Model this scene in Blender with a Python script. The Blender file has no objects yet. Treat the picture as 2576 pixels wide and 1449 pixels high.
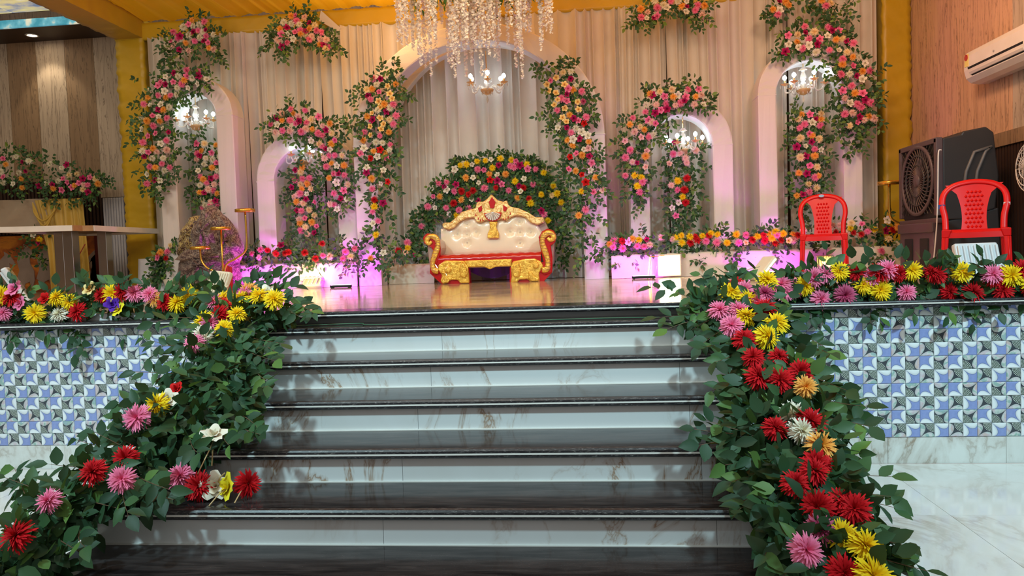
import bpy, math, random
import numpy as np
from mathutils import Vector, Matrix, Quaternion

# ------------------------------------------------------------------ camera, world, lights, exposure
scene = bpy.context.scene
COL = scene.collection
rnd = random.Random(11)
ZS = 0.932            # stage floor height
cam_d = bpy.data.cameras.new('camera')
cam_d.sensor_fit = 'HORIZONTAL'; cam_d.sensor_width = 36.0
cam_d.lens = 1860.0 / 2576.0 * 36.0
cam_d.clip_start = 0.05; cam_d.clip_end = 100
cam = bpy.data.objects.new('camera', cam_d); COL.objects.link(cam)
_r = Vector((0.99483225, 0.09564956, -0.03405826)); _u = Vector((0.02952091, 0.04845849, 0.99838885)); _f = Vector((-0.09714587, 0.99423485, -0.04538441))
cam.matrix_world = Matrix(((_r.x, _u.x, -_f.x, 0), (_r.y, _u.y, -_f.y, 0), (_r.z, _u.z, -_f.z, 1.2327), (0, 0, 0, 1)))
scene.camera = cam

world = bpy.data.worlds.new('world'); scene.world = world
world.use_nodes = True
bg = world.node_tree.nodes['Background']
bg.inputs[0].default_value = (1.0, 0.95, 0.90, 1); bg.inputs[1].default_value = 0.44

vs = scene.view_settings
vs.view_transform = 'Standard'; vs.look = 'None'; vs.gamma = 1.0; vs.use_curve_mapping = False
vs.exposure = 0.0

def lamp(name, kind, loc, color, power, size=0.5, size_y=None, target=None, spot=None, blend=0.5):
    d = bpy.data.lights.new(name, kind); d.color = color; d.energy = power
    if kind == 'AREA':
        d.size = size
        if size_y: d.shape = 'RECTANGLE'; d.size_y = size_y
    else:
        d.shadow_soft_size = size
    if kind == 'SPOT': d.spot_size = math.radians(spot or 80); d.spot_blend = blend
    o = bpy.data.objects.new(name, d); COL.objects.link(o); o.location = loc
    if target is not None:
        o.rotation_euler = (Vector(target) - Vector(loc)).to_track_quat('-Z', 'Y').to_euler()
    return o

# cool white spot lamps on the hall ceiling, thrown at the stage front
lamp('hall_spot', 'SPOT', (-3.0, 0.2, 4.4), (0.60, 0.92, 1.0), 860, 0.16, target=(-2.2, 4.2, 0.95), spot=72, blend=1.0)
lamp('hall_spot', 'SPOT', (2.6, 0.3, 4.4), (0.60, 0.92, 1.0), 950, 0.16, target=(1.5, 4.2, 0.95), spot=72, blend=1.0)
# warm stage lamps high on the truss, shining on the backdrop and the side wall
lamp('stage_lamp', 'AREA', (-3.6, 4.9, 4.0), (1.0, 0.72, 0.46), 5, 0.6, 0.6, (-3.4, 8.6, 2.2))
lamp('stage_lamp', 'AREA', (1.6, 4.9, 4.0), (1.0, 0.66, 0.45), 9, 0.6, 0.6, (1.6, 8.6, 2.2))
lamp('stage_lamp', 'AREA', (-1.9, 7.75, 3.92), (1.0, 0.56, 0.22), 7, 0.3, 0.3, (-2.3, 8.8, 3.5))
lamp('stage_lamp', 'AREA', (-0.9, 5.4, 3.95), (1.0, 0.74, 0.44), 12, 0.5, 0.5, (-1.0, 8.2, 1.3))
lamp('stage_lamp', 'AREA', (2.0, 5.6, 3.8), (1.0, 0.58, 0.34), 38, 0.4, 0.4, (3.75, 7.6, 2.8))
lamp('hall_fill', 'AREA', (-1.0, 2.2, 4.45), (1.0, 0.88, 0.72), 70, 2.4, 1.2, (-1.0, 8.5, 2.0))  # added frontal fill light brightening the stage and its flowers, no real fixture
lamp('hall_fill', 'AREA', (-5.2, 4.2, 4.3), (1.0, 0.86, 0.66), 55, 1.2, 1.2, (-6.3, 9.2, 2.0))  # added fill light to lift the dim left side, no real fixture
# lamps of the hall ceiling above the translucent ceiling drape
lamp('ceiling_lamp', 'AREA', (-1.0, 6.8, 5.0), (1.0, 0.80, 0.55), 170, 4.0, 3.5, (-1.0, 6.8, 0))

# ------------------------------------------------------------------ material helpers
MATS = {}
class NT:
    def __init__(s, name):
        m = bpy.data.materials.new(name); m.use_nodes = True
        s.m = m; s.t = m.node_tree; s.p = s.t.nodes['Principled BSDF']
    def n(s, typ, **kw):
        x = s.t.nodes.new(typ)
        for k, v in kw.items():
            if k[0] == '_': setattr(x, k[1:], v)
            else: s.set(x.inputs[int(k[1:]) if k[0] == 'i' and k[1:].isdigit() else k], v)
        return x
    def set(s, sock, v):
        if isinstance(v, bpy.types.NodeSocket): s.t.links.new(v, sock)
        elif isinstance(v, bpy.types.Node): s.t.links.new(v.outputs[0], sock)
        else:
            if isinstance(v, tuple) and len(v) == 3 and sock.type == 'RGBA': v = (*v, 1)
            sock.default_value = v
    def coord(s, kind='Object'):
        return s.n('ShaderNodeTexCoord').outputs[kind]
    def mapv(s, v, scale=(1, 1, 1), loc=(0, 0, 0), rot=(0, 0, 0)):
        x = s.n('ShaderNodeMapping', i0=v); x.inputs[1].default_value = loc; x.inputs[2].default_value = rot; x.inputs[3].default_value = scale
        return x.outputs[0]
    def math(s, op, a, b=0.0, c=0.0):
        return s.n('ShaderNodeMath', _operation=op, i0=a, i1=b, i2=c).outputs[0]
    def ramp(s, f, stops):
        x = s.n('ShaderNodeValToRGB', i0=f); e = x.color_ramp.elements
        while len(e) < len(stops): e.new(0.5)
        for k, (p, c) in enumerate(stops):
            e[k].position = p; e[k].color = (*c, 1) if len(c) == 3 else c
        return x.outputs[0]
    def mix(s, f, a, b, blend='MIX'):
        x = s.n('ShaderNodeMix', _data_type='RGBA', _blend_type=blend)
        s.set(x.inputs[0], f); s.set(x.inputs[6], a); s.set(x.inputs[7], b)
        return x.outputs[2]
    def noise(s, v, scale=5.0, detail=3.0, rough=0.5, dist=0.0):
        x = s.n('ShaderNodeTexNoise'); s.set(x.inputs['Vector'], v)
        x.inputs['Scale'].default_value = scale; x.inputs['Detail'].default_value = detail; x.inputs['Roughness'].default_value = rough; x.inputs['Distortion'].default_value = dist
        return x.outputs[0]
    def bump(s, h, strength=0.2, dist=0.01):
        x = s.n('ShaderNodeBump'); x.inputs['Strength'].default_value = strength; x.inputs['Distance'].default_value = dist; s.set(x.inputs['Height'], h)
        s.set(s.p.inputs['Normal'], x)
    def fin(s, base=None, rough=0.5, metal=0.0, coat=0.0, emis=None, es=0.0, trans=0.0, sheen=0.0, spec=None):
        p = s.p
        if base is not None: s.set(p.inputs['Base Color'], base)
        s.set(p.inputs['Roughness'], rough); p.inputs['Metallic'].default_value = metal
        p.inputs['Coat Weight'].default_value = coat; p.inputs['Coat Roughness'].default_value = 0.06
        p.inputs['Transmission Weight'].default_value = trans
        p.inputs['Sheen Weight'].default_value = sheen
        if spec is not None: p.inputs['Specular IOR Level'].default_value = spec
        if emis is not None:
            s.set(p.inputs['Emission Color'], emis); p.inputs['Emission Strength'].default_value = es
        MATS[s.m.name] = s.m
        return s.m

def plain(name, c, rough=0.5, metal=0.0, var=0.12, scale=8.0, coat=0.0, bump=0.0, sheen=0.0, spec=None, trans=0.0):
    """a colour with a little uneven tone and fine relief"""
    t = NT(name); co = t.coord()
    n = t.noise(co, scale, 3)
    a = tuple(min(1, v * (1 + var)) for v in c); b = tuple(v * (1 - var) for v in c)
    if bump: t.bump(t.noise(co, scale * 6, 4), bump, 0.004)
    return t.fin(t.mix(n, b, a), rough, metal, coat, sheen=sheen, spec=spec, trans=trans)
def glow(name, c, es):
    t = NT(name); return t.fin(c, 0.4, emis=c, es=es)

def marble(name, base, vein, vein2, sc=1.0, rough=0.12, rot=0.6, amount=0.5, width=0.018):
    t = NT(name); co = t.coord(); oi = t.n('ShaderNodeObjectInfo')
    off = t.n('ShaderNodeVectorMath', _operation='SCALE', i0=t.n('ShaderNodeCombineXYZ', i0=oi.outputs['Random'], i1=oi.outputs['Random'], i2=oi.outputs['Random']).outputs[0]); off.inputs[3].default_value = 37.0
    v = t.n('ShaderNodeVectorMath', _operation='ADD', i0=co, i1=off.outputs[0]).outputs[0]
    v = t.mapv(v, (sc, sc, sc * 0.55), rot=(0.2, rot, rot))
    n = t.noise(v, 1.6, 6, 0.6, 1.4)
    d = t.math('ABSOLUTE', t.math('SUBTRACT', n, 0.5))
    line = t.ramp(d, [(0.0, (1, 1, 1)), (width, (0.35, 0.35, 0.35)), (width * 3.5, (0, 0, 0))])
    m = t.ramp(t.noise(v, 0.9, 2), [(0.5 - 0.12 * amount, (0, 0, 0)), (0.62, (1, 1, 1))])
    f = t.math('MULTIPLY', line, m)
    cloud = t.ramp(t.noise(v, 0.7, 4, 0.6, 1.0), [(0.52, (0, 0, 0)), (0.8, (1, 1, 1))])
    c = t.mix(t.math('MULTIPLY', cloud, 0.45), base, vein2)
    return t.fin(t.mix(f, c, vein), rough)

marble('riser_marble', (0.66, 0.68, 0.68), (0.34, 0.22, 0.14), (0.50, 0.47, 0.42), 1.5, 0.10, width=0.010, amount=0.3)
marble('floor_marble', (0.76, 0.78, 0.76), (0.44, 0.37, 0.30), (0.55, 0.52, 0.46), 0.8, 0.10, rot=0.9, amount=0.5, width=0.03)
marble('skirting_marble', (0.72, 0.75, 0.73), (0.28, 0.20, 0.13), (0.50, 0.46, 0.38), 1.8, 0.14, rot=0.7, amount=1.2, width=0.03)
marble('kerb_marble', (0.74, 0.76, 0.76), (0.5, 0.46, 0.4), (0.6, 0.58, 0.55), 2.0, 0.15)

t = NT('stage_marble'); co = t.coord(); oi = t.n('ShaderNodeObjectInfo')
v = t.n('ShaderNodeVectorMath', _operation='ADD', i0=co, i1=t.n('ShaderNodeCombineXYZ', i0=t.math('MULTIPLY', oi.outputs['Random'], 9.0), i1=t.math('MULTIPLY', oi.outputs['Random'], 23.0)).outputs[0]).outputs[0]
n1 = t.noise(t.mapv(v, (0.9, 7.0, 1)), 2.0, 6, 0.65, 0.8)
c = t.ramp(n1, [(0.30, (0.24, 0.16, 0.10)), (0.46, (0.46, 0.34, 0.23)), (0.58, (0.60, 0.47, 0.34)), (0.75, (0.50, 0.38, 0.26))])
t.fin(c, t.ramp(t.noise(v, 3.0, 2), [(0.3, (0.07,) * 3), (0.7, (0.13,) * 3)]), spec=0.8)

t = NT('granite_tread'); co = t.coord()
n1 = t.noise(t.mapv(co, (1.2, 9, 9)), 3.0, 6, 0.6, 0.6); n2 = t.noise(t.mapv(co, (4, 12, 12)), 30, 3)
c = t.mix(t.ramp(n1, [(0.4, (0, 0, 0)), (0.75, (1, 1, 1))]), (0.012, 0.010, 0.011), (0.060, 0.052, 0.052))
c = t.mix(t.ramp(n2, [(0.62, (0, 0, 0)), (0.8, (0.5, 0.5, 0.5))]), c, (0.12, 0.11, 0.12))
t.fin(c, 0.12, spec=0.35)
t = NT('granite_edge'); co = t.coord()
n1 = t.noise(t.mapv(co, (7, 26, 26)), 7.0, 6, 0.72, 0.8)
t.fin(t.ramp(n1, [(0.46, (0.006, 0.006, 0.009)), (0.56, (0.025, 0.025, 0.03)), (0.64, (0.16, 0.155, 0.15)), (0.76, (0.30, 0.28, 0.26))]), 0.38)
plain('inlay_white', (0.72, 0.72, 0.68), 0.35)
plain('grout', (0.45, 0.46, 0.46), 0.8)

# printed relief tiles: pattern follows each tile's own UV square
def tile_mat(name, dark):
    t = NT(name); uv = t.n('ShaderNodeUVMap').outputs[0]
    sx = t.n('ShaderNodeSeparateXYZ', i0=uv); x, y = sx.outputs[0], sx.outputs[1]
    oi = t.n('ShaderNodeObjectInfo'); geo = t.n('ShaderNodeNewGeometry')
    rn = t.math('FRACT', t.math('ADD', t.math('MULTIPLY', oi.outputs['Random'], 7.13), geo.outputs['Random Per Island']))
    inv = lambda q: t.math('SUBTRACT', 1.0, q)
    # petals meet at the lower right corner (blue) or at the upper right corner (dark)
    def petal(along, across, k):
        h = t.math('MULTIPLY', t.math('MULTIPLY', along, t.math('SQRT', t.math('MAXIMUM', inv(along), 0.0))), k)
        return t.math('SUBTRACT', h, across)
    if not dark:
        pa = petal(inv(x), y, 1.02); pb = petal(y, inv(x), 1.02)
    else:
        pa = petal(inv(x), inv(y), 0.95); pb = petal(inv(y), inv(x), 0.95)
    s_ = t.math('MAXIMUM', pa, pb)
    mask = t.ramp(s_, [(0.0, (0, 0, 0)), (0.012, (1, 1, 1))])
    rim = t.ramp(s_, [(0.0, (0, 0, 0)), (0.02, (0.55,) * 3), (0.16, (1, 1, 1))])
    nz = t.noise(uv, 5, 4)
    if not dark:
        ground = t.mix(nz, (0.20, 0.27, 0.58), (0.30, 0.38, 0.70))
        sh = t.ramp(s_, [(0.0, (0.6,) * 3), (0.0, (1,) * 3)])
        edge = t.ramp(t.math('ABSOLUTE', s_), [(0.0, (0.7,) * 3), (0.05, (0, 0, 0))])
        ground = t.mix(edge, ground, (0.06, 0.09, 0.22))
        pet = t.mix(rim, (0.36, 0.42, 0.52), (0.80, 0.86, 0.90))
        c = t.mix(mask, ground, pet)
        h = s_
    else:
        r = t.math('SQRT', t.math('ADD', t.math('MULTIPLY', x, x), t.math('MULTIPLY', y, y)))
        ang = t.math('ARCTAN2', y, x)
        ringw = t.math('ABSOLUTE', t.math('SINE', t.math('MULTIPLY', r, 34.0)))
        dots = t.math('ABSOLUTE', t.math('SINE', t.math('MULTIPLY', ang, 16.0)))
        lace = t.ramp(t.math('MULTIPLY', ringw, t.math('ADD', t.math('MULTIPLY', dots, 0.6), 0.4)), [(0.55, (0, 0, 0)), (0.8, (1, 1, 1))])
        inside = t.math('LESS_THAN', r, t.math('ADD', 0.58, t.math('MULTIPLY', dots, 0.05)))
        ground = t.mix(nz, (0.035, 0.045, 0.06), (0.07, 0.085, 0.10))
        lacec = t.mix(lace, (0.07, 0.10, 0.08), (0.60, 0.66, 0.64))
        ground = t.mix(inside, ground, lacec)
        sh = t.n('ShaderNodeCombineXYZ', i0=x, i1=y, i2=t.math('MULTIPLY', rn, 40.0)).outputs[0]
        hue = t.ramp(t.noise(sh, 1.7, 2, 0.5, 0.8), [(0.28, (0.20, 0.38, 0.52)), (0.40, (0.16, 0.40, 0.32)), (0.50, (0.66, 0.72, 0.70)), (0.60, (0.60, 0.48, 0.58)), (0.72, (0.62, 0.40, 0.32))])
        pet = t.mix(rim, (0.26, 0.30, 0.32), hue)
        c = t.mix(mask, ground, t.mix(0.35, pet, (0.55, 0.6, 0.6)))
    t.bump(t.ramp(s_, [(0.0, (0, 0, 0)), (0.2, (1, 1, 1))]), 0.25, 0.01)
    return t.fin(c, 0.22)
tile_mat('tile_blue_petal', False); tile_mat('tile_dark_pearl', True)

def board_mat(name, a, b, line):
    t = NT(name); co = t.coord(); oi = t.n('ShaderNodeObjectInfo')
    v = t.n('ShaderNodeVectorMath', _operation='ADD', i0=co, i1=t.n('ShaderNodeCombineXYZ', i0=t.math('MULTIPLY', oi.outputs['Random'], 31.0)).outputs[0]).outputs[0]
    g = t.noise(t.mapv(v, (16, 16, 0.6)), 1.0, 3, 0.5, 0.5)
    n = t.noise(t.mapv(v, (14, 14, 0.9)), 1.1, 5, 0.6, 1.2)
    l = t.ramp(t.math('ABSOLUTE', t.math('SUBTRACT', n, 0.5)), [(0.0, (1, 1, 1)), (0.022, (0, 0, 0))])
    return t.fin(t.mix(t.math('MULTIPLY', l, 0.75), t.mix(g, a, b), line), 0.55)
board_mat('board_pale', (0.36, 0.28, 0.21), (0.55, 0.45, 0.36), (0.10, 0.07, 0.05))
board_mat('board_brown', (0.20, 0.125, 0.07), (0.33, 0.22, 0.135), (0.05, 0.03, 0.02))
board_mat('board_rose', (0.48, 0.28, 0.17), (0.72, 0.45, 0.29), (0.10, 0.045, 0.025))

def cloth(name, c, rough=0.75, sheen=0.3, var=0.1, fine=0.15, thin=0.0):
    t = NT(name); co = t.coord()
    n = t.noise(co, 2.2, 4, 0.6); w = t.noise(t.mapv(co, (60, 60, 4)), 4, 2)
    t.bump(w, fine, 0.003)
    m = t.fin(t.mix(n, tuple(v * (1 - var) for v in c), tuple(min(1, v * (1 + var)) for v in c)), rough, sheen=sheen)
    if thin:        # thin satin lets light through
        tr = t.n('ShaderNodeBsdfTranslucent', i0=c)
        t.set(t.t.nodes['Material Output'].inputs[0], t.n('ShaderNodeMixShader', i0=thin, i1=t.p.outputs[0], i2=tr.outputs[0]))
    return m
cloth('curtain_cloth', (0.62, 0.565, 0.49)); cloth('curtain_lit', (0.68, 0.645, 0.61)); cloth('arch_cloth', (0.66, 0.61, 0.585), 0.8, var=0.05)  # central curtain is the same cloth, chandelier light put into its paler colour
cloth('gold_satin', (0.54, 0.34, 0.008), 0.42, 0.1, 0.16); cloth('ceiling_satin', (0.80, 0.36, 0.004), 0.5, 0.1, 0.14, thin=0.5); cloth('mustard_drape', (0.56, 0.37, 0.06), 0.5, 0.2)
cloth('cream_cloth', (0.66, 0.58, 0.46)); cloth('swag_cloth', (0.42, 0.33, 0.24)); cloth('white_cloth', (0.66, 0.67, 0.70)); cloth('red_cloth', (0.55, 0.01, 0.015)); cloth('purple_cloth', (0.14, 0.04, 0.22))

t = NT('brocade'); co = t.coord()
v = t.mapv(co, (1, 1, 1)); w = t.noise(v, 11, 2, 0.5, 3.2)
l = t.ramp(t.math('ABSOLUTE', t.math('SUBTRACT', w, 0.5)), [(0.0, (1, 1, 1)), (0.035, (0.9, 0.9, 0.9)), (0.06, (0, 0, 0))])
bg_ = t.mix(t.noise(co, 2, 2), (0.17, 0.10, 0.075), (0.27, 0.19, 0.15))
t.fin(t.mix(l, (0.075, 0.035, 0.03), t.mix(t.noise(co, 3, 2), (0.34, 0.24, 0.16), (0.26, 0.20, 0.17))), 0.55, sheen=0.3)
t = NT('brocade_gold'); co = t.coord(); w = t.noise(co, 12, 2, 0.5, 3.2)
l = t.ramp(t.math('ABSOLUTE', t.math('SUBTRACT', w, 0.5)), [(0.0, (1, 1, 1)), (0.06, (0.9, 0.9, 0.9)), (0.09, (0, 0, 0))])
t.fin(t.mix(l, (0.07, 0.02, 0.02), (0.46, 0.34, 0.12)), 0.5, sheen=0.3)

plain('red_plastic', (0.66, 0.004, 0.005), 0.34, spec=0.3); plain('black_plastic', (0.028, 0.025, 0.026), 0.42, bump=0.08); plain('plum_plastic', (0.085, 0.055, 0.062), 0.42)
plain('void_black', (0.006, 0.006, 0.007), 0.7); plain('grey_plastic', (0.11, 0.105, 0.105), 0.45); plain('white_plastic', (0.70, 0.66, 0.64), 0.3, coat=0.3); plain('flood_white', (0.66, 0.72, 0.76), 0.4); plain('flood_cream', (0.70, 0.66, 0.52), 0.45)
plain('flood_grey', (0.36, 0.34, 0.35), 0.5); plain('steel', (0.62, 0.60, 0.57), 0.18, 1.0, 0.05); plain('gold_metal', (0.72, 0.42, 0.07), 0.25, 0.85, 0.06); plain('chand_gold', (0.95, 0.62, 0.26), 0.16, 1.0, 0.06)
plain('table_white', (0.78, 0.76, 0.72), 0.4); plain('table_pine', (0.38, 0.22, 0.10), 0.6, var=0.25, scale=14); plain('table_under', (0.16, 0.10, 0.07), 0.7)
plain('soffit_brown', (0.035, 0.018, 0.012), 0.5); plain('fluted_white', (0.46, 0.46, 0.50), 0.5); plain('slat_dark', (0.035, 0.016, 0.011), 0.5); plain('dark_back', (0.012, 0.007, 0.006), 0.7); plain('panel_black', (0.012, 0.012, 0.016), 0.35); plain('maroon_wall', (0.10, 0.008, 0.008), 0.7)
plain('sofa_cream', (0.92, 0.80, 0.58), 0.22, coat=0.6, var=0.05); plain('sofa_mauve', (0.46, 0.30, 0.24), 0.3, coat=0.5); plain('sofa_red', (0.48, 0.006, 0.008), 0.2, coat=0.35, spec=0.35); plain('silver_foil', (0.80, 0.70, 0.60), 0.22, 0.6)
t = NT('sofa_gold'); co = t.coord(); w = t.noise(co, 16, 4, 0.6, 2.0)
t.bump(w, 0.8, 0.012); t.fin(t.mix(t.ramp(w, [(0.35, (0, 0, 0)), (0.6, (1, 1, 1))]), (0.62, 0.30, 0.02), (0.95, 0.60, 0.09)), 0.24, 0.45, coat=0.5)
t = NT('sofa_pale_gold'); co = t.coord(); w = t.noise(co, 16, 4, 0.6, 2.0)
t.bump(w, 0.8, 0.012); t.fin(t.mix(t.ramp(w, [(0.38, (0, 0, 0)), (0.58, (1, 1, 1))]), (0.62, 0.32, 0.06), (0.95, 0.70, 0.30)), 0.25, 0.4, coat=0.5)
t = NT('crystal'); t.fin((0.95, 0.90, 0.82), 0.05, trans=0.55, spec=0.9)
t = NT('amber_crystal'); t.fin((0.95, 0.62, 0.30), 0.08, trans=0.55, spec=0.9)
t = NT('clear_glass'); t.fin((0.9, 0.95, 0.97), 0.08, trans=0.8)
glow('bulb_glow', (0.80, 0.94, 1.0), 14.0); glow('flood_glow', (1.0, 0.80, 0.42), 14.0); glow('flood_glow_soft', (1.0, 0.86, 0.55), 3.0); glow('led_pink', (1.0, 0.55, 1.0), 6.0); glow('downlight_glow', (1.0, 0.93, 0.80), 9.0); None
plain('sticker_blue', (0.30, 0.55, 0.72), 0.4); plain('sticker_navy', (0.03, 0.06, 0.22), 0.4); plain('sticker_white', (0.75, 0.68, 0.66), 0.5); plain('sticker_yellow', (0.75, 0.62, 0.18), 0.5); plain('sticker_red', (0.42, 0.04, 0.03), 0.5); plain('cable_white', (0.66, 0.62, 0.60), 0.4); plain('cable_green', (0.03, 0.12, 0.07), 0.5); plain('cable_red', (0.35, 0.02, 0.03), 0.5)
t = NT('sky_print'); co = t.coord(); n = t.noise(t.mapv(co, (1, 2.0, 1)), 1.6, 5, 0.6, 0.6)
sky = t.ramp(n, [(0.36, (0.20, 0.26, 0.40)), (0.45, (0.50, 0.48, 0.46)), (0.53, (0.85, 0.72, 0.32)), (0.66, (0.95, 0.88, 0.62))])
t.fin(sky, 0.6, emis=sky, es=0.6)      # back-lit printed stretch ceiling
t = NT('cove_glow'); n = t.noise(t.coord(), 6, 3); sky = t.ramp(n, [(0.42, (0.05, 0.30, 0.42)), (0.58, (0.16, 0.48, 0.60)), (0.68, (0.75, 0.75, 0.6))]); t.fin(sky, 0.6, emis=sky, es=0.6)
t = NT('mural_sunset'); co = t.coord(); n = t.noise(t.mapv(co, (1, 1, 2)), 2.5, 5, 0.6, 0.6)
t.fin(t.ramp(n, [(0.3, (0.10, 0.02, 0.01)), (0.5, (0.42, 0.11, 0.015)), (0.62, (0.70, 0.27, 0.03)), (0.75, (0.30, 0.10, 0.03))]), 0.6)
plain('horse_grey', (0.30, 0.23, 0.19), 0.7, var=0.35, scale=6); plain('stem_brown', (0.13, 0.07, 0.035), 0.7); plain('stick_bamboo', (0.55, 0.38, 0.18), 0.6)

def leaf_mat(name, cols):
    t = NT(name); oi = t.n('ShaderNodeObjectInfo'); geo = t.n('ShaderNodeNewGeometry')
    rn = t.math('FRACT', t.math('ADD', t.math('MULTIPLY', oi.outputs['Random'], 9.7), geo.outputs['Random Per Island']))
    n = t.noise(t.coord(), 30, 2)
    c = t.mix(t.math('MULTIPLY', n, 0.25), t.ramp(rn, cols), (0.02, 0.05, 0.015))
    t.set(t.p.inputs['Base Color'], c); t.p.inputs['Roughness'].default_value = 0.5; t.p.inputs['Specular IOR Level'].default_value = 0.3
    tr = t.n('ShaderNodeBsdfTranslucent', i0=t.mix(0.5, c, (0.25, 0.42, 0.05)))
    mx = t.n('ShaderNodeMixShader', i0=0.14, i1=t.p.outputs[0], i2=tr.outputs[0])
    t.set(t.t.nodes['Material Output'].inputs[0], mx)
    MATS[name] = t.m
leaf_mat('leaf_green', [(0.0, (0.022, 0.070, 0.028)), (0.40, (0.034, 0.098, 0.040)), (0.70, (0.05, 0.13, 0.045)), (0.85, (0.10, 0.20, 0.045)), (1.0, (0.20, 0.30, 0.05))])
leaf_mat('leaf_deep', [(0.0, (0.016, 0.052, 0.026)), (0.5, (0.026, 0.078, 0.036)), (0.85, (0.045, 0.12, 0.045)), (1.0, (0.12, 0.24, 0.05))])
leaf_mat('leaf_bright', [(0.0, (0.04, 0.14, 0.03)), (1.0, (0.14, 0.28, 0.05))])
def petal_mat(name, core, tip, r0=0.15, r1=0.5):
    t = NT(name); ln = t.n('ShaderNodeVectorMath', _operation='LENGTH', i0=t.coord()).outputs[1]
    c = t.ramp(ln, [(r0, core), (r1, tip)])
    n = t.noise(t.coord(), 9, 2)
    t.fin(t.mix(t.math('MULTIPLY', n, 0.3), c, tuple(v * 0.75 for v in tip)), 0.7, spec=0.15)
FC = {'p': ('rose', 'pink', (0.72, 0.09, 0.24), (0.88, 0.24, 0.42)), 'P': ('chrysanthemum', 'pink', (0.78, 0.11, 0.25), (0.88, 0.26, 0.43)),
      'm': ('rose', 'crimson', (0.26, 0.003, 0.05), (0.45, 0.010, 0.11)), 'M': ('chrysanthemum', 'deep pink', (0.30, 0.005, 0.06), (0.62, 0.14, 0.26)),
      'w': ('rose', 'white', (0.72, 0.66, 0.48), (0.80, 0.76, 0.66)), 'W': ('chrysanthemum', 'white', (0.70, 0.64, 0.42), (0.82, 0.78, 0.68)),
      'o': ('chrysanthemum', 'peach', (0.80, 0.28, 0.02), (0.88, 0.46, 0.12)), 'y': ('chrysanthemum', 'yellow', (0.82, 0.48, 0.0), (0.92, 0.70, 0.02)),
      'Y': ('rose', 'cream yellow', (0.86, 0.46, 0.08), (0.88, 0.74, 0.36)), 'Z': ('rose', 'bright yellow', (0.80, 0.60, 0.01), (0.88, 0.78, 0.04)),
      'r': ('rose', 'red', (0.42, 0.003, 0.004), (0.72, 0.014, 0.014)), 'R': ('chrysanthemum', 'red', (0.36, 0.002, 0.005), (0.66, 0.010, 0.018)),
      'l': ('rose', 'pale pink', (0.80, 0.40, 0.40), (0.84, 0.52, 0.52)), 'L': ('chrysanthemum', 'pale pink', (0.80, 0.46, 0.36), (0.84, 0.58, 0.52)),
      'q': ('chrysanthemum', 'cream', (0.84, 0.58, 0.24), (0.86, 0.72, 0.46)), 'v': ('rose', 'violet', (0.06, 0.01, 0.25), (0.12, 0.03, 0.42))}
for k, (a, b, c1, c2) in FC.items(): petal_mat('petal_' + b.replace(' ', '_') + '_' + a, c1, c2)
plain('wisteria_petal', (0.88, 0.84, 0.76), 0.6, var=0.06)

# ------------------------------------------------------------------ mesh helpers
ORG = {}
def wloc(p): return ORG.get(p, Vector((0, 0, 0)))
def link(o, parent=None):
    COL.objects.link(o)
    if parent is not None: o.parent = parent
    return o
def tag(o, label=None, cat=None, group=None, kind=None):
    if label: o['label'] = label
    if cat: o['category'] = cat
    if group: o['group'] = group
    if kind: o['kind'] = kind
    return o
def thing(name, label, cat, loc=(0, 0, 0), rotz=0.0, group=None, local=False, kind=None):
    o = bpy.data.objects.new(name, None); o.empty_display_size = 0.05; COL.objects.link(o)
    o.location = loc; o.rotation_euler = (0, 0, rotz)
    ORG[o] = Vector((0, 0, 0)) if local else Vector(loc)
    return tag(o, label, cat, group, kind)
def me(name, v, f, m, smooth=False, uv=None):
    d = bpy.data.meshes.new(name); d.from_pydata([tuple(p) for p in v], [], f)
    if m: d.materials.append(MATS[m])
    if smooth: d.polygons.foreach_set('use_smooth', [True] * len(d.polygons))
    if uv is not None:
        l = d.uv_layers.new(name='UVMap'); l.data.foreach_set('uv', np.array(uv, dtype=np.float32).ravel())
    d.update(); return d
def ob(name, v, f, m, parent=None, smooth=False, bevel=0.0, uv=None):
    """mesh object from points given in the parent's frame; its origin goes to the middle of the mesh"""
    a = np.array([tuple(p) for p in v], dtype=float); c = (a.min(0) + a.max(0)) / 2
    o = bpy.data.objects.new(name, me(name, a - c, f, m, smooth, uv)); link(o, parent)
    o.location = Vector(c) - wloc(parent); ORG[o] = Vector(c)
    if bevel:
        b = o.modifiers.new('bevel', 'BEVEL'); b.width = bevel; b.segments = 2; b.limit_method = 'ANGLE'; b.angle_limit = 0.7
    return o
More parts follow.
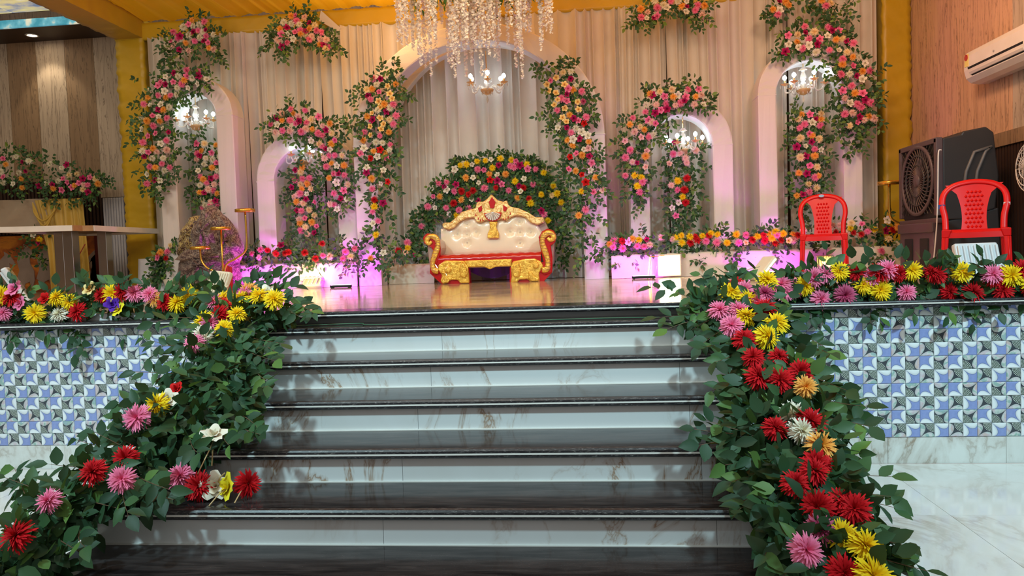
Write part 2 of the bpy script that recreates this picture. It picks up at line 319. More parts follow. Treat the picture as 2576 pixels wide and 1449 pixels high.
class MB:
    def __init__(s): s.v = []; s.f = []
    def add(s, v, f):
        n = len(s.v); s.v += [tuple(p) for p in v]; s.f += [tuple(i + n for i in q) for q in f]; return s
    def box(s, x0, x1, y0, y1, z0, z1):
        v = [(x, y, z) for x in (x0, x1) for y in (y0, y1) for z in (z0, z1)]
        return s.add(v, [(0, 1, 3, 2), (4, 6, 7, 5), (0, 4, 5, 1), (2, 3, 7, 6), (0, 2, 6, 4), (1, 5, 7, 3)])
    def hexa(s, b, t):     # eight corners: lower four, upper four
        return s.add(list(b) + list(t), [(3, 2, 1, 0), (4, 5, 6, 7), (0, 1, 5, 4), (1, 2, 6, 5), (2, 3, 7, 6), (3, 0, 4, 7)])
    def tube(s, path, r, n=8, cap=True, sx=1.0, up=(0, 0, 1)):
        P = [Vector(p) for p in path]; R = r if isinstance(r, (list, tuple)) else [r] * len(P)
        v = []; prev = None
        for i, p in enumerate(P):
            d = (P[min(i + 1, len(P) - 1)] - P[max(i - 1, 0)]).normalized()
            if prev is None:
                a = Vector(up) if abs(d.dot(Vector(up))) < 0.95 else Vector((1, 0, 0))
                prev = (a - d * a.dot(d)).normalized()
            prev = (prev - d * prev.dot(d)).normalized(); q = d.cross(prev)
            for k in range(n):
                t_ = 2 * math.pi * k / n; v.append(p + prev * (R[i] * math.cos(t_)) + q * (R[i] * sx * math.sin(t_)))
        f = [(i * n + k, i * n + (k + 1) % n, (i + 1) * n + (k + 1) % n, (i + 1) * n + k) for i in range(len(P) - 1) for k in range(n)]
        if cap: f += [tuple(range(n - 1, -1, -1)), tuple((len(P) - 1) * n + k for k in range(n))]
        return s.add(v, f)
    def lathe(s, prof, c=(0, 0, 0), n=16, axis='Z'):
        v = []
        for r, h in prof:
            for k in range(n):
                t_ = 2 * math.pi * k / n; a, b = r * math.cos(t_), r * math.sin(t_)
                p = (a, b, h) if axis == 'Z' else ((a, h, b) if axis == 'Y' else (h, a, b))
                v.append((c[0] + p[0], c[1] + p[1], c[2] + p[2]))
        m = len(prof)
        f = [(i * n + k, i * n + (k + 1) % n, (i + 1) * n + (k + 1) % n, (i + 1) * n + k) for i in range(m - 1) for k in range(n)]
        if prof[0][0] > 1e-6: f.append(tuple(range(n - 1, -1, -1)))
        if prof[-1][0] > 1e-6: f.append(tuple((m - 1) * n + k for k in range(n)))
        return s.add(v, f)
    def ball(s, c, r, n=10, sz=1.0):
        return s.lathe([(max(1e-5, r * math.sin(math.pi * i / 6)), -r * sz * math.cos(math.pi * i / 6)) for i in range(7)], c, n)
    def prism(s, poly, y0, y1):     # outline in X,Z pushed along Y
        n = len(poly); v = [(x, y0, z) for x, z in poly] + [(x, y1, z) for x, z in poly]
        return s.add(v, [tuple(range(n - 1, -1, -1)), tuple(range(n, 2 * n))] + [(i, (i + 1) % n, n + (i + 1) % n, n + i) for i in range(n)])
    def prism_x(s, poly, x0, x1):   # outline in Y,Z pushed along X
        n = len(poly); v = [(x0, y, z) for y, z in poly] + [(x1, y, z) for y, z in poly]
        return s.add(v, [tuple(range(n)), tuple(range(2 * n - 1, n - 1, -1))] + [(i, n + i, n + (i + 1) % n, (i + 1) % n) for i in range(n)])
    def prism_z(s, poly, z0, z1):
        n = len(poly); v = [(x, y, z0) for x, y in poly] + [(x, y, z1) for x, y in poly]
        return s.add(v, [tuple(range(n - 1, -1, -1)), tuple(range(n, 2 * n))] + [(i, (i + 1) % n, n + (i + 1) % n, n + i) for i in range(n)])
    def grid(s, rows):              # rows of points
        m = len(rows[0]); v = [p for r in rows for p in r]
        return s.add(v, [(i * m + k, i * m + k + 1, (i + 1) * m + k + 1, (i + 1) * m + k) for i in range(len(rows) - 1) for k in range(m - 1)])
    def ob(s, name, m, parent=None, smooth=False, bevel=0.0):
        return ob(name, s.v, s.f, m, parent, smooth, bevel)
def curve(pts, n=6):
    """smooth path through the points"""
    P = [Vector(p) for p in pts]; out = []
    for i in range(len(P) - 1):
        a, b, c, d = P[max(i - 1, 0)], P[i], P[i + 1], P[min(i + 2, len(P) - 1)]
        for k in range(n):
            u = k / n; out.append(0.5 * ((2 * b) + (c - a) * u + (2 * a - 5 * b + 4 * c - d) * u * u + (3 * b - a - 3 * c + d) * u ** 3))
    return out + [P[-1]]
def dup(root, loc=None, rotz=None, label=None, parent=None):
    r = root.copy(); link(r, parent)
    if loc is not None: r.location = loc
    if rotz is not None: r.rotation_euler = (0, 0, rotz)
    if label: r['label'] = label
    for ch in list(root.children):
        c_ = ch.copy(); link(c_, r)
        for g_ in list(ch.children):
            d_ = g_.copy(); link(d_, c_)
    return r
# ------------------------------------------------------------------ the setting
def struct(o, label=None): return tag(o, label, None, None, 'structure')
# hall floor of white marble tiles
fl = struct(MB().box(-9, 6, -4, 4.25, -0.06, -0.012).ob('floor', 'grout'), 'polished white marble hall floor in front of the stage')
tile0 = None
for i in range(14):
    for j in range(8):
        x0 = -5.6 + 0.8 * i; y0 = 4.23 - 0.8 * (j + 1)
        if x0 > 5 : continue
        if tile0 is None:
            tile0 = MB().box(x0 + 0.001, x0 + 0.799, y0 + 0.001, y0 + 0.799, -0.012, 0.0).ob('floor_tile', 'floor_marble', fl)
        else:
            c = tile0.copy(); link(c, fl); c.location = Vector((x0 + 0.4, y0 + 0.4, -0.006)) - wloc(fl)
# raised stage
st = struct(MB().box(-9.0, 3.75, 4.262, 9.7, 0.0, ZS - 0.022).ob('floor_stage', 'grout'), 'raised stage of polished beige streaked marble')
tile0 = None
for i in range(16):
    for j in range(7):
        x0 = -9.0 + 0.8 * i; y0 = 4.42 + 0.8 * j
        if x0 + 0.8 > 3.9: continue
        if tile0 is None:
            tile0 = MB().box(x0 + 0.0008, x0 + 0.7992, y0 + 0.0008, y0 + 0.7992, ZS - 0.022, ZS).ob('floor_tile', 'stage_marble', st)
        else:
            c = tile0.copy(); link(c, st); c.location = Vector((x0 + 0.4, y0 + 0.4, ZS - 0.011)) - wloc(st)
# front walls of the stage: square relief tiles over a marble skirting
S = 0.075; ZT = 0.147
def tile_mesh(m, rot, h=S):
    a = S / 2 - 0.0006; b = h / 2 - 0.0006; d = 0.006; e = 0.003
    v = [(-a, d, -b), (a, d, -b), (a, d, b), (-a, d, b), (-a, e - d, -b), (a, e - d, -b), (a, e - d, b), (-a, e - d, b), (-a + e, -d, -b + e), (a - e, -d, -b + e), (a - e, -d, b - e), (-a + e, -d, b - e)]
    f = [(8, 9, 10, 11)] + [(4 + i, 4 + (i + 1) % 4, 8 + (i + 1) % 4, 8 + i) for i in range(4)] + [(i, (i + 1) % 4, 4 + (i + 1) % 4, 4 + i) for i in range(4)]
    uv = []
    for q in f:
        for k in q:
            x, z = v[k][0] / S + 0.5, (v[k][2] + (h - S) / 2 * -1) / S + 0.5
            if h < S: z = (v[k][2] + b) / S
            if rot: x, z = 1 - x, 1 - z
            uv.append((x, z))
    return me('mosaic_tile', v, f, m, uv=uv)
TM = {(d, r, p): tile_mesh('tile_dark_pearl' if d else 'tile_blue_petal', r, 0.048 if p else S) for d in (0, 1) for r in (0, 1) for p in (0, 1)}
def mosaic(wall, xs, par):
    for i in xs:
        for j in range(10):
            x = wall['x0'] + (i + 0.5) * S; p = j == 9; h = 0.048 if p else S
            o = bpy.data.objects.new('mosaic_tile', TM[(int((i + j) % 2 == par), int(j % 2 == 0), int(p))]); link(o, wall)
            o.location = Vector((x, 4.246, ZT + j * S + h / 2)) - wloc(wall)
def rest(wall, xs, par):
    """the far stretch of the same tiles, past the 300 nearest"""
    v = []; f = []; uv = []; mi = []
    for i in xs:
        for j in range(10):
            src = TM[(int((i + j) % 2 == par), int(j % 2 == 0), int(j == 9))]; h = 0.048 if j == 9 else S
            n = len(v); c = (wall['x0'] + (i + 0.5) * S, 4.246, ZT + j * S + h / 2)
            v += [(q.co.x + c[0], q.co.y + c[1], q.co.z + c[2]) for q in src.vertices]
            for q in src.polygons:
                f.append(tuple(n + k for k in q.vertices)); mi.append(int((i + j) % 2 == par))
                uv += [tuple(src.uv_layers[0].data[k].uv) for k in q.loop_indices]
    if v:
        o = ob('mosaic_tile_rest', v, f, 'tile_blue_petal', wall, uv=uv); o.data.materials.append(MATS['tile_dark_pearl'])
        o.data.polygons.foreach_set('material_index', mi); tag(o, kind='stuff')
for name, x0, a, b, par, x1, x2 in (('wall_stage_left', -3.5335, -9, 20, 1, -9.0, -2.0), ('wall_stage_right', 1.525, -11, 17, 0, 0.68, 3.75)):
    w = struct(MB().box(x1, x2, 4.252, 4.27, 0, 0.87).ob(name, 'grout'), 'blue and grey relief tile stage front on the ' + name.split('_')[2])
    w['x0'] = x0
    mosaic(w, [i for i in range(a, b) if x1 - 0.01 <= x0 + i * S and x0 + (i + 1) * S <= x2 + 0.02], par)
    rest(w, [i for i in range(-80, 40) if (i < a or i >= b) and x1 <= x0 + i * S and x0 + (i + 1) * S <= x2], par)
    k = x1 + (0.35 if x1 > 0 else 0.1); e = x1
    while e < x2 - 0.01:          # skirting stones
        MB().box(e + 0.001, min(k, x2) - 0.001, 4.236, 4.252, 0.0, ZT - 0.001).ob('skirting_stone', 'skirting_marble', w)
        e = k; k += 0.62
    MB().box(x1, x2, 4.30, 4.42, 0.87, ZS + 0.022).ob('kerb', 'kerb_marble', w, bevel=0.004)
    led = MB().box(x1, x2, 4.175, 4.32, 0.872, 0.911).ob('ledge', 'granite_edge', w, bevel=0.008)
    MB().box(x1, x2, 4.170, 4.178, 0.891, 0.8975).ob('inlay_strip', 'inlay_white', led)

# stairs
SX0, SX1 = -2.0, 0.68
stairs = struct(thing('staircase', 'black granite staircase with white marble risers between flower garlands', None, (-0.66, 3.2, 0)))
del stairs['label']; stairs['label'] = 'black granite staircase with white marble risers'
Y2, Gs, Rs, Z2 = 3.952, 0.3219, 0.1426, 0.8614
def nosing(y, z, th=0.04, back=0.36):
    o = MB().box(SX0, SX1, y + 0.03, y + back, z - 0.02, z).ob('tread', 'granite_tread', stairs)
    prof = [(y + 0.034, z - th), (y + 0.006, z - th), (y, z - th + 0.006), (y, z - 0.024), (y + 0.003, z - 0.020), (y, z - 0.016), (y, z - 0.007), (y + 0.006, z), (y + 0.034, z)]
    nz = MB().prism_x(prof, SX0, SX1).ob('nosing', 'granite_edge', stairs)
    MB().box(SX0, SX1, y - 0.0016, y + 0.004, z - 0.0235, z - 0.0168).ob('inlay_strip', 'inlay_white', nz)
nosing(4.19, ZS, 0.036, 0.24)
for k in range(6):
    y = Y2 - k * Gs; z = Z2 - k * Rs
    nosing(y, z, 0.038, 0.42 if k else 0.36)
    zb = z - Rs if k < 5 else 0.0
    for a, b in ((SX0, -0.785), (-0.785, 0.453), (0.453, SX1)):
        MB().box(a + 0.0008, b - 0.0008, y + 0.032, y + 0.07, zb, z - 0.036).ob('riser_stone', 'riser_marble', stairs)
    MB().box(SX0, SX1, y + 0.022, y + 0.034, zb - 0.001, zb + 0.004).ob('joint_strip', 'inlay_white', stairs)
for s_, x in ((0, SX0), (1, SX1)):
    poly = [(4.25, 0.0), (4.25, 0.86)] + [q for k in range(6) for q in ((Y2 - k * Gs + 0.035, Z2 - k * Rs - 0.03), (Y2 - k * Gs + 0.035, max(0, Z2 - (k + 1) * Rs - 0.03)))]
    MB().prism_x(poly, x - 0.012 if s_ == 0 else x, x if s_ == 0 else x + 0.012).ob('stair_side', 'riser_marble', stairs)

# hall walls behind and beside the stage
wb = struct(MB().box(-12, 3.75, 9.62, 9.72, 0, 5.2).ob('wall_back', 'board_brown'), 'tall wall clad in pale and brown streaked boards')
x = -9.9; k = 0
while x < -5.3:
    wdt = 0.42
    MB().box(x + 0.002, x + wdt - 0.002, 9.600, 9.62, 2.45, 4.36).ob('wall_board', ('board_pale', 'board_brown')[k % 2], wb)
    x += wdt; k += 1
MB().box(-6.35, -5.2, 9.30, 9.60, 2.17, 2.50).ob('pelmet_board', 'board_pale', wb)
wr = struct(MB().box(3.75, 3.85, -1.0, 9.7, 0, 5.2).ob('wall_right', 'dark_back'), 'side wall clad in warm streaked boards above dark slats')
y = 9.55; k = 0
while y > 2.2:
    MB().box(3.735, 3.75, y - 0.148, y - 0.002, 2.16, 5.1).ob('wall_board', 'board_rose' if y > 6.95 else 'board_pale', wr)
    y -= 0.15
MB().box(3.70, 3.75, 2.2, 9.5, 2.04, 2.16).ob('dado_rail', 'board_brown', wr)
sl = MB(); y = 9.5
while y > 2.2: sl.box(3.715, 3.752, y - 0.028, y, ZS, 2.04); y -= 0.045
tag(sl.ob('slat_cladding', 'slat_dark', wr), kind='stuff')
wl = struct(MB().box(-9.1, -9.0, -1, 9.7, 0, 5.2).ob('wall_left', 'board_brown'))
# ceiling over the left side: dark soffit, glowing cove edge, back-lit sky print panels
so = struct(MB().box(-9.0, -5.5, 9.03, 9.62, 4.36, 4.40).ob('ceiling_soffit', 'soffit_brown'), 'dark brown ceiling soffit with a round downlight')
MB().box(-9.0, -5.5, 9.00, 9.03, 4.36, 4.46).ob('cove_edge', 'cove_glow', so)
sk = struct(MB().box(-9.0, -5.4, 4.0, 9.05, 4.56, 4.62).ob('ceiling', 'dark_back'), 'back-lit ceiling printed with clouds')
for i in range(6):
    for j in range(6):
        MB().box(-9.0 + i * 0.6 + 0.004, -8.4 + i * 0.6 - 0.004, 9.0 - (j + 1) * 0.6 + 0.004, 9.0 - j * 0.6 - 0.004, 4.545, 4.56).ob('sky_panel', 'sky_print', sk)
dl = thing('downlight', 'round white recessed downlight in the dark soffit', 'downlight', (-7.2, 9.32, 4.36))
MB().lathe([(0.075, 0), (0.085, -0.008), (0.06, -0.012), (0.058, 0.0)], (-7.2, 9.32, 4.36), 20).ob('trim_ring', 'white_plastic', dl, True)
MB().lathe([(0.058, -0.004), (1e-5, -0.004)], (-7.2, 9.32, 4.36), 20).ob('lens', 'downlight_glow', dl)
lamp('downlight_lamp', 'SPOT', (-7.2, 9.30, 4.33), (1, 0.82, 0.55), 25, 0.05, target=(-7.05, 9.6, 2.5), spot=80)

# gold wrapped truss: beams, posts, ceiling drape
def wrapped(name, p0, p1, w, h, mat, label, seed, wrinkle=0.006, n=60):
    """a square truss member wrapped in gathered satin"""
    r_ = random.Random(seed); a = Vector(p0); b = Vector(p1); d = (b - a).normalized()
    side = d.cross(Vector((0, 0, 1)));
    if side.length < 0.1: side = Vector((1, 0, 0))
    side.normalize(); up = side.cross(d)
    prof = []
    for k in range(24):
        t_ = k / 24 * 4; q = int(t_); u = t_ - q
        prof.append([(-1 + 2 * u, -1), (1, -1 + 2 * u), (1 - 2 * u, 1), (-1, 1 - 2 * u)][q])
    rows = []; ph = [r_.uniform(0, 6.28) for _ in range(24)]
    L = (b - a).length
    for i in range(n + 1):
        s = i / n; c = a + (b - a) * s; row = []
        for k, (x_, y_) in enumerate(prof):
            g = wrinkle * (math.sin(s * L * 26 + ph[k // 6 * 6] + k * 0.55) * (0.4 + 0.6 * math.sin(s * 9 + ph[k])) + 0.6 * math.sin(s * L * 60 + ph[k]))
            row.append(c + side * (x_ * (w / 2 + g)) + up * (y_ * (h / 2 + g)))
        row.append(row[0]); rows.append(row)
    return struct(MB().grid(rows).ob(name, mat, None, True), label)
ca = wrapped('beam_back', (-5.7, 8.95, 4.14), (3.74, 8.95, 4.14), 0.30, 0.20, 'gold_satin', 'gold satin wrapped beam above the curtains', 3, 0.004, 160)
wrapped('beam_left', (-5.52, 9.1, 4.18), (-5.52, 4.9, 4.18), 0.36, 0.24, 'gold_satin', 'gold satin wrapped beam running towards the hall', 4, 0.004, 90)
wrapped('pillar_left', (-5.52, 8.95, ZS), (-5.52, 8.95, 4.10), 0.36, 0.30, 'gold_satin', 'gold satin wrapped post beside the dark wall panel', 5, 0.010, 90)
wrapped('pillar_right', (3.575, 8.95, ZS), (3.575, 8.95, 5.0), 0.30, 0.30, 'gold_satin', 'gold satin wrapped post behind the air cooler', 6, 0.010, 90)
rows = []
r_ = random.Random(9); phs = [r_.uniform(-1, 1) for _ in range(400)]
for j in range(26):
    y = 8.84 - j * 0.17; row = []
    sag = -0.10 * math.sin(min(1, j / 22) * math.pi) - 0.02
    for i in range(361):
        x = -5.45 + i * 9.2 / 360
        w_ = 0.020 * math.sin(i * 0.62 + 0.9 * math.sin(i * 0.11) + 0.02 * j) + 0.014 * phs[i] + 0.012 * math.sin(i * 0.23 + j * 0.12)
        row.append((x + 0.10 * math.sin(j * 0.1 + i * 0.04), y, 4.275 + sag * 0.3 + w_ * (0.5 + min(j, 6) / 12) + 0.010 * j))
    rows.append(row)
struct(MB().grid(rows).ob('ceiling_drape', 'ceiling_satin', None, True), 'orange gold satin ceiling drape gathered in folds')

# pleated curtains of the backdrop
def curtain(label, x0, x1, mat, seed, period=0.085, amp=0.040, z0=ZS + 0.005, z1=4.045, y=8.79, open_l=0.0, open_r=0.0, zo=3.6, grp='pleated backdrop curtains'):
    r_ = random.Random(seed); n = int((x1 - x0) / 0.0085); ph = 0; col = []
    freq = []; 
    while len(freq) < n + 1: 
        w_ = r_.uniform(0.6, 1.7); k = max(3, int(period * w_ / 0.0085)); a_ = r_.uniform(0.45, 1.25); freq += [(q / k, a_) for q in range(k)]
    rows = []; nz = 14
    drift = [r_.uniform(-1, 1) for _ in range(8)]
    for j in range(nz + 1):
        z = z0 + (z1 - z0) * j / nz; row = []
        dn = max(0.0, min(1.0, (zo - z) / 0.5))
        xa = x0 + open_l * dn; xb = x1 - open_r * dn
        for i in range(n + 1):
            u = i / n; q, a_ = freq[i]
            g = 2 * abs(math.sin(q * math.pi)) ** 0.7 - 1
            sway = 0.012 * math.sin(u * 7 + drift[0] * 3 + j * 0.22) * (1 - j / nz)
            row.append((xa + (xb - xa) * u + sway, y + amp * a_ * g + 0.02 * math.sin(u * 9 + drift[1] * 5), z))
        rows.append(row)
    return tag(MB().grid(rows).ob('curtain', mat, None, True), label, 'curtain', grp)
curtain('beige pleated curtain beside the gold post, behind the tall arch', -5.25, -4.02, 'curtain_cloth', 21, open_r=0.012, zo=3.75)
curtain('beige pleated curtain between the two arches beside the brocade heap', -4.02, -3.08, 'curtain_cloth', 22, open_l=0.008, open_r=0.012, zo=3.45)
curtain('beige pleated curtain next to the big arch, behind the small arch over the LED bars', -3.08, -2.30, 'curtain_cloth', 23, open_l=0.01, zo=3.45)
curtain('pleated curtain in pale chandelier-lit tone inside the big central arch behind the sofa', -2.30, 0.10, 'curtain_lit', 24, period=0.13, amp=0.055)
curtain('beige pleated curtain beside the big arch, above the lit square floodlight', 0.10, 1.02, 'curtain_cloth', 25, open_r=0.008, zo=3.4)
curtain('beige pleated curtain between the two arches above the leaning lit floodlight', 1.02, 2.38, 'curtain_cloth', 26, open_l=0.01, open_r=0.004, zo=3.4)
curtain('beige pleated curtain in the tall arch behind the red chair', 2.38, 3.36, 'curtain_cloth', 27, open_l=0.004, zo=3.4)
# ------------------------------------------------------------------ fabric covered arches
def arch_poly(xc, hw, zs_, rise, n=32):
    return [(xc - hw, ZS + 0.001)] + [(xc - hw * math.cos(math.pi * i / n), zs_ + rise * math.sin(math.pi * i / n)) for i in range(n + 1)] + [(xc + hw, ZS + 0.001)]
def arch_ring(name, mat, parent, xc, ho, hi, zsp, ro, ri, y0, y1, wr=0.006, seed=1):
    r_ = random.Random(seed)
    po = arch_poly(xc, ho, zsp, ro, 40); pi_ = arch_poly(xc, hi, zsp, ri, 40)
    po = [po[0], ((po[0][0]), (ZS + zsp) / 2)] + po[1:-1] + [(po[-1][0], (ZS + zsp) / 2), po[-1]]
    pi_ = [pi_[0], ((pi_[0][0]), (ZS + zsp) / 2)] + pi_[1:-1] + [(pi_[-1][0], (ZS + zsp) / 2), pi_[-1]]
    rows = []
    for (xo, zo), (xi, zi) in zip(po, pi_):
        sec = []
        g = lambda: r_.uniform(-wr, wr) * 0.6
        for u in (0.0, 0.06, 0.35, 0.65, 0.94, 1.0):
            sec.append((xo + (xi - xo) * u + g() * 0.4, y0 + (0.006 if u in (0.0, 1.0) else 0) + g(), zo + (zi - zo) * u))
        sec += [(xi, (y0 + y1) / 2, zi), (xi, y1, zi), (xo, y1, zo), (xo, (y0 + y1) / 2, zo)]
        sec.append(sec[0]); rows.append(sec)
    m = MB().grid(rows); n = 10
    m.f += [tuple(range(10)), tuple(len(m.v) - 11 + k for k in range(9, -1, -1))]
    o = m.ob(name, mat, parent, False)
    return o
def make_arch(label, xc, ho, hi, zsp, rise, y0, y1, seed, rise_in=None):
    a = thing('fabric_arch', label, 'arch', (xc, (y0 + y1) / 2, ZS), group='white fabric covered arches')
    ri = rise_in or rise - (ho - hi)
    # three separately wrapped lengths: two legs and the bow, with a seam where they meet
    fo = arch_ring('arch_frame', 'arch_cloth', a, xc, ho, hi, zsp, rise, ri, y0, y1, seed=seed)
    for sx in (-1, 1):
        xa, xb = sorted((xc + sx * ho * 1.002, xc + sx * hi * 0.998))
        MB().box(xa - 0.003, xb + 0.003, y0 - 0.003, y1, zsp - 0.006, zsp + 0.004).ob('seam', 'arch_cloth', fo)
    return a
make_arch('tall white fabric arch beside the gold post and brocade heap', -4.44, 0.46, 0.26, 2.955, 0.46, 8.27, 8.56, 31)
make_arch('low white fabric arch between the tall arch and the big central arch', -3.15, 0.58, 0.37, 2.17, 0.58, 8.27, 8.56, 32)
make_arch('low white fabric arch above the lit square floodlight', 1.09, 0.555, 0.345, 2.345, 0.555, 8.27, 8.56, 33)
make_arch('tall white fabric arch behind the red chair near the air cooler', 2.458, 0.535, 0.345, 2.85, 0.535, 8.27, 8.56, 34)
big = make_arch('big central white fabric arch framing the sofa', -1.125, 1.395, 1.135, 2.5, 1.27, 8.12, 8.36, 35, 1.09)
arch_ring('inner_arch', 'arch_cloth', big, -1.08, 1.28, 1.12, 2.52, 1.28, 1.13, 8.56, 8.68, seed=36)

# ------------------------------------------------------------------ sofa
SO = {
 'back': (8.4,[(-1.613,1.283),(-1.614,1.477),(-1.591,1.59),(-1.602,1.604),(-1.576,1.623),(-1.507,1.623),(-1.436,1.675),(-1.37,1.735),(-1.283,1.76),(-1.208,1.774),(-1.193,1.833),(-1.167,1.848),(-1.114,1.843),(-1.067,1.877),(-1.019,1.924),(-0.948,1.853),(-0.886,1.834),(-0.846,1.848),(-0.829,1.798),(-0.801,1.772),(-0.713,1.753),(-0.601,1.699),(-0.524,1.645),(-0.434,1.642),(-0.415,1.585),(-0.371,1.488),(-0.432,1.355),(-0.491,1.256)]),
 'crest': (8.3,[(-1.583,1.597),(-1.558,1.619),(-1.489,1.618),(-1.419,1.67),(-1.354,1.729),(-1.268,1.753),(-1.193,1.767),(-1.179,1.826),(-1.153,1.84),(-1.1,1.836),(-1.054,1.87),(-1.007,1.916),(-0.937,1.846),(-0.875,1.827),(-0.836,1.841),(-0.819,1.791),(-0.791,1.766),(-0.704,1.747),(-0.594,1.693),(-0.518,1.64),(-0.429,1.637),(-0.419,1.581),(-0.498,1.551),(-0.575,1.581),(-0.64,1.648),(-0.729,1.669),(-0.795,1.651),(-0.844,1.608),(-0.904,1.636),(-0.939,1.62),(-1.091,1.626),(-1.126,1.602),(-1.188,1.61),(-1.214,1.664),(-1.305,1.657),(-1.381,1.621),(-1.443,1.558),(-1.504,1.536),(-1.566,1.552)]),
 'pedestal': (8.28,[(-1.042,1.61),(-0.945,1.606),(-0.962,1.54),(-0.936,1.472),(-0.936,1.42),(-1.068,1.421),(-1.066,1.471),(-1.035,1.531)]),
 'red_diamond': (8.26,[(-1.0,1.885),(-0.961,1.828),(-0.98,1.756),(-1.023,1.758),(-1.038,1.829)]),
 'red_leaf_a': (8.26,[(-1.165,1.764),(-1.119,1.795),(-1.115,1.739),(-1.148,1.713)]),
 'red_leaf_b': (8.26,[(-0.876,1.791),(-0.828,1.756),(-0.855,1.712),(-0.878,1.724)]),
 'tufts': (8.3,[(-1.307,1.604),(-1.42,1.49),(-1.314,1.486),(-1.203,1.504),(-0.814,1.496),(-0.702,1.486),(-0.581,1.481),(-0.706,1.603),(-1.31,1.385),(-0.706,1.363)]),
 'medal': (8.26,[(-0.995,1.707),(-0.903,1.703)]),
 'seat': (8.0,[(-1.607,1.15),(-1.531,1.264),(-0.473,1.257),(-0.418,1.135),(-0.525,1.16),(-0.784,1.181),(-1.297,1.18),(-1.507,1.181)]),
 'apron': (7.98,[(-1.294,1.183),(-0.766,1.184),(-0.782,1.104),(-0.893,1.107),(-0.953,1.101),(-1.014,1.077),(-1.078,1.108),(-1.215,1.109),(-1.253,1.106)]),
 'eleph_l': (7.96,[(-1.577,1.146),(-1.499,1.192),(-1.291,1.183),(-1.248,1.108),(-1.24,0.937),(-1.346,0.936),(-1.364,0.973),(-1.452,0.976),(-1.481,0.94),(-1.539,0.935),(-1.562,0.972),(-1.54,1.031),(-1.58,1.092)]),
 'eleph_r': (7.96,[(-0.783,1.104),(-0.759,1.157),(-0.629,1.179),(-0.522,1.181),(-0.456,1.147),(-0.43,1.098),(-0.479,1.019),(-0.474,0.928),(-0.578,0.929),(-0.602,0.959),(-0.701,0.955),(-0.713,0.93),(-0.794,0.927),(-0.778,0.991)]),
 'red_l': (7.99,[(-1.681,1.056),(-1.617,1.131),(-1.505,1.17),(-1.244,1.108),(-1.237,0.923),(-1.548,0.927)]),
 'red_r': (7.99,[(-0.797,1.093),(-0.632,1.163),(-0.418,1.135),(-0.337,1.025),(-0.435,0.926),(-0.805,0.918)]),
 'ear_l': (7.93,[(-1.513,1.101),(-1.462,1.143),(-1.426,1.093),(-1.455,1.051),(-1.503,1.063)]),
 'haunch_l': (7.93,[(-1.319,1.176),(-1.266,1.12),(-1.257,1.023),(-1.293,0.992),(-1.341,1.015),(-1.343,1.101)]),
 'trunk_l': (7.93,[(-1.553,1.065),(-1.52,1.053),(-1.506,1.009),(-1.519,0.956),(-1.47,0.949),(-1.458,0.97),(-1.477,1.03),(-1.498,1.063)]),
 'ear_r': (7.93,[(-0.537,1.155),(-0.489,1.143),(-0.474,1.095),(-0.513,1.064),(-0.549,1.097)]),
 'haunch_r': (7.93,[(-0.758,1.115),(-0.692,1.145),(-0.673,1.08),(-0.692,0.984),(-0.752,0.986),(-0.771,1.04)]),
 'trunk_r': (7.93,[(-0.594,1.045),(-0.557,1.033),(-0.526,0.99),(-0.484,0.967),(-0.485,0.935),(-0.571,0.937),(-0.596,0.981)]),
 'arm_l': (7.98,[(-1.679,1.057),(-1.668,1.198),(-1.618,1.272),(-1.649,1.338),(-1.727,1.379),(-1.74,1.45),(-1.695,1.494),(-1.601,1.483),(-1.554,1.422),(-1.545,1.324),(-1.552,1.265),(-1.601,1.15),(-1.552,1.063),(-1.619,1.033)]),
 'arm_r': (7.98,[(-0.337,1.025),(-0.33,1.186),(-0.345,1.314),(-0.298,1.345),(-0.28,1.419),(-0.31,1.473),(-0.373,1.499),(-0.436,1.467),(-0.473,1.41),(-0.466,1.34),(-0.448,1.232),(-0.428,1.135),(-0.479,1.04),(-0.421,0.995)]),
 'band_l': (7.95,[(-1.578,1.076),(-1.627,1.094),(-1.638,1.175),(-1.604,1.272),(-1.573,1.346),(-1.578,1.417),(-1.618,1.456),(-1.668,1.453),(-1.695,1.41),(-1.671,1.382),(-1.64,1.403)]),
 'band_r': (7.95,[(-0.445,1.056),(-0.391,1.065),(-0.381,1.155),(-0.406,1.252),(-0.43,1.339),(-0.423,1.408),(-0.373,1.448),(-0.326,1.436),(-0.311,1.393),(-0.349,1.373),(-0.373,1.4)]),
 'clothside': (8.0,[(-1.562,1.455),(-1.466,1.387),(-1.47,1.278)]),
}
sofa = thing('sofa', 'ornate gold, red and cream wedding sofa with carved elephant feet on the stage', 'sofa', (-1.02, 8.2, ZS))
def sp(key, y0, y1, mat, name, par=None, bevel=0.0): return MB().prism(SO[key][1], y0, y1).ob(name, mat, par or sofa, bevel=bevel)
back = sp('back', 8.38, 8.52, 'sofa_mauve', 'backrest', bevel=0.01)
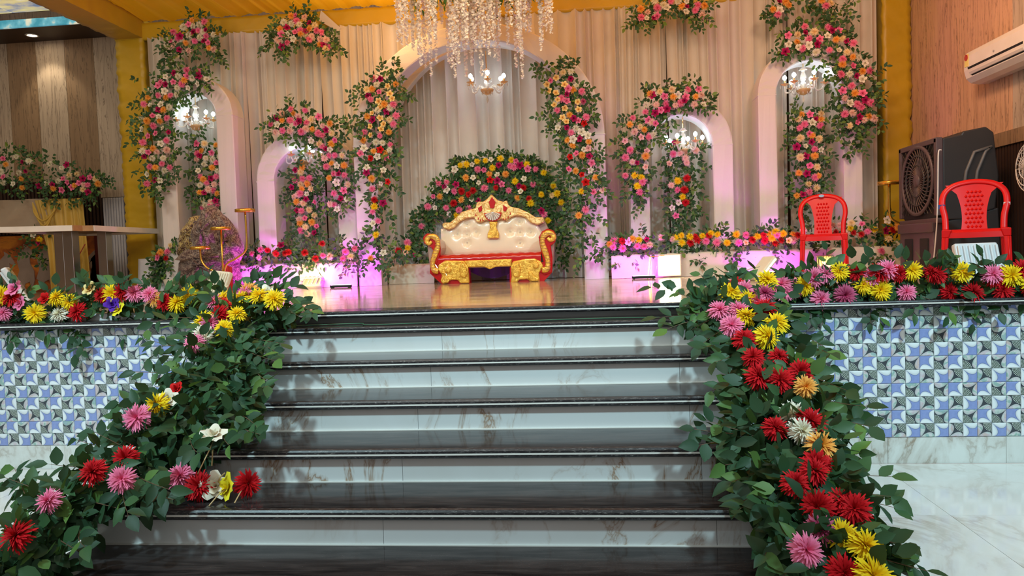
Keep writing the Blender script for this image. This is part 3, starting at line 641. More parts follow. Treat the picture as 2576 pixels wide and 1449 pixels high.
# puffed cream front of the backrest, pulled in at the crystal buttons
top = SO['crest'][1][22:]; top = sorted(top)
def ztop(x):
    for (xa, za), (xb, zb) in zip(top, top[1:]):
        if xa <= x <= xb: return za + (zb - za) * (x - xa) / max(1e-6, xb - xa) + 0.03
    return (top[0][1] if x < top[0][0] else top[-1][1]) + 0.0
xl, xr = SO['back'][1][1][0] + 0.0, SO['back'][1][-3][0] - 0.01
rows = []
for i in range(61):
    u = i / 60; x = xl + (xr - xl) * u; zb = 1.22; zt = ztop(x) if x < top[-1][0] else max(1.45, top[-1][1] - (x - top[-1][0]) * 1.8); row = []
    for j in range(25):
        z = zb + (zt - zb) * j / 24
        d = 0.05 * (1 - (2 * u - 1) ** 8) * (1 - abs(2 * j / 24 - 1) ** 6)
        for tx, tz in SO['tufts'][1]:
            r2 = (x - tx) ** 2 + (z - tz) ** 2; d -= 0.035 * math.exp(-r2 / 0.0012) + 0.012 * math.exp(-r2 / 0.006)
        row.append((x, 8.375 - d, z))
    rows.append(row)
pad = MB().grid([list(r) for r in zip(*rows)]).ob('back_padding', 'sofa_cream', sofa, True)
for tx, tz in SO['tufts'][1]: MB().ball((tx, 8.352, tz), 0.010, 8).ob('crystal_button', 'crystal', pad, True)
crest = sp('crest', 8.285, 8.375, 'sofa_pale_gold', 'crest_rail', bevel=0.012)
sp('red_diamond', 8.272, 8.29, 'sofa_red', 'red_inlay', crest, 0.004); sp('red_leaf_a', 8.272, 8.29, 'sofa_red', 'red_inlay', crest, 0.004); sp('red_leaf_b', 8.272, 8.29, 'sofa_red', 'red_inlay', crest, 0.004)
ped = sp('pedestal', 8.27, 8.36, 'sofa_gold', 'pedestal_carving', bevel=0.01)
mx, mz = SO['medal'][1][0]
MB().prism([(mx + 0.098 * math.cos(a_), mz + 0.10 * math.sin(a_)) for a_ in [math.pi + k * math.pi / 14 for k in range(15)]], 8.262, 8.30).ob('medallion_rim', 'sofa_red', crest, bevel=0.004)
for k in range(9):
    a0 = math.pi * (1.04 + k * 0.102); a1 = a0 + 0.28
    MB().prism([(mx, mz + 0.012), (mx + 0.084 * math.cos(a0), mz + 0.084 * math.sin(a0)), (mx + 0.092 * math.cos((a0 + a1) / 2), mz + 0.092 * math.sin((a0 + a1) / 2)), (mx + 0.084 * math.cos(a1), mz + 0.084 * math.sin(a1))], 8.248, 8.27).ob('medallion_rib', 'silver_foil', crest, bevel=0.003)
for sx in (-1, 1):
    for k in range(4):
        cx_, cz_ = mx + sx * (0.115 + 0.026 * k), mz + (-0.075 + 0.010 * k * (k - 1))
        MB().prism([(cx_ - 0.008, cz_ - 0.018), (cx_ + 0.008, cz_ - 0.012), (cx_ + 0.006 * sx, cz_ + 0.02)], 8.274, 8.29).ob('red_inlay', 'sofa_red', crest, bevel=0.003)
# seat, apron, elephants, arms
pz = SO['seat'][1]
rows = []
for j, (y, dz) in enumerate(((7.985, -0.085), (7.975, -0.03), (7.98, 0.0), (8.02, 0.02), (8.15, 0.032), (8.3, 0.03), (8.38, 0.02))):
    rows.append([(-1.615 + 1.16 * i / 40, y, 1.228 - 0.0 + dz + 0.004 * math.sin(i * 1.7 + j) + (0.0)) for i in range(41)])
MB().grid(rows).ob('seat', 'sofa_red', sofa, True)
MB().box(-1.60, -0.47, 8.0, 8.4, 1.10, 1.19).ob('seat_frame', 'sofa_mauve', sofa)
sp('apron', 7.965, 8.02, 'sofa_gold', 'apron', bevel=0.01)
for s_ in 'lr':
    el = sp('eleph_' + s_, 7.95, 8.02, 'sofa_gold', 'elephant_foot', bevel=0.014)
    for q in ('ear_', 'haunch_', 'trunk_'): sp(q + s_, 7.925, 7.965, 'sofa_gold', q + 'carving', el, 0.014)
    sp('red_' + s_, 7.985, 8.10, 'sofa_red', 'red_panel', bevel=0.004)
    arm = sp('arm_' + s_, 7.965, 8.04, 'sofa_red', 'arm', bevel=0.012)
    ctr = [(x_, 7.955, z_) for x_, z_ in SO['band_' + s_][1]]
    pth = curve(ctr, 5)
    MB().tube(pth, [0.030 + 0.004 * math.sin(i * 0.5) if i < len(pth) * 0.75 else 0.030 - 0.014 * (i - len(pth) * 0.75) / (len(pth) * 0.25) for i in range(len(pth))], 8, sx=0.45, up=(1, 0, 0)).ob('scroll_band', 'sofa_gold', arm, True)
    for i in range(3, int(len(pth) * 0.72), 2):
        p_ = pth[i]; MB().tube([p_ + Vector((-0.028, -0.012, 0.004)), p_ + Vector((0, -0.018, 0)), p_ + Vector((0.028, -0.012, -0.004))], 0.004, 5).ob('scroll_rib', 'sofa_pale_gold', arm, True)
    # padded arm body running back
    ax = [p_ for p_ in SO['arm_' + s_][1]]; cx_ = sum(p_[0] for p_ in ax) / len(ax)
    sg = 1 if s_ == 'l' else -1
    pr = [(cx_ - sg * 0.06, 1.10), (cx_ + sg * 0.03, 1.10), (cx_ + sg * 0.05, 1.25), (cx_ + sg * 0.075, 1.33), (cx_ + sg * 0.06, 1.41), (cx_ + sg * 0.0, 1.44), (cx_ - sg * 0.06, 1.42), (cx_ - sg * 0.08, 1.34)]
    MB().prism(pr, 8.03, 8.45).ob('arm_padding', 'sofa_mauve', sofa, bevel=0.02)
for x_ in (-1.50, -0.52): MB().box(x_ - 0.03, x_ + 0.03, 8.36, 8.44, ZS, 1.12).ob('back_leg', 'sofa_mauve', sofa)
ud = MB()
rows = [[(-1.30 + 0.55 * i / 20, 8.30 + 0.02 * math.sin(i), 1.12 - 0.02 * j - (0.03 * j) * math.sin(math.pi * i / 20)) for i in range(21)] for j in range(4)]
MB().grid(rows).ob('under_valance', 'purple_cloth', sofa, True)

# ------------------------------------------------------------------ chandeliers
def make_chandelier(label):
    c = thing('chandelier', label, 'chandelier', (0, 0, 0), group='gold and crystal chandeliers hanging in the arches', local=True)
    MB().tube([(0, 0, 0.22), (0, 0, 0.42)], 0.006, 6).ob('chain', 'chand_gold', c)
    MB().lathe([(1e-4, 0.23), (0.018, 0.225), (0.04, 0.205), (0.05, 0.195), (0.02, 0.19), (0.014, 0.175), (0.022, 0.16), (0.034, 0.13), (0.034, 0.10), (0.016, 0.07), (0.03, 0.055), (0.02, 0.03), (0.02, 0.0)], n=14).ob('stem', 'crystal', c, True)
    MB().lathe([(0.022, 0.19), (0.052, 0.197), (0.03, 0.203)], n=14).ob('stem_collar', 'chand_gold', c, True)
    MB().lathe([(1e-4, -0.075), (0.02, -0.07), (0.05, -0.055), (0.072, -0.03), (0.078, -0.012), (0.06, -0.004), (0.02, 0.0)], n=16).ob('bowl', 'amber_crystal', c, True)
    drop = MB().add([(0, 0, 0), (0.009, 0, -0.03), (0, 0.009, -0.03), (-0.009, 0, -0.03), (0, -0.009, -0.03), (0, 0, -0.055)], [(0, 1, 2), (0, 2, 3), (0, 3, 4), (0, 4, 1), (5, 2, 1), (5, 3, 2), (5, 4, 3), (5, 1, 4)])
    dm = me('crystal_drop', drop.v, drop.f, 'crystal')
    def drop_at(p, par, s=1.0):
        o = bpy.data.objects.new('crystal_drop', dm); link(o, par); o.location = Vector(p) - wloc(par); o.scale = (s, s, s)
    for k in range(6):
        a = k * math.pi / 3 + 0.4; ca_, sa_ = math.cos(a), math.sin(a)
        R_ = 0.215 if k % 2 else 0.19; hz = 0.045 if k % 2 else 0.06
        pth = curve([(0.03 * ca_, 0.03 * sa_, -0.01), (0.09 * ca_, 0.09 * sa_, 0.025), (0.14 * ca_, 0.14 * sa_, -0.03), (0.185 * ca_, 0.185 * sa_, -0.02), (R_ * ca_, R_ * sa_, hz - 0.02)], 5)
        arm = MB().tube(pth, 0.009, 6).ob('arm', 'crystal', c, True)
        ct = (R_ * ca_, R_ * sa_, hz)
        MB().lathe([(0.008, -0.02), (0.018, -0.012), (0.045, 0.0), (0.048, 0.004), (0.012, 0.004)], ct, 12).ob('drip_cup', 'amber_crystal', arm, True)
        MB().lathe([(0.011, 0.0), (0.010, 0.045), (1e-4, 0.046)], ct, 8).ob('candle', 'chand_gold', arm, True)
        MB().lathe([(0.008, 0.045), (0.021, 0.060), (0.024, 0.072), (0.018, 0.088), (1e-4, 0.102)], ct, 10).ob('bulb', 'bulb_glow', arm, True)
        for q in range(3):
            drop_at((ct[0] + 0.043 * math.cos(a + q * 2.1), ct[1] + 0.043 * math.sin(a + q * 2.1), ct[2] - 0.004), c, 0.9)
    for k in range(8):
        a = k * math.pi / 4; drop_at((0.06 * math.cos(a), 0.06 * math.sin(a), -0.03), c, 0.8)
    drop_at((0, 0, -0.075), c, 1.7)
    for k in range(10): drop_at((0, 0, -0.085 - 0.012 * k * 0.6), c, 0.35)
    return c
ch = [(-4.50, 8.42, 2.89, 'chandelier in the tall arch beside the gold post', 0.1), (-3.22, 8.42, 2.41, 'chandelier in the low arch above the row of LED bars', 0.9), (-1.03, 8.42, 3.12, 'chandelier in the big central arch above the sofa', 0.3),
      (1.14, 8.42, 2.34, 'chandelier in the low arch above the lit square floodlight', 0.75), (2.44, 8.42, 2.93, 'chandelier in the tall arch behind the red chair', 0.45)]
c0 = None
for x, y, z, lb, a in ch:
    if c0 is None: c0 = make_chandelier('gold crystal ' + lb); c0.location = (x, y, z); c0.rotation_euler = (0, 0, a)
    else: dup(c0, (x, y, z), a, 'gold crystal ' + lb)
    lamp('chandelier_lamp', 'POINT', (x, y - 0.02, z + 0.10), (0.60, 0.88, 1.0), 1.5, 0.12)

# ------------------------------------------------------------------ red plastic chairs
def make_chair(label):
    c = thing('plastic_chair', label, 'chair', group='red plastic chairs on the stage', local=True)
    W = 0.22
    # seat: dished shell with a rolled front apron
    rows = []
    for j in range(13):
        v_ = j / 12; y = -0.215 + 0.42 * v_; row = []
        for i in range(17):
            u = -1 + i / 8; hw = W * (1.0 - 0.08 * v_)
            row.append((u * hw, y - 0.02 * (1 - u * u) * (1 - v_), 0.43 - 0.012 * (1 - u ** 4) * math.sin(math.pi * v_) - 0.03 * max(0, 0.16 - v_) / 0.16))
        rows.append(row)
    m = MB().grid(rows)
    per = [rows[0][i] for i in range(17)] + [r[-1] for r in rows[1:]] + list(reversed(rows[-1][:-1])) + [r[0] for r in reversed(rows[1:-1])]
    m.grid([per + [per[0]], [(x_ * 1.02, y_ * 1.02, z_ - 0.045) for x_, y_, z_ in per + [per[0]]]])
    m.ob('seat', 'red_plastic', c, True)
    # legs: tapered channels, splayed
    for sx in (-1, 1):
        for sy in (-1, 1):
            x1, y1 = sx * (W - 0.012), -0.205 if sy < 0 else 0.19; x0, y0 = sx * (W - 0.004), y1 + sy * 0.04
            a, b = 0.030, 0.020
            bot = [(x0 - b, y0 - b, 0), (x0 + b, y0 - b, 0), (x0 + b, y0 + b, 0), (x0 - b, y0 + b, 0)]
            mid = [(x1 - a, y1 - a, 0.36), (x1 + a * 0.6, y1 - a, 0.36), (x1 + a * 0.6, y1 + a, 0.36), (x1 - a, y1 + a, 0.36)] if sx > 0 else [(x1 - a * 0.6, y1 - a, 0.36), (x1 + a, y1 - a, 0.36), (x1 + a, y1 + a, 0.36), (x1 - a * 0.6, y1 + a, 0.36)]
            tp = [(p[0] - sx * 0.02 if abs(p[0]) < abs(x1) else p[0], p[1], 0.425) for p in mid]
            lg = MB().hexa(bot, mid).hexa(mid, tp).ob('leg', 'red_plastic', c, bevel=0.006)
            MB().tube([(x0, y0 - sy * 0.0 - 0.021, 0.02), (x1, y1 - a - 0.001, 0.36)], 0.006, 5).ob('leg_rib', 'red_plastic', lg, True)
    # back: bowed frame with a quilted splat
    B = lambda x_, h: (x_, 0.19 + 0.11 * (h / 0.42) ** 1.1 - 0.10 * (x_ / 0.24) ** 2 * 0.25, 0.42 + h)
    pts = [B(-0.20, 0.0), B(-0.205, 0.12), B(-0.225, 0.24), B(-0.205, 0.34), B(-0.13, 0.405), B(0.0, 0.428), B(0.13, 0.405), B(0.205, 0.34), B(0.225, 0.24), B(0.205, 0.12), B(0.20, 0.0)]
    fr = MB().tube(curve(pts, 5), 0.024, 8, sx=0.42, up=(1, 0, 0)).ob('back_frame', 'red_plastic', c, True)
    rows = []
    for j in range(21):
        h = 0.405 * j / 20; hw = 0.085 + 0.055 * ((j / 20 - 0.25) ** 2) * 2.2 + (0.05 * max(0, (j / 20 - 0.8)) / 0.2)
        rows.append([B(hw * (-1 + i / 8), h) for i in range(17)])
    sp_ = MB().grid(rows); back_rows = [[(p[0], p[1] + 0.010, p[2]) for p in r] for r in rows]; sp_.grid([list(reversed(r)) for r in back_rows])
    splat = sp_.ob('splat', 'red_plastic', c, True)
    for j in range(9):
        for i in range(5 if j % 2 else 4):
            h = 0.03 + j * 0.038; x_ = (-0.056 + i * 0.028) if j % 2 else (-0.042 + i * 0.028)
            p = B(x_, h); MB().add([(p[0], p[1] - 0.012, p[2]), (p[0] - 0.013, p[1] - 0.001, p[2]), (p[0], p[1] - 0.001, p[2] - 0.017), (p[0] + 0.013, p[1] - 0.001, p[2]), (p[0], p[1] - 0.001, p[2] + 0.017)], [(0, 1, 2), (0, 2, 3), (0, 3, 4), (0, 4, 1)]).ob('quilt_stud', 'red_plastic', splat)
    return c
cA = make_chair('red plastic chair standing before the lit flower bed'); cA.location = (2.355, 7.55, ZS); cA.scale = (0.93, 0.93, 0.93); cA.rotation_euler = (0, 0, -0.29)
o = MB().lathe([(0.028, 0.0), (0.028, 0.003), (1e-4, 0.003)], (0, 0, 0), 14, 'Y').ob('oval_sticker', 'sticker_blue', cA); o.location = (-0.01, 0.262, 0.845); o.scale = (1, 1, 0.55)
o['label'] = 'small oval blue and white maker sticker'
cB = dup(cA, (2.87, 5.75, ZS), -0.44, 'red plastic chair behind the pale blue ribbed floodlight, beside the air cooler')
cB.scale = (0.93, 0.93, 0.87)
for ch_ in list(cB.children):
    if ch_.name.startswith('oval_sticker'): bpy.data.objects.remove(ch_)
MB().box(-0.255, -0.205, 0.215, 0.222, 0.62, 0.655).ob('side_sticker', 'sticker_navy', cB); MB().box(0.20, 0.245, 0.215, 0.222, 0.625, 0.65).ob('side_sticker', 'sticker_white', cB)

# ------------------------------------------------------------------ air cooler
co_ = thing('air_cooler', 'large black desert air cooler with round grille on a plum stand', 'air cooler', (3.2, 7.0, ZS))
YN, YF = 6.62, 7.36
body = [(3.05, 1.40), (3.05, 2.09), (3.20, 2.115), (3.215, 2.14), (3.40, 2.17), (3.46, 2.12), (3.50, 1.75), (3.47, 1.48), (3.20, 1.40)]
MB().prism(body, YN, YF).ob('body', 'black_plastic', co_, bevel=0.012)
# front grille frame facing the stage
def yz(points, x0, x1, name, mat, par, bev=0.0): return MB().prism_x(points, x0, x1).ob(name, mat, par, bevel=bev)
gy, gz = (YN + YF) / 2, 1.765
front = yz([(YN + 0.02, 1.46), (YN + 0.10, 1.385), (YF - 0.10, 1.385), (YF - 0.02, 1.46), (YF, 2.09), (YN, 2.09)], 3.02, 3.055, 'front_panel', 'void_black', co_)
for a_, b_ in ((YN - 0.005, YN + 0.045), (YF - 0.045, YF + 0.005)): MB().box(2.995, 3.05, a_, b_, 1.44, 2.095).ob('grille_frame', 'plum_plastic', front, bevel=0.006)
for a_, b_ in ((1.375, 1.42), (2.055, 2.10)): MB().box(2.995, 3.05, YN, YF, a_, b_).ob('grille_frame', 'plum_plastic', front, bevel=0.006)
def ring(r0, r1, x, name, mat, par, n=40):
    v = []; 
    for k in range(n):
        a_ = 2 * math.pi * k / n
        for r__, xx in ((r0, x), (r1, x), (r1, x + 0.02), (r0, x + 0.02)): v.append((xx, gy + r__ * math.cos(a_), gz + r__ * math.sin(a_)))
    f = [(4 * k + q, 4 * k + (q + 1) % 4, 4 * ((k + 1) % n) + (q + 1) % 4, 4 * ((k + 1) % n) + q) for k in range(n) for q in range(4)]
    return ob(name, v, f, mat, par, True)
ring(0.285, 0.315, 2.990, 'grille_ring', 'plum_plastic', front); ring(0.215, 0.228, 2.992, 'grille_ring', 'black_plastic', front); ring(0.135, 0.146, 2.992, 'grille_ring', 'black_plastic', front)
MB().lathe([(1e-4, 2.985), (0.055, 2.988), (0.06, 3.01)], (0, gy, gz), 20, 'X').ob('hub', 'plum_plastic', front, True)
for k in range(36):
    a0 = 2 * math.pi * k / 36; pts = [(2.998, gy + r__ * math.cos(a0 + (0.30 - r__) * 2.2), gz + r__ * math.sin(a0 + (0.30 - r__) * 2.2)) for r__ in (0.055, 0.12, 0.18, 0.24, 0.29)]
    MB().tube(pts, 0.0045, 4).ob('grille_blade', 'plum_plastic', front)
for k in range(44):
    a0 = 2 * math.pi * k / 44; ca_, sa_ = math.cos(a0), math.sin(a0); R1 = min((YF - YN) / 2 - 0.04, 9) / max(abs(ca_), 1e-3); R2 = 0.30 / max(abs(sa_), 1e-3); R_ = min(R1, R2, 0.44)
    if R_ > 0.325: MB().tube([(3.003, gy + 0.312 * ca_, gz + 0.312 * sa_), (3.006, gy + R_ * ca_, gz + R_ * sa_)], 0.004, 4).ob('grille_louvre', 'black_plastic', front)
# raised ribs on the near side
for d_ in (0.0, 0.09):
    MB().tube([(3.20 + d_, YN - 0.004, 1.52), (3.235 + d_, YN - 0.004, 1.80), (3.30 + d_, YN - 0.004, 1.96), (3.44 - d_ * 0.2, YN - 0.004, 2.0 - d_ * 0.1)], 0.014, 6).ob('side_rib', 'grey_plastic', co_, True)
tank = MB().prism([(3.06, 1.03), (3.05, 1.39), (3.22, 1.41), (3.50, 1.49), (3.52, 1.10), (3.49, ZS + 0.01), (3.08, ZS + 0.01)], YN + 0.01, YF - 0.01).ob('tank', 'black_plastic', co_, bevel=0.012)
stn = MB().box(2.985, 3.10, YN + 0.03, YF - 0.03, ZS, 1.38).ob('stand', 'plum_plastic', co_, bevel=0.01)
for k in range(2): MB().box(2.975, 2.99, YN + 0.12 + k * 0.31, YN + 0.28 + k * 0.31, ZS + 0.03, 1.25).ob('stand_slot', 'void_black', stn, bevel=0.008)
MB().box(2.968, 3.0, YN + 0.02, YF - 0.02, 1.30, 1.385).ob('stand_lip', 'plum_plastic', stn, bevel=0.008)
tag(MB().tube(curve([(3.02, 6.58, 1.985), (3.0, 6.58, 1.98), (2.99, 6.57, 1.9), (2.98, 6.56, 1.6), (2.96, 6.54, 1.35), (2.92, 6.5, 1.1), (2.88, 6.45, ZS + 0.01), (2.8, 6.3, ZS + 0.006)], 6), 0.006, 6).ob('white_cable', 'cable_white', None, True), 'thin white cable hanging down the corner of the air cooler', 'cable')

# ------------------------------------------------------------------ wall air conditioner
ac = thing('air_conditioner', 'white split air conditioner on the side wall', 'air conditioner', (3.72, 6.75, 2.79))
prof = [(3.735, 2.64), (3.735, 2.945), (3.60, 2.945), (3.535, 2.925), (3.515, 2.88), (3.512, 2.76), (3.53, 2.69), (3.57, 2.65), (3.64, 2.635)]
MB().prism(prof, 6.22, 7.22).ob('body', 'white_plastic', ac, bevel=0.012)
MB().hexa([(3.519, 6.30, 2.735), (3.519, 7.14, 2.735), (3.60, 7.14, 2.735), (3.60, 6.30, 2.735)], [(3.507, 6.30, 2.78), (3.507, 7.14, 2.78), (3.60, 7.14, 2.78), (3.60, 6.30, 2.78)]).ob('air_outlet', 'void_black', ac)
MB().hexa([(3.520, 6.30, 2.712), (3.520, 7.12, 2.712), (3.535, 7.12, 2.706), (3.535, 6.30, 2.706)], [(3.508, 6.30, 2.732), (3.508, 7.12, 2.732), (3.525, 7.12, 2.735), (3.525, 6.30, 2.735)]).ob('flap', 'white_plastic', ac)
MB().hexa([(3.535, 6.30, 2.692), (3.535, 7.10, 2.692), (3.56, 7.10, 2.69), (3.56, 6.30, 2.69)], [(3.517, 6.30, 2.706), (3.517, 7.10, 2.706), (3.54, 7.10, 2.706), (3.54, 6.30, 2.706)]).ob('flap_slot', 'void_black', ac)
st_ = MB().box(3.509, 3.513, 7.13, 7.195, 2.79, 2.90).ob('rating_sticker', 'sticker_yellow', ac); MB().lathe([(0.028, 3.505), (0.028, 3.509), (1e-4, 3.505)], (0, 7.163, 2.872), 14, 'X').ob('sticker_star_dial', 'sticker_red', st_)
MB().lathe([(0.010, 3.508), (0.010, 3.513), (1e-4, 3.508)], (0, 6.72, 2.815), 10, 'X').ob('badge', 'flood_grey', ac)

# ------------------------------------------------------------------ wall fan at the edge of the frame
wf = thing('wall_fan', 'white wire-guarded wall fan beside the dark slats', 'fan', (3.72, 6.2, 1.78))
fx, fy, fz = 3.56, 6.2, 1.78
for k, (r__, dx) in enumerate(((0.20, 0.0), (0.20, -0.05), (0.15, -0.075), (0.09, -0.085))):
    MB().tube([(fx + dx + 0.0, fy + r__ * math.cos(a_ * math.pi / 16), fz + r__ * math.sin(a_ * math.pi / 16)) for a_ in range(33)], 0.004, 5).ob('guard_ring', 'white_plastic', wf, True)
for k in range(28):
    a_ = k * math.pi / 14; ca_, sa_ = math.cos(a_), math.sin(a_)
    MB().tube([(fx, fy + 0.20 * ca_, fz + 0.20 * sa_), (fx - 0.05, fy + 0.20 * ca_, fz + 0.20 * sa_), (fx - 0.085, fy + 0.08 * ca_, fz + 0.08 * sa_), (fx - 0.088, fy + 0.03 * ca_, fz + 0.03 * sa_)], 0.002, 4).ob('guard_wire', 'white_plastic', wf)
for k in range(3):
    a_ = k * 2.094; ca_, sa_ = math.cos(a_), math.sin(a_); cb_, sb_ = math.cos(a_ + 0.7), math.sin(a_ + 0.7)
    MB().add([(fx - 0.03, fy + 0.03 * ca_, fz + 0.03 * sa_), (fx - 0.05, fy + 0.17 * ca_, fz + 0.17 * sa_), (fx - 0.02, fy + 0.17 * cb_, fz + 0.17 * sb_), (fx - 0.015, fy + 0.04 * cb_, fz + 0.04 * sb_)], [(0, 1, 2, 3)]).ob('blade', 'flood_grey', wf)
MB().lathe([(1e-4, fx - 0.09), (0.035, fx - 0.085), (0.04, fx), (0.06, fx + 0.05), (0.05, fx + 0.12), (0.03, 3.735)], (0, fy, fz), 16, 'X').ob('motor', 'white_plastic', wf, True)

# ------------------------------------------------------------------ flood lights
def make_flood(label, loc, rot, w, h, mat, glowm=None, ribs=8, group='white LED floodlights on the stage', d=0.05):
    """local: glass faces -Y, ribbed back faces +Y; w wide, h tall, bottom edge at z=0"""
    o = thing('floodlight', label, 'floodlight', loc, 0, group, local=True); o.rotation_euler = rot
    fr = MB().box(-w / 2, w / 2, -d / 2, d / 2, 0, h).ob('housing', mat, o, bevel=0.012)
    MB().box(-w / 2 + 0.018, w / 2 - 0.018, -d / 2 - 0.004, -d / 2 + 0.002, 0.018, h - 0.018).ob('glass', glowm or 'clear_glass', o)
    for k in range(ribs):
        x = -w / 2 + w * (k + 0.5) / ribs; MB().box(x - w / ribs * 0.22, x + w / ribs * 0.22, d / 2, d / 2 + 0.016, 0.02, h - 0.02).ob('cooling_fin', mat, fr, bevel=0.004)
    for sx in (-1, 1):
        MB().tube([(sx * (w / 2 + 0.004), 0, h * 0.5), (sx * (w / 2 + 0.012), d * 1.6, h * 0.15), (sx * (w / 2 + 0.008), d * 2.4, 0.012)], 0.006, 5).ob('bracket_arm', mat, o)
    MB().tube([(-w / 2 - 0.008, d * 2.4, 0.012), (w / 2 + 0.008, d * 2.4, 0.012)], 0.006, 5).ob('bracket_bar', mat, o)
    return o
PI = math.pi
make_flood('pale blue ribbed floodlight back, leaning before the red chair by the cooler', (2.52, 4.98, ZS + 0.02), (0.30, 0, PI + 0.05), 0.27, 0.26, 'flood_white')
make_flood('cream ribbed floodlight back, leaning beside the three-tier gold stand', (-3.06, 5.85, ZS + 0.02), (0.42, -0.10, PI - 0.30), 0.20, 0.24, 'flood_cream')
make_flood('white floodlight seen edge-on, leaning in the flowers near the steel table', (-4.44, 5.55, ZS + 0.03), (-0.50, 0.0, PI * 0.5 + 0.60), 0.26, 0.34, 'flood_white', d=0.045)
fl_ = make_flood('glowing square floodlight facing the hall before the flower bed', (0.90, 7.92, ZS + 0.012), (-0.05, 0, 0.0), 0.245, 0.235, 'flood_cream', 'flood_glow')
lamp('floodlight_lamp', 'AREA', (0.90, 7.86, 1.06), (1.0, 0.80, 0.45), 4, 0.2, 0.2, (0.6, 4.0, 1.0))
make_flood('leaning lit floodlight seen edge-on before the pink flower bed', (1.47, 6.6, ZS + 0.012), (0.0, 0.78, 0.45), 0.05, 0.26, 'flood_cream', 'flood_glow_soft', ribs=1, d=0.16)
make_flood('grey ribbed floodlight back under the red chair, lighting the bed yellow', (2.46, 7.86, ZS + 0.012), (0.06, 0, PI), 0.185, 0.17, 'flood_grey')
make_flood('grey floodlight lying tilted back before the yellow lit flowers', (-3.03, 8.0, ZS + 0.012), (0.95, 0, PI), 0.24, 0.20, 'flood_grey', ribs=5)
# spill of the flood lights on the beds
lamp('floodlight_lamp', 'SPOT', (2.46, 7.80, 1.0), (1.0, 0.70, 0.14), 14, 0.06, target=(2.5, 8.4, 1.45), spot=150, blend=0.9)
lamp('floodlight_lamp', 'SPOT', (-3.03, 7.86, 1.0), (1.0, 0.74, 0.18), 14, 0.06, target=(-3.05, 8.4, 1.5), spot=150, blend=0.9)
def led_bar(label, x0, x1, y, rz=0.0):
    o = thing('led_bar', label, 'LED bar', ((x0 + x1) / 2, y, ZS), rz, 'slim pink LED bars on the stage floor', local=True)
    w = x1 - x0
    MB().box(-w / 2, w / 2, -0.03, 0.03, 0.004, 0.03).ob('housing', 'void_black', o, bevel=0.004)
    MB().box(-w / 2 + 0.01, w / 2 - 0.01, -0.022, 0.022, 0.03, 0.034).ob('lens', 'led_pink', o)
    for sx in (-1, 1): MB().box(sx * (w / 2 - 0.02) - 0.008, sx * (w / 2 - 0.02) + 0.008, -0.035, 0.035, 0.0, 0.006).ob('foot', 'void_black', o)
    c_ = (x0 + x1) / 2
    lamp('led_bar_lamp', 'AREA', (c_, y, ZS + 0.05), (0.80, 0.03, 1.0), 9, w, 0.05, (c_, y + 0.6, ZS + 0.75))
led_bar('slim pink LED bar behind the three-tier gold stand', -3.74, -3.42, 7.84)
led_bar('slim pink LED bar at the foot of the big arch', -2.76, -2.53, 7.86)
led_bar('slim pink LED bar beside the glowing square floodlight', 0.50, 0.74, 7.80)
led_bar('slim pink LED bar behind the leaning lit floodlight', 1.78, 2.02, 7.80)
bx = thing('control_box', 'grey plastic control box lying before the flower bed', 'box', (1.62, 7.96, ZS))
MB().box(1.50, 1.73, 7.92, 8.0, ZS, ZS + 0.085).ob('case', 'white_plastic', bx, bevel=0.01); MB().tube(curve([(1.56, 7.915, ZS + 0.06), (1.55, 7.89, ZS + 0.03), (1.57, 7.88, ZS + 0.006), (1.70, 7.86, ZS + 0.006)], 5), 0.004, 5).ob('lead', 'void_black', bx, True)
dk = thing('coiled_cable', 'flat coil of black cable before the red chair', 'cable', (2.02, 7.72, ZS))
for k in range(4):
    MB().tube([(2.02 + (0.11 - 0.012 * k) * math.cos(a_ * PI / 12), 7.72 + (0.09 - 0.008 * k) * math.sin(a_ * PI / 12), ZS + 0.008 + 0.011 * k) for a_ in range(25)], 0.008, 6).ob('cable_loop', 'void_black', dk, True)
# bent wire stand beside the glowing floodlight
ws = thing('wire_stand', 'thin bent wire stand beside the glowing square floodlight', 'stand', (0.76, 7.8, ZS))
for a_, b_ in (((0.66, 7.78, ZS), (0.69, 7.82, 1.16)), ((0.70, 7.86, ZS), (0.70, 7.84, 1.16)), ((0.69, 7.83, 1.16), (0.84, 7.80, 1.165))):
    MB().tube([a_, b_], 0.004, 5).ob('wire', 'gold_metal', ws)
# ------------------------------------------------------------------ gold tiered stands
def tray(par, c, r):
    MB().lathe([(1e-4, 0.0), (r, 0.0), (r, 0.032), (r - 0.004, 0.032), (r - 0.006, 0.006), (1e-4, 0.006)], c, 24).ob('tray', 'gold_metal', par, True)
gs = thing('tiered_stand', 'three-tier gold metal stand beside the brocade heap', 'stand', (-3.83, 7.62, ZS))
base_z = ZS
for pts, tz, tc in (([(-3.86, 7.62, base_z), (-3.86, 7.62, 1.60)], 1.60, (-3.86, 7.62)), ([(-3.88, 7.61, base_z), (-3.88, 7.61, 1.08), (-3.93, 7.61, 1.15), (-4.03, 7.61, 1.20), (-4.09, 7.61, 1.28), (-4.10, 7.61, 1.40)], 1.40, (-4.10, 7.61)), ([(-3.84, 7.61, base_z), (-3.84, 7.61, 1.15), (-3.80, 7.61, 1.24), (-3.70, 7.61, 1.29), (-3.60, 7.61, 1.36), (-3.575, 7.61, 1.46), (-3.575, 7.61, 1.78)], 1.78, (-3.575, 7.61))):
    MB().tube(curve(pts, 5) if len(pts) > 2 else pts, 0.011, 8).ob('stem', 'gold_metal', gs, True)
    tray(gs, (tc[0], tc[1], tz), 0.105)
MB().lathe([(1e-4, 0), (0.12, 0), (0.12, 0.012), (1e-4, 0.014)], (-3.86, 7.62, ZS), 24).ob('base_plate', 'gold_metal', gs, True)
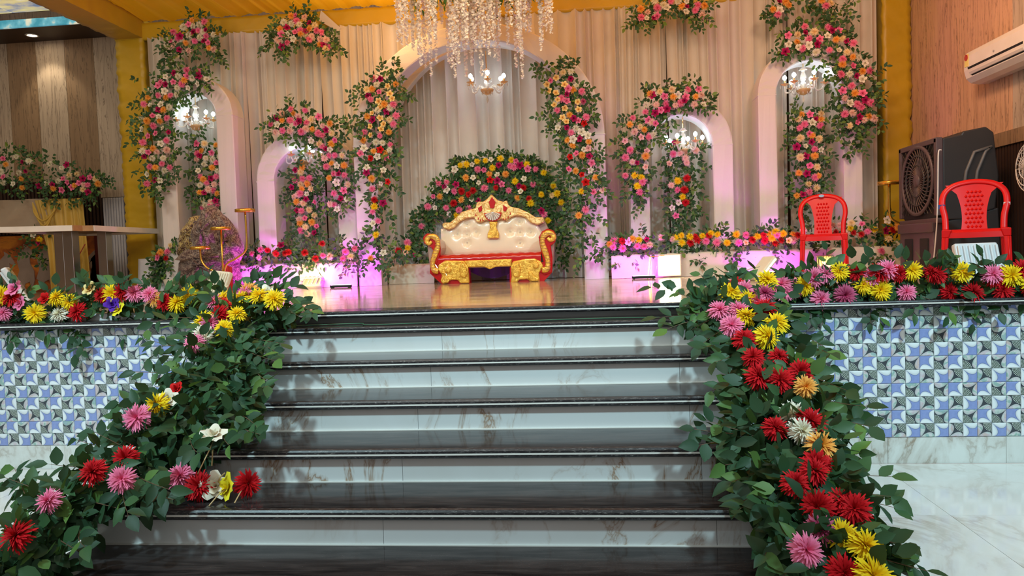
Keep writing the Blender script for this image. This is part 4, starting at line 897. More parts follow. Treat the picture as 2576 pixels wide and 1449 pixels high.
g2 = thing('tiered_stand', 'gold metal stand half hidden behind the air cooler', 'stand', (3.16, 7.75, ZS))
MB().tube(curve([(3.22, 7.75, ZS), (3.22, 7.75, 1.30), (3.16, 7.75, 1.40), (3.08, 7.75, 1.46), (3.06, 7.75, 1.56), (3.06, 7.75, 1.80)], 5), 0.013, 8).ob('stem', 'gold_metal', g2, True)
tray(g2, (3.06, 7.75, 1.80), 0.11); MB().lathe([(1e-4, 0), (0.12, 0), (0.12, 0.012), (1e-4, 0.014)], (3.22, 7.75, ZS), 20).ob('base_plate', 'gold_metal', g2, True)

# ------------------------------------------------------------------ brocade heap
def lump(name, mat, par, c, rx, ry, h, seed, folds=7, amp=0.10, lean=(0, 0), n=64, m=26, zoff=0.0, pinch=0.0):
    r_ = random.Random(seed); ph = [r_.uniform(0, 6.28) for _ in range(8)]; rows = []
    for j in range(m + 1):
        v_ = j / m; row = []
        prof_ = (1 - v_ ** 2.2) ** 0.5 if v_ < 1 else 0.0
        for i in range(n + 1):
            a_ = 2 * PI * i / n
            f_ = 1 + amp * math.sin(folds * a_ + ph[0] + 2.2 * v_) * (1 - 0.4 * v_) + amp * 0.6 * math.sin((folds + 4) * a_ + ph[1] - 3 * v_) + amp * 0.7 * math.sin(3 * a_ + 5 * v_ + ph[2])
            f_ += -pinch * math.exp(-((v_ - 0.55) / 0.10) ** 2) + 0.035 * math.sin(17 * v_ + 3 * math.sin(2 * a_ + ph[3]) + ph[4])
            x_ = c[0] + rx * prof_ * f_ * math.cos(a_) + lean[0] * v_; y_ = c[1] + ry * prof_ * f_ * math.sin(a_) + lean[1] * v_
            row.append((x_, y_, max(ZS + 0.002, c[2] + zoff + h * v_ + 0.03 * math.sin(4 * a_ + ph[5]) * v_ * (1 - v_) * 4)))
        rows.append(row)
    return MB().grid(rows).ob(name, mat, par, True)
hp = thing('brocade_heap', 'heap of brown brocade cloth piled on the stage beside the gold stand', 'cloth', (-4.2, 8.05, ZS))
def inflate(name, mat, outline, yc, df, db, seed, par=hp, wr=0.02, nf=5):
    """a puffed piece of cloth with the given side outline, wrinkled front and back"""
    r_ = random.Random(seed); O = curve([(x_, 0, z_) for x_, z_ in outline + outline[:1]], 6)[:-1]; n = len(O)
    cx_ = sum(p_.x for p_ in O) / n; cz_ = sum(p_.z for p_ in O) / n; ph = [r_.uniform(0, 6.28) for _ in range(6)]; rows = []
    for k in range(-9, 10):
        s_ = 1 - abs(k) / 9.0; s_ = math.sin(s_ * PI / 2); d_ = math.sqrt(max(0, 1 - s_ ** 2)); row = []
        for i_, p_ in enumerate(O + [O[0]]):
            a_ = 2 * PI * i_ / n; w_ = wr * (math.sin(nf * a_ + ph[0] + 4 * s_) + 0.7 * math.sin((nf + 3) * a_ - 5 * s_ + ph[1]) + 0.6 * math.sin(2 * a_ + 11 * s_ + ph[2]) + 0.5 * math.sin(nf * 3 * a_ + 9 * s_ + ph[3]))
            y_ = yc - (df * d_ if k < 0 else -db * d_) - w_ * (1 if k < 0 else -1) * min(1, d_ * 2.5)
            row.append((cx_ + (p_.x - cx_) * max(s_, 0.02), y_, max(ZS + 0.002, cz_ + (p_.z - cz_) * max(s_, 0.02))))
        rows.append(row)
    return MB().grid(rows).ob(name, mat, par, True)
inflate('lower_cloth', 'brocade', [(-4.64, 0.94), (-4.62, 1.15), (-4.55, 1.36), (-4.42, 1.50), (-4.15, 1.47), (-3.93, 1.36), (-3.88, 1.12), (-3.86, 0.94)], 8.08, 0.22, 0.14, 3, wr=0.022, nf=6)
inflate('gold_fold', 'brocade_gold', [(-4.57, 1.34), (-4.57, 1.52), (-4.48, 1.69), (-4.36, 1.79), (-4.22, 1.76), (-4.26, 1.56), (-4.42, 1.38)], 8.03, 0.12, 0.10, 5, wr=0.018, nf=5)
inflate('upper_fold', 'brocade', [(-4.36, 1.42), (-4.37, 1.58), (-4.27, 1.78), (-4.17, 1.89), (-4.08, 1.88), (-3.99, 1.76), (-4.0, 1.52), (-4.1, 1.34), (-4.24, 1.32)], 7.96, 0.13, 0.10, 8, wr=0.020, nf=4)
inflate('draped_fold', 'brocade', [(-4.08, 1.84), (-3.94, 1.74), (-3.84, 1.58), (-3.79, 1.40), (-3.83, 1.26), (-3.96, 1.24), (-4.12, 1.30), (-4.06, 1.46), (-3.97, 1.60)], 7.97, 0.10, 0.10, 12, wr=0.016, nf=4)
inflate('sash_fold', 'brocade', [(-4.58, 1.30), (-4.40, 1.42), (-4.15, 1.34), (-3.95, 1.38), (-3.86, 1.30), (-3.96, 1.22), (-4.2, 1.22), (-4.45, 1.28)], 7.93, 0.07, 0.05, 15, wr=0.010, nf=5)
rows = [[(-3.96 + 0.12 * i / 12, 7.80 + 0.012 * math.sin(i * 1.9), ZS + 0.01 + 0.30 * j / 8 - 0.05 * (i / 12) * j / 8) for i in range(13)] for j in range(9)]
MB().grid(rows).ob('red_drape', 'red_cloth', hp, True)

# ------------------------------------------------------------------ tall table on steel legs, notched corner
tb = thing('table', 'white edged table top on steel legs behind the flower-lined stage edge', 'table', (-5.55, 7.9, ZS))
zt_ = 1.69
poly = [(-5.98, 7.10), (-5.32, 7.30), (-5.30, 7.42), (-5.20, 7.46), (-5.17, 8.62), (-6.02, 8.50)]
MB().prism_z(poly, zt_ - 0.03, zt_).ob('top', 'table_under', tb)
def edge(a, b, mat, nm):
    A_, B_ = Vector((*a, 0)), Vector((*b, 0)); d_ = (B_ - A_).normalized(); nn = Vector((d_.y, -d_.x, 0)) * 0.012
    MB().hexa([(A_.x, A_.y, zt_ - 0.055), (B_.x, B_.y, zt_ - 0.055), (B_.x + nn.x, B_.y + nn.y, zt_ - 0.055), (A_.x + nn.x, A_.y + nn.y, zt_ - 0.055)],
              [(A_.x, A_.y, zt_ + 0.004), (B_.x, B_.y, zt_ + 0.004), (B_.x + nn.x, B_.y + nn.y, zt_ + 0.004), (A_.x + nn.x, A_.y + nn.y, zt_ + 0.004)]).ob(nm, mat, tb)
edge(poly[0], poly[1], 'table_white', 'edge_strip'); edge(poly[1], poly[2], 'table_pine', 'notch_edge'); edge(poly[2], poly[3], 'table_pine', 'notch_edge'); edge(poly[3], poly[4], 'table_white', 'edge_strip'); edge(poly[4], poly[5], 'table_white', 'edge_strip'); edge(poly[5], poly[0], 'table_white', 'edge_strip')
for x_, y_ in ((-5.58, 7.62), (-5.55, 8.15), (-5.86, 7.85)):
    lg = MB().box(x_ - 0.055, x_ + 0.055, y_ - 0.055, y_ + 0.055, ZS, zt_ - 0.03).ob('leg', 'steel', tb, bevel=0.004)

# ------------------------------------------------------------------ flower booth beside the stage
bo = thing('draped_column', 'mustard yellow satin draped column under a flower garland', 'drapery', (-6.75, 9.0, ZS))
rows = []
for j in range(25):
    v_ = j / 24; z_ = 2.14 - (2.14 - ZS - 0.01) * v_; row = []
    cx0 = -7.02 + 0.14 * v_ + 0.06 * math.sin(v_ * 3); cx1 = -6.36 + 0.02 * v_
    for i in range(61):
        u = i / 60; row.append((cx0 + (cx1 - cx0) * u, 8.95 - 0.05 * math.sin(u * PI) + 0.022 * math.sin(u * 38 + 1.4 * math.sin(u * 7) + v_ * 1.5) + 0.02 * math.sin(u * 11 - v_ * 3), z_))
    rows.append(row)
MB().grid(rows).ob('front_drape', 'mustard_drape', bo, True)
rows = [[(-7.15 + 0.30 * i / 16 + 0.22 * j / 10, 9.10 + 0.015 * math.sin(i * 1.5), 2.12 - 0.9 * j / 10) for i in range(17)] for j in range(11)]
MB().grid(rows).ob('rear_drape', 'mustard_drape', bo, True)
for k in range(4):      # swagged folds at the top
    MB().tube(curve([(-6.98, 8.86, 2.10), (-6.93 + 0.03 * k, 8.82, 1.95 - 0.05 * k), (-6.80, 8.80, 1.86 - 0.06 * k), (-6.68 - 0.02 * k, 8.82, 1.96 - 0.04 * k), (-6.62, 8.86, 2.10)], 5), 0.012, 6, sx=0.6).ob('swag_fold', 'mustard_drape', bo, True)
rows = [[(-8.6 + 1.75 * i / 30, 8.98 + 0.03 * math.sin(i * 0.9 + j), 2.16 - 0.26 * math.sin(PI * (0.45 + 0.5 * (1 - i / 30))) * (j / 8) - 0.02 * j) for i in range(31)] for j in range(9)]
tag(MB().grid(rows).ob('fabric_swag', 'swag_cloth', None, True), 'beige fabric swag hanging under the side flower garland', 'drapery')
mu = thing('horse_mural', 'sunset mural of running grey horses behind the mustard drape', 'mural', (-7.3, 9.55, ZS))
MB().box(-8.9, -6.35, 9.54, 9.60, ZS, 1.72).ob('panel', 'mural_sunset', mu)
def horse(x_, z_, s_, fl_=1):
    P_ = [(0, 0), (0.06, 0.16), (0.03, 0.30), (0.07, 0.42), (0.16, 0.50), (0.15, 0.56), (0.20, 0.53), (0.27, 0.47), (0.34, 0.36), (0.33, 0.32), (0.27, 0.34), (0.24, 0.36), (0.24, 0.26), (0.30, 0.14), (0.30, 0.0), (0.25, -0.16), (0.22, -0.02), (0.14, -0.05), (0.10, -0.2), (0.07, -0.05)]
    MB().prism([(x_ + fl_ * a_ * s_, z_ + b_ * s_) for a_, b_ in P_], 9.528, 9.541).ob('horse_figure', 'horse_grey', mu)
for x_, z_, s_, f__ in ((-8.1, 1.06, 0.80, 1), (-7.82, 1.10, 0.9, 1), (-7.52, 1.12, 0.85, 1), (-7.25, 1.10, 0.9, 1), (-7.0, 1.08, 0.9, -1), (-6.75, 1.08, 0.7, 1), (-6.5, 1.05, 0.8, -1)): horse(x_, z_, s_, f__)
sd = struct(MB().box(-9.0, -5.6, 9.57, 9.60, 1.72, 2.45).ob('wall_slat_panel', 'dark_back'), 'dark ribbed slat panel under the streaked boards')
q = MB(); x_ = -8.98
while x_ < -5.65: q.box(x_, x_ + 0.032, 9.54, 9.57, 1.74, 2.44); x_ += 0.052
tag(q.ob('slat_cladding', 'slat_dark', sd), kind='stuff')
mw = struct(MB().box(-6.62, -6.25, 9.50, 9.53, ZS, 1.74).ob('wall_maroon_panel', 'maroon_wall'), 'deep maroon panel between the drape and the fluted pilaster')
tag(MB().tube(curve([(-6.55, 8.8, ZS + 0.15), (-6.5, 8.8, 1.20), (-6.42, 8.85, 1.36), (-6.33, 8.9, 1.55)], 6), 0.006, 5).ob('red_cable', 'cable_red', None, True), 'thin red cable rising beside the mustard drape', 'cable')
fp = struct(MB().box(-6.31, -6.0, 9.28, 9.34, ZS, 2.16).ob('pilaster_fluted', 'fluted_white'), 'pale fluted pilaster beside the black panel')
for k in range(8): MB().box(-6.305 + k * 0.038, -6.28 + k * 0.038, 9.262, 9.285, ZS, 2.16).ob('flute', 'fluted_white', fp, bevel=0.006)
bp = thing('black_panel', 'narrow black panel with crossed silver strips beside the gold post', 'panel', (-5.88, 9.28, ZS))
MB().box(-6.0, -5.62, 9.26, 9.30, ZS, 2.16).ob('board', 'panel_black', bp)
for k in range(5):
    for s_ in (-1, 1):
        zc_ = 1.08 + 0.235 * k
        for d0 in (0.0, 0.5):
            MB().tube([(-5.82 + s_ * (-0.12 + 0.24 * d0), 9.256, zc_ - 0.11 + 0.22 * d0), (-5.82 + s_ * (-0.12 + 0.24 * (d0 + 0.38)), 9.256, zc_ - 0.11 + 0.22 * (d0 + 0.38))], 0.0035, 4).ob('silver_strip', 'flood_grey', bp)
tc_ = thing('covered_table', 'small side table under a white cloth beside the gold post', 'table', (-5.12, 8.55, ZS))
rows = []
for j in range(9):
    row = []
    for i in range(49):
        a_ = 2 * PI * i / 48; s_ = 0.17 + 0.02 * j / 8; g_ = 0.010 * math.sin(a_ * 12) * j / 8
        cx_, sx_ = math.cos(a_), math.sin(a_); m_ = max(abs(cx_), abs(sx_)); row.append((-5.12 + (s_ / m_ * cx_) * 0.9 + g_ * cx_, 8.50 + (s_ / m_ * sx_) * 0.9 + g_ * sx_, 1.33 - (1.33 - ZS - 0.01) * j / 8))
    rows.append(row)
mt = MB().grid([[(-5.12, 8.50, 1.335)] * 49] + rows); mt.ob('cloth', 'white_cloth', tc_, True)
vz = thing('flower_vase', 'leafy potted flower arrangement beside the brocade heap', 'plant pot', (-4.80, 8.28, ZS))
MB().lathe([(1e-4, 0), (0.09, 0), (0.12, 0.14), (0.10, 0.15), (1e-4, 0.13)], (-4.80, 8.28, ZS), 18).ob('pot', 'cream_cloth', vz, True)

# cloth covered flower beds along the backdrop
def bed(label, x0, x1, y0, y1, z1, seed, mat='cream_cloth'):
    r_ = random.Random(seed); n = int((x1 - x0) / 0.05); rows = []
    for j, (yy, zz) in enumerate(((y1, z1), ((y0 + y1) / 2, z1), (y0 + 0.02, z1), (y0, z1 - 0.02), (y0 - 0.005, (z1 + ZS) / 2 + 0.06), (y0 - 0.01, (z1 + ZS) / 2 - 0.06), (y0 - 0.02, ZS + 0.002))):
        rows.append([(x0 + (x1 - x0) * i / n, yy + (0.008 * math.sin(i * 0.8 + seed) + r_.uniform(-0.005, 0.005)) * (j > 2), zz) for i in range(n + 1)])
    return tag(MB().grid(rows).ob('flower_bed', mat, None, True), label, 'flower bed', 'low cloth covered flower beds')
bed('low cream cloth ledge lit pink and yellow, carrying flowers beside the gold stand', -4.15, -2.53, 8.10, 8.25, 1.22, 3)
bed('long low cream cloth ledge carrying flowers behind the red chair', 0.30, 3.42, 8.06, 8.25, 1.19, 4)
bed('short cream cloth ledge between the big arch and the sofa', -2.25, -1.72, 8.42, 8.55, 1.16, 5)

# spotted green wire along the top step
tag(MB().tube(curve([(-1.7, 4.05, Z2 + 0.006), (-1.3, 4.12, Z2 + 0.006), (-1.2, 4.02, Z2 + 0.006), (-0.8, 4.05, Z2 + 0.006), (-0.5, 4.0, Z2 + 0.006), (0.0, 4.06, Z2 + 0.006), (0.4, 4.03, Z2 + 0.006)], 8), 0.003, 5).ob('green_wire', 'cable_green', None, True), 'thin green wire lying along the top step', 'wire')

# positions of blooms (mm), leafy stretches and sprigs of every garland, in metres on the stage
GDATA = {
 'beam_spray_a': (0.09, 9, 140,
  '-4446,8330,4080o -4479,8330,4029p -4291,8330,4045P -4359,8330,4016W -4432,8330,4009W -4548,8330,4005W -4676,8330,3956P -4436,8330,3941m -4369,8330,3948P -4315,8330,3933W -4266,8330,3947m -4487,8330,3904W -4590,8330,3899m -4185,8330,3893W -4276,8330,3880P -4355,8330,3873W -4634,8330,3879P -4696,8330,3849p -4534,8330,3821o -4424,8330,3832P -4303,8330,3825m -4250,8330,3804p -4773,8330,3796W -4681,8330,3802L -4253,8330,3747o -4194,8330,3727L -4611,8330,3746m -4496,8330,3728L -4663,8330,3681q',
  [(-4.44,8.4,4.11,0.117,30),(-4.71,8.4,3.7,0.126,26),(-4.81,8.4,3.59,0.09,18)],
  [(-4.55,8.38,3.78,-4.84,8.27,3.71),(-4.21,8.38,3.71,-4.04,8.33,3.51),(-4.12,8.38,3.91,-4.03,8.32,3.9),(-4.26,8.38,3.75,-4.21,8.34,3.58),(-4.62,8.38,3.74,-4.88,8.35,3.58),(-4.52,8.38,3.75,-4.39,8.35,3.65),(-4.73,8.38,3.97,-4.91,8.33,3.89),(-4.7,8.38,3.97,-4.8,8.3,3.98),(-4.29,8.38,3.96,-4.14,8.36,3.99),(-4.62,8.38,3.92,-4.74,8.29,3.88),(-4.3,8.38,3.9,-4.14,8.33,3.84),(-4.38,8.38,3.89,-4.16,8.33,3.82),(-4.72,8.38,3.86,-4.85,8.28,3.76),(-4.56,8.38,3.84,-4.66,8.31,3.7),(-4.45,8.38,3.85,-4.37,8.33,3.71),(-4.28,8.38,3.82,-4.13,8.31,3.7),(-4.28,8.38,3.76,-4.11,8.29,3.57),(-4.22,8.38,3.74,-4.09,8.35,3.59),(-4.64,8.38,3.76,-4.71,8.26,3.57)]),
 'arch_garland_a': (0.09, 9, 140,
  '-4575,8120,3425m -4419,8120,3444P -4290,8120,3426P -4281,8120,3380m -4678,8120,3392w -4524,8120,3383W -4423,8120,3383p -4359,8120,3351W -4183,8120,3330w -4455,8120,3340o -4587,8120,3325p -4742,8120,3328P -4671,8120,3302m -4774,8120,3293p -4493,8120,3297P -4292,8120,3286w -4549,8120,3256W -4407,8120,3248w -4867,8120,3240w -4700,8120,3230w -4559,8120,3184W -4780,8120,3184P -4697,8120,3163o -4625,8120,3176P -4901,8120,3168o -4965,8120,3099P -4870,8120,3077w -4750,8120,3081w -4657,8120,3043W -4789,8120,3027m -4724,8120,3018o -4865,8120,2958p -4782,8120,2942w -4688,8120,2923P -4994,8120,2923W -4929,8120,2899o -4779,8120,2897o -4860,8120,2839P -4748,8120,2811w -4997,8120,2810w -4673,8120,2760m -4835,8120,2757p -4929,8120,2735p -4708,8120,2668P -5003,8120,2665P -4782,8120,2638w -4881,8120,2586o -4709,8120,2561L -4997,8120,2563W -4938,8120,2549p -4830,8120,2544L -4709,8120,2558L -4983,8120,2500m -4884,8120,2473W -4756,8120,2472W -4783,8120,2411P -4933,8120,2381P -4854,8120,2369o -4696,8120,2362P -4752,8120,2327W -4962,8120,2298w -4867,8120,2222m -4807,8120,2219w -4965,8120,2186P -4836,8120,2130W',
  [(-4.65,8.19,3.48,0.097,20),(-4.47,8.19,3.2,0.106,22),(-4.7,8.19,3.06,0.097,22),(-4.76,8.19,2.79,0.079,16),(-4.87,8.19,2.12,0.106,30),(-4.94,8.19,2.25,0.114,20),(-4.33,8.19,3.23,0.088,14)],
  [(-5.0,8.17,3.05,-5.14,8.14,3.08),(-5.03,8.17,2.98,-5.15,8.12,2.93),(-5.06,8.17,2.73,-5.13,8.07,2.74),(-5.09,8.17,2.35,-5.09,8.06,2.3),(-4.7,8.17,2.37,-4.57,8.11,2.33),(-4.71,8.17,2.28,-4.56,8.07,2.2),(-4.86,8.17,2.11,-4.79,8.07,1.95),(-5.03,8.17,2.16,-5.0,8.08,2.07),(-4.61,8.17,3.05,-4.41,8.08,3.06),(-4.61,8.17,3.14,-4.41,8.07,3.16),(-4.22,8.17,3.28,-4.14,8.11,3.17),(-5.03,8.17,3.37,-5.04,8.08,3.37),(-4.62,8.17,2.53,-4.62,8.12,2.46),(-4.6,8.17,3.44,-4.6,8.1,3.56),(-4.32,8.17,3.44,-4.12,8.07,3.48),(-4.31,8.17,3.39,-4.11,8.08,3.39),(-4.71,8.17,3.4,-4.73,8.12,3.48),(-4.55,8.17,3.4,-4.46,8.06,3.52),(-4.45,8.17,3.4,-4.27,8.09,3.45),(-4.48,8.17,3.35,-4.32,8.09,3.38),(-4.62,8.17,3.34,-4.59,8.15,3.48),(-4.77,8.17,3.34,-4.84,8.1,3.43),(-4.52,8.17,3.31,-4.32,8.12,3.33),(-4.32,8.17,3.3,-4.14,8.08,3.22),(-4.59,8.17,3.2,-4.4,8.1,3.04),(-4.81,8.17,3.2,-4.87,8.07,3.23),(-4.93,8.17,3.18,-5.0,8.09,3.19),(-5.0,8.17,3.11,-5.06,8.07,3.1),(-4.89,8.17,2.97,-4.99,8.12,2.92),(-5.02,8.17,2.93,-5.13,8.09,2.9),(-4.96,8.17,2.91,-5.07,8.08,2.88),(-5.03,8.17,2.82,-5.12,8.07,2.8),(-4.7,8.17,2.77,-4.48,8.11,2.71),(-4.96,8.17,2.74,-5.05,8.07,2.72),(-5.03,8.17,2.67,-5.15,8.06,2.63),(-4.97,8.17,2.56,-5.07,8.08,2.51),(-4.74,8.17,2.57,-4.49,8.05,2.52),(-5.01,8.17,2.51,-5.1,8.05,2.46),(-4.88,8.17,2.38,-4.86,8.1,2.19),(-4.78,8.17,2.33,-4.65,8.1,2.2),(-4.99,8.17,2.3,-5.07,8.13,2.19),(-4.9,8.17,2.23,-4.85,8.07,2.0),(-4.87,8.17,2.13,-4.8,8.06,1.96)]),
 'hanging_garland_a': (0.09, 9, 140,
  '-4463,8330,2653p -4369,8330,2648q -4218,8330,2624o -4410,8330,2566o -4283,8330,2540p -4466,8330,2543P -4437,8330,2513m -4195,8330,2493W -4360,8330,2475W -4276,8330,2459W -4470,8330,2468L -4388,8330,2410W -4229,8330,2417p -4293,8330,2367o -4453,8330,2334w -4225,8330,2326W -4447,8330,2270P -4404,8330,2234o -4306,8330,2244m -4244,8330,2258P -4369,8330,2191P -4282,8330,2170L -4450,8330,2169W -4180,8330,2166P -4341,8330,2115L -4301,8330,2102P -4449,8330,2085o -4397,8330,2077m -4239,8330,2061o -4442,8330,1986W -4327,8330,1967L -4259,8330,1976m -4193,8330,1962L -4402,8330,1932W -4329,8330,1923P -4242,8330,1914P -4428,8330,1898P',
  [(-4.24,8.4,2.47,0.072,16),(-4.22,8.4,2.24,0.063,16),(-4.21,8.4,2.0,0.063,14),(-4.55,8.4,2.11,0.063,10)],
  [(-4.46,8.38,2.71,-4.35,8.32,2.83),(-4.5,8.38,2.48,-4.57,8.35,2.51),(-4.51,8.38,2.3,-4.56,8.3,2.33),(-4.53,8.38,2.11,-4.6,8.3,2.07),(-4.52,8.38,2.02,-4.55,8.26,1.92),(-4.46,8.38,2.76,-4.46,8.26,2.68),(-4.49,8.38,2.66,-4.55,8.3,2.76),(-4.44,8.38,2.57,-4.49,8.32,2.7),(-4.46,8.38,2.52,-4.52,8.27,2.6),(-4.5,8.38,2.48,-4.61,8.36,2.51),(-4.41,8.38,2.42,-4.5,8.35,2.52),(-4.26,8.38,2.42,-4.06,8.3,2.46),(-4.48,8.38,2.34,-4.6,8.3,2.31),(-4.25,8.38,2.33,-4.11,8.35,2.33),(-4.47,8.38,2.28,-4.58,8.3,2.27),(-4.43,8.38,2.24,-4.51,8.27,2.23),(-4.27,8.38,2.26,-4.09,8.32,2.27),(-4.48,8.38,2.17,-4.62,8.32,2.12),(-4.33,8.38,2.11,-4.21,8.34,1.92),(-4.47,8.38,2.09,-4.6,8.33,2.01),(-4.42,8.38,2.08,-4.48,8.26,1.95),(-4.26,8.38,2.07,-4.09,8.32,1.93),(-4.47,8.38,1.99,-4.49,8.26,1.87),(-4.28,8.38,1.98,-4.15,8.27,1.81),(-4.22,8.38,1.97,-4.06,8.3,1.82),(-4.27,8.38,1.92,-4.16,8.33,1.73)]),
 'beam_spray_b': (0.09, 9, 140,
  '-3253,8330,4049o -3200,8330,4049p -3098,8330,4026L -3339,8330,3979W -3191,8330,3989P -3252,8330,3957W -3031,8330,3954m -3158,8330,3945W -2977,8330,3928q -3384,8330,3909o -3303,8330,3915m -3043,8330,3885o -2956,8330,3862P -2899,8330,3845P -3209,8330,3859p -3150,8330,3878P -3146,8330,3836o -3080,8330,3862m -3377,8330,3850p -3295,8330,3842w -3104,8330,3841q -3014,8330,3802L -3239,8330,3790w -3420,8330,3787L -3047,8330,3770P -2924,8330,3766L -2850,8330,3753L -3315,8330,3749P -3376,8330,3708m -2929,8330,3707o -2882,8330,3693m -2825,8330,3669P -2855,8330,3650q',
  [(-3.1,8.4,4.04,0.099,18),(-2.78,8.4,3.74,0.063,14)],
  [(-3.43,8.38,3.85,-3.64,8.32,3.62),(-3.43,8.38,3.89,-3.53,8.3,3.84),(-3.37,8.38,3.71,-3.4,8.29,3.54),(-3.34,8.38,3.71,-3.31,8.3,3.52),(-3.25,8.38,3.77,-3.2,8.31,3.64),(-2.82,8.38,3.76,-2.62,8.27,3.56),(-2.82,8.38,3.86,-2.66,8.32,3.6),(-3.08,8.38,3.76,-3.06,8.32,3.66),(-3.44,8.38,3.76,-3.6,8.27,3.65),(-3.22,8.38,4.07,-3.23,8.34,4.17),(-3.12,8.38,4.04,-3.04,8.33,4.17),(-3.36,8.38,4.0,-3.44,8.28,4.02),(-3.21,8.38,4.01,-3.22,8.35,4.1),(-3.05,8.38,3.97,-2.93,8.28,4.02),(-3.4,8.38,3.92,-3.53,8.29,3.89),(-3.32,8.38,3.93,-3.48,8.32,3.93),(-2.97,8.38,3.88,-2.82,8.33,3.85),(-2.92,8.38,3.86,-2.69,8.28,3.8),(-3.23,8.38,3.88,-3.35,8.27,3.79),(-3.4,8.38,3.87,-3.55,8.35,3.8),(-3.26,8.38,3.8,-3.36,8.31,3.64),(-3.44,8.38,3.8,-3.55,8.31,3.68),(-3.06,8.38,3.78,-2.95,8.31,3.64),(-2.94,8.38,3.78,-2.8,8.33,3.66),(-2.87,8.38,3.77,-2.7,8.34,3.66),(-3.4,8.38,3.72,-3.45,8.3,3.58),(-2.95,8.38,3.72,-2.8,8.28,3.52),(-2.84,8.38,3.68,-2.75,8.35,3.58)]),
 'arch_garland_b': (0.09, 9, 140,
  '-3227,8120,2951P -3050,8120,2923P -3334,8120,2901L -3201,8120,2900o -3134,8120,2857L -3439,8120,2890w -3389,8120,2854m -3332,8120,2827o -3234,8120,2824P -3125,8120,2807m -3050,8120,2792P -2991,8120,2822q -2904,8120,2846p -3467,8120,2794P -3387,8120,2776w -3166,8120,2782p -2863,8120,2741L -2776,8120,2762o -3332,8120,2712P -3060,8120,2721L -2979,8120,2711o -3420,8120,2700L -3240,8120,2702L -3107,8120,2690P -2814,8120,2694m -2874,8120,2640P -2918,8120,2664P -2764,8120,2654q -2727,8120,2577p -2775,8120,2535o -2997,8120,2585w -2907,8120,2542q -2879,8120,2518P -2841,8120,2483m -2790,8120,2475w -2804,8120,2410P -2741,8120,2407P -2655,8120,2403q -2857,8120,2379L -2785,8120,2326o -2718,8120,2295w -2632,8120,2291o -2844,8120,2290P -2756,8120,2205P -2699,8120,2200m -2642,8120,2186P -2821,8120,2161o -2726,8120,2107w -2607,8120,2079L -2650,8120,2011p -2772,8120,1986P -2691,8120,1924m -2620,8120,1914w -2818,8120,1866L -2772,8120,1859P -2740,8120,1807w',
  [(-3.26,8.19,2.92,0.088,16),(-3.22,8.19,2.67,0.114,24),(-3.04,8.19,2.61,0.106,22),(-2.71,8.19,2.69,0.07,14),(-2.68,8.19,2.28,0.088,22),(-2.72,8.19,2.02,0.079,16),(-2.87,8.19,2.2,0.062,14)],
  [(-3.4,8.17,2.74,-3.51,8.13,2.69),(-3.11,8.17,2.97,-3.01,8.06,2.98),(-2.77,8.17,1.79,-2.77,8.1,1.67),(-2.62,8.17,1.92,-2.58,8.12,1.83),(-2.63,8.17,2.72,-2.51,8.07,2.72),(-2.61,8.17,2.19,-2.51,8.15,2.23),(-3.45,8.17,2.63,-3.46,8.08,2.61),(-3.25,8.17,2.96,-3.26,8.14,3.1),(-3.22,8.17,2.91,-3.2,8.13,3.04),(-3.35,8.17,2.84,-3.48,8.05,2.82),(-3.25,8.17,2.83,-3.36,8.08,2.88),(-3.49,8.17,2.8,-3.61,8.13,2.76),(-2.88,8.17,2.75,-2.76,8.14,2.83),(-2.79,8.17,2.77,-2.65,8.05,2.8),(-3.44,8.17,2.71,-3.51,8.08,2.6),(-3.26,8.17,2.71,-3.27,8.07,2.57),(-3.13,8.17,2.7,-3.19,8.14,2.54),(-2.74,8.17,2.59,-2.58,8.09,2.6),(-2.79,8.17,2.54,-2.63,8.11,2.58),(-3.02,8.17,2.59,-3.12,8.13,2.42),(-2.92,8.17,2.55,-2.96,8.12,2.42),(-2.67,8.17,2.41,-2.49,8.09,2.4),(-2.88,8.17,2.39,-3.01,8.12,2.26),(-2.66,8.17,2.19,-2.49,8.11,2.15),(-2.84,8.17,2.17,-2.99,8.14,2.08),(-2.62,8.17,2.08,-2.47,8.07,2.03),(-2.67,8.17,2.02,-2.54,8.09,1.89),(-2.71,8.17,1.93,-2.64,8.07,1.74),(-2.84,8.17,1.87,-2.91,8.11,1.71),(-2.79,8.17,1.86,-2.79,8.06,1.72)]),
 'hanging_garland_b': (0.09, 9, 140,
  '-3210,8330,2387o -3202,8330,2318o -3286,8330,2293m -3216,8330,2268q -3304,8330,2178P -3206,8330,2189P -3122,8330,2193P -3241,8330,2126q -3152,8330,2128o -3337,8330,2098m -3219,8330,2073o -3101,8330,2065q -3234,8330,2022P -3270,8330,2007L -3160,8330,2011w -3313,8330,1991L -3172,8330,1951m -3067,8330,1916p -3286,8330,1927o -3204,8330,1906q -3288,8330,1826m -3232,8330,1819P -3142,8330,1827q -3086,8330,1764q -3200,8330,1734p -3272,8330,1725L -3119,8330,1685o -3259,8330,1679o -3068,8330,1634p -3191,8330,1630q -3255,8330,1592P -3096,8330,1558m -3185,8330,1550q',
  [(-3.09,8.4,2.26,0.063,16),(-3.07,8.4,2.05,0.063,16),(-3.07,8.4,1.82,0.054,14),(-3.36,8.4,2.11,0.063,14),(-3.36,8.4,1.69,0.054,12)],
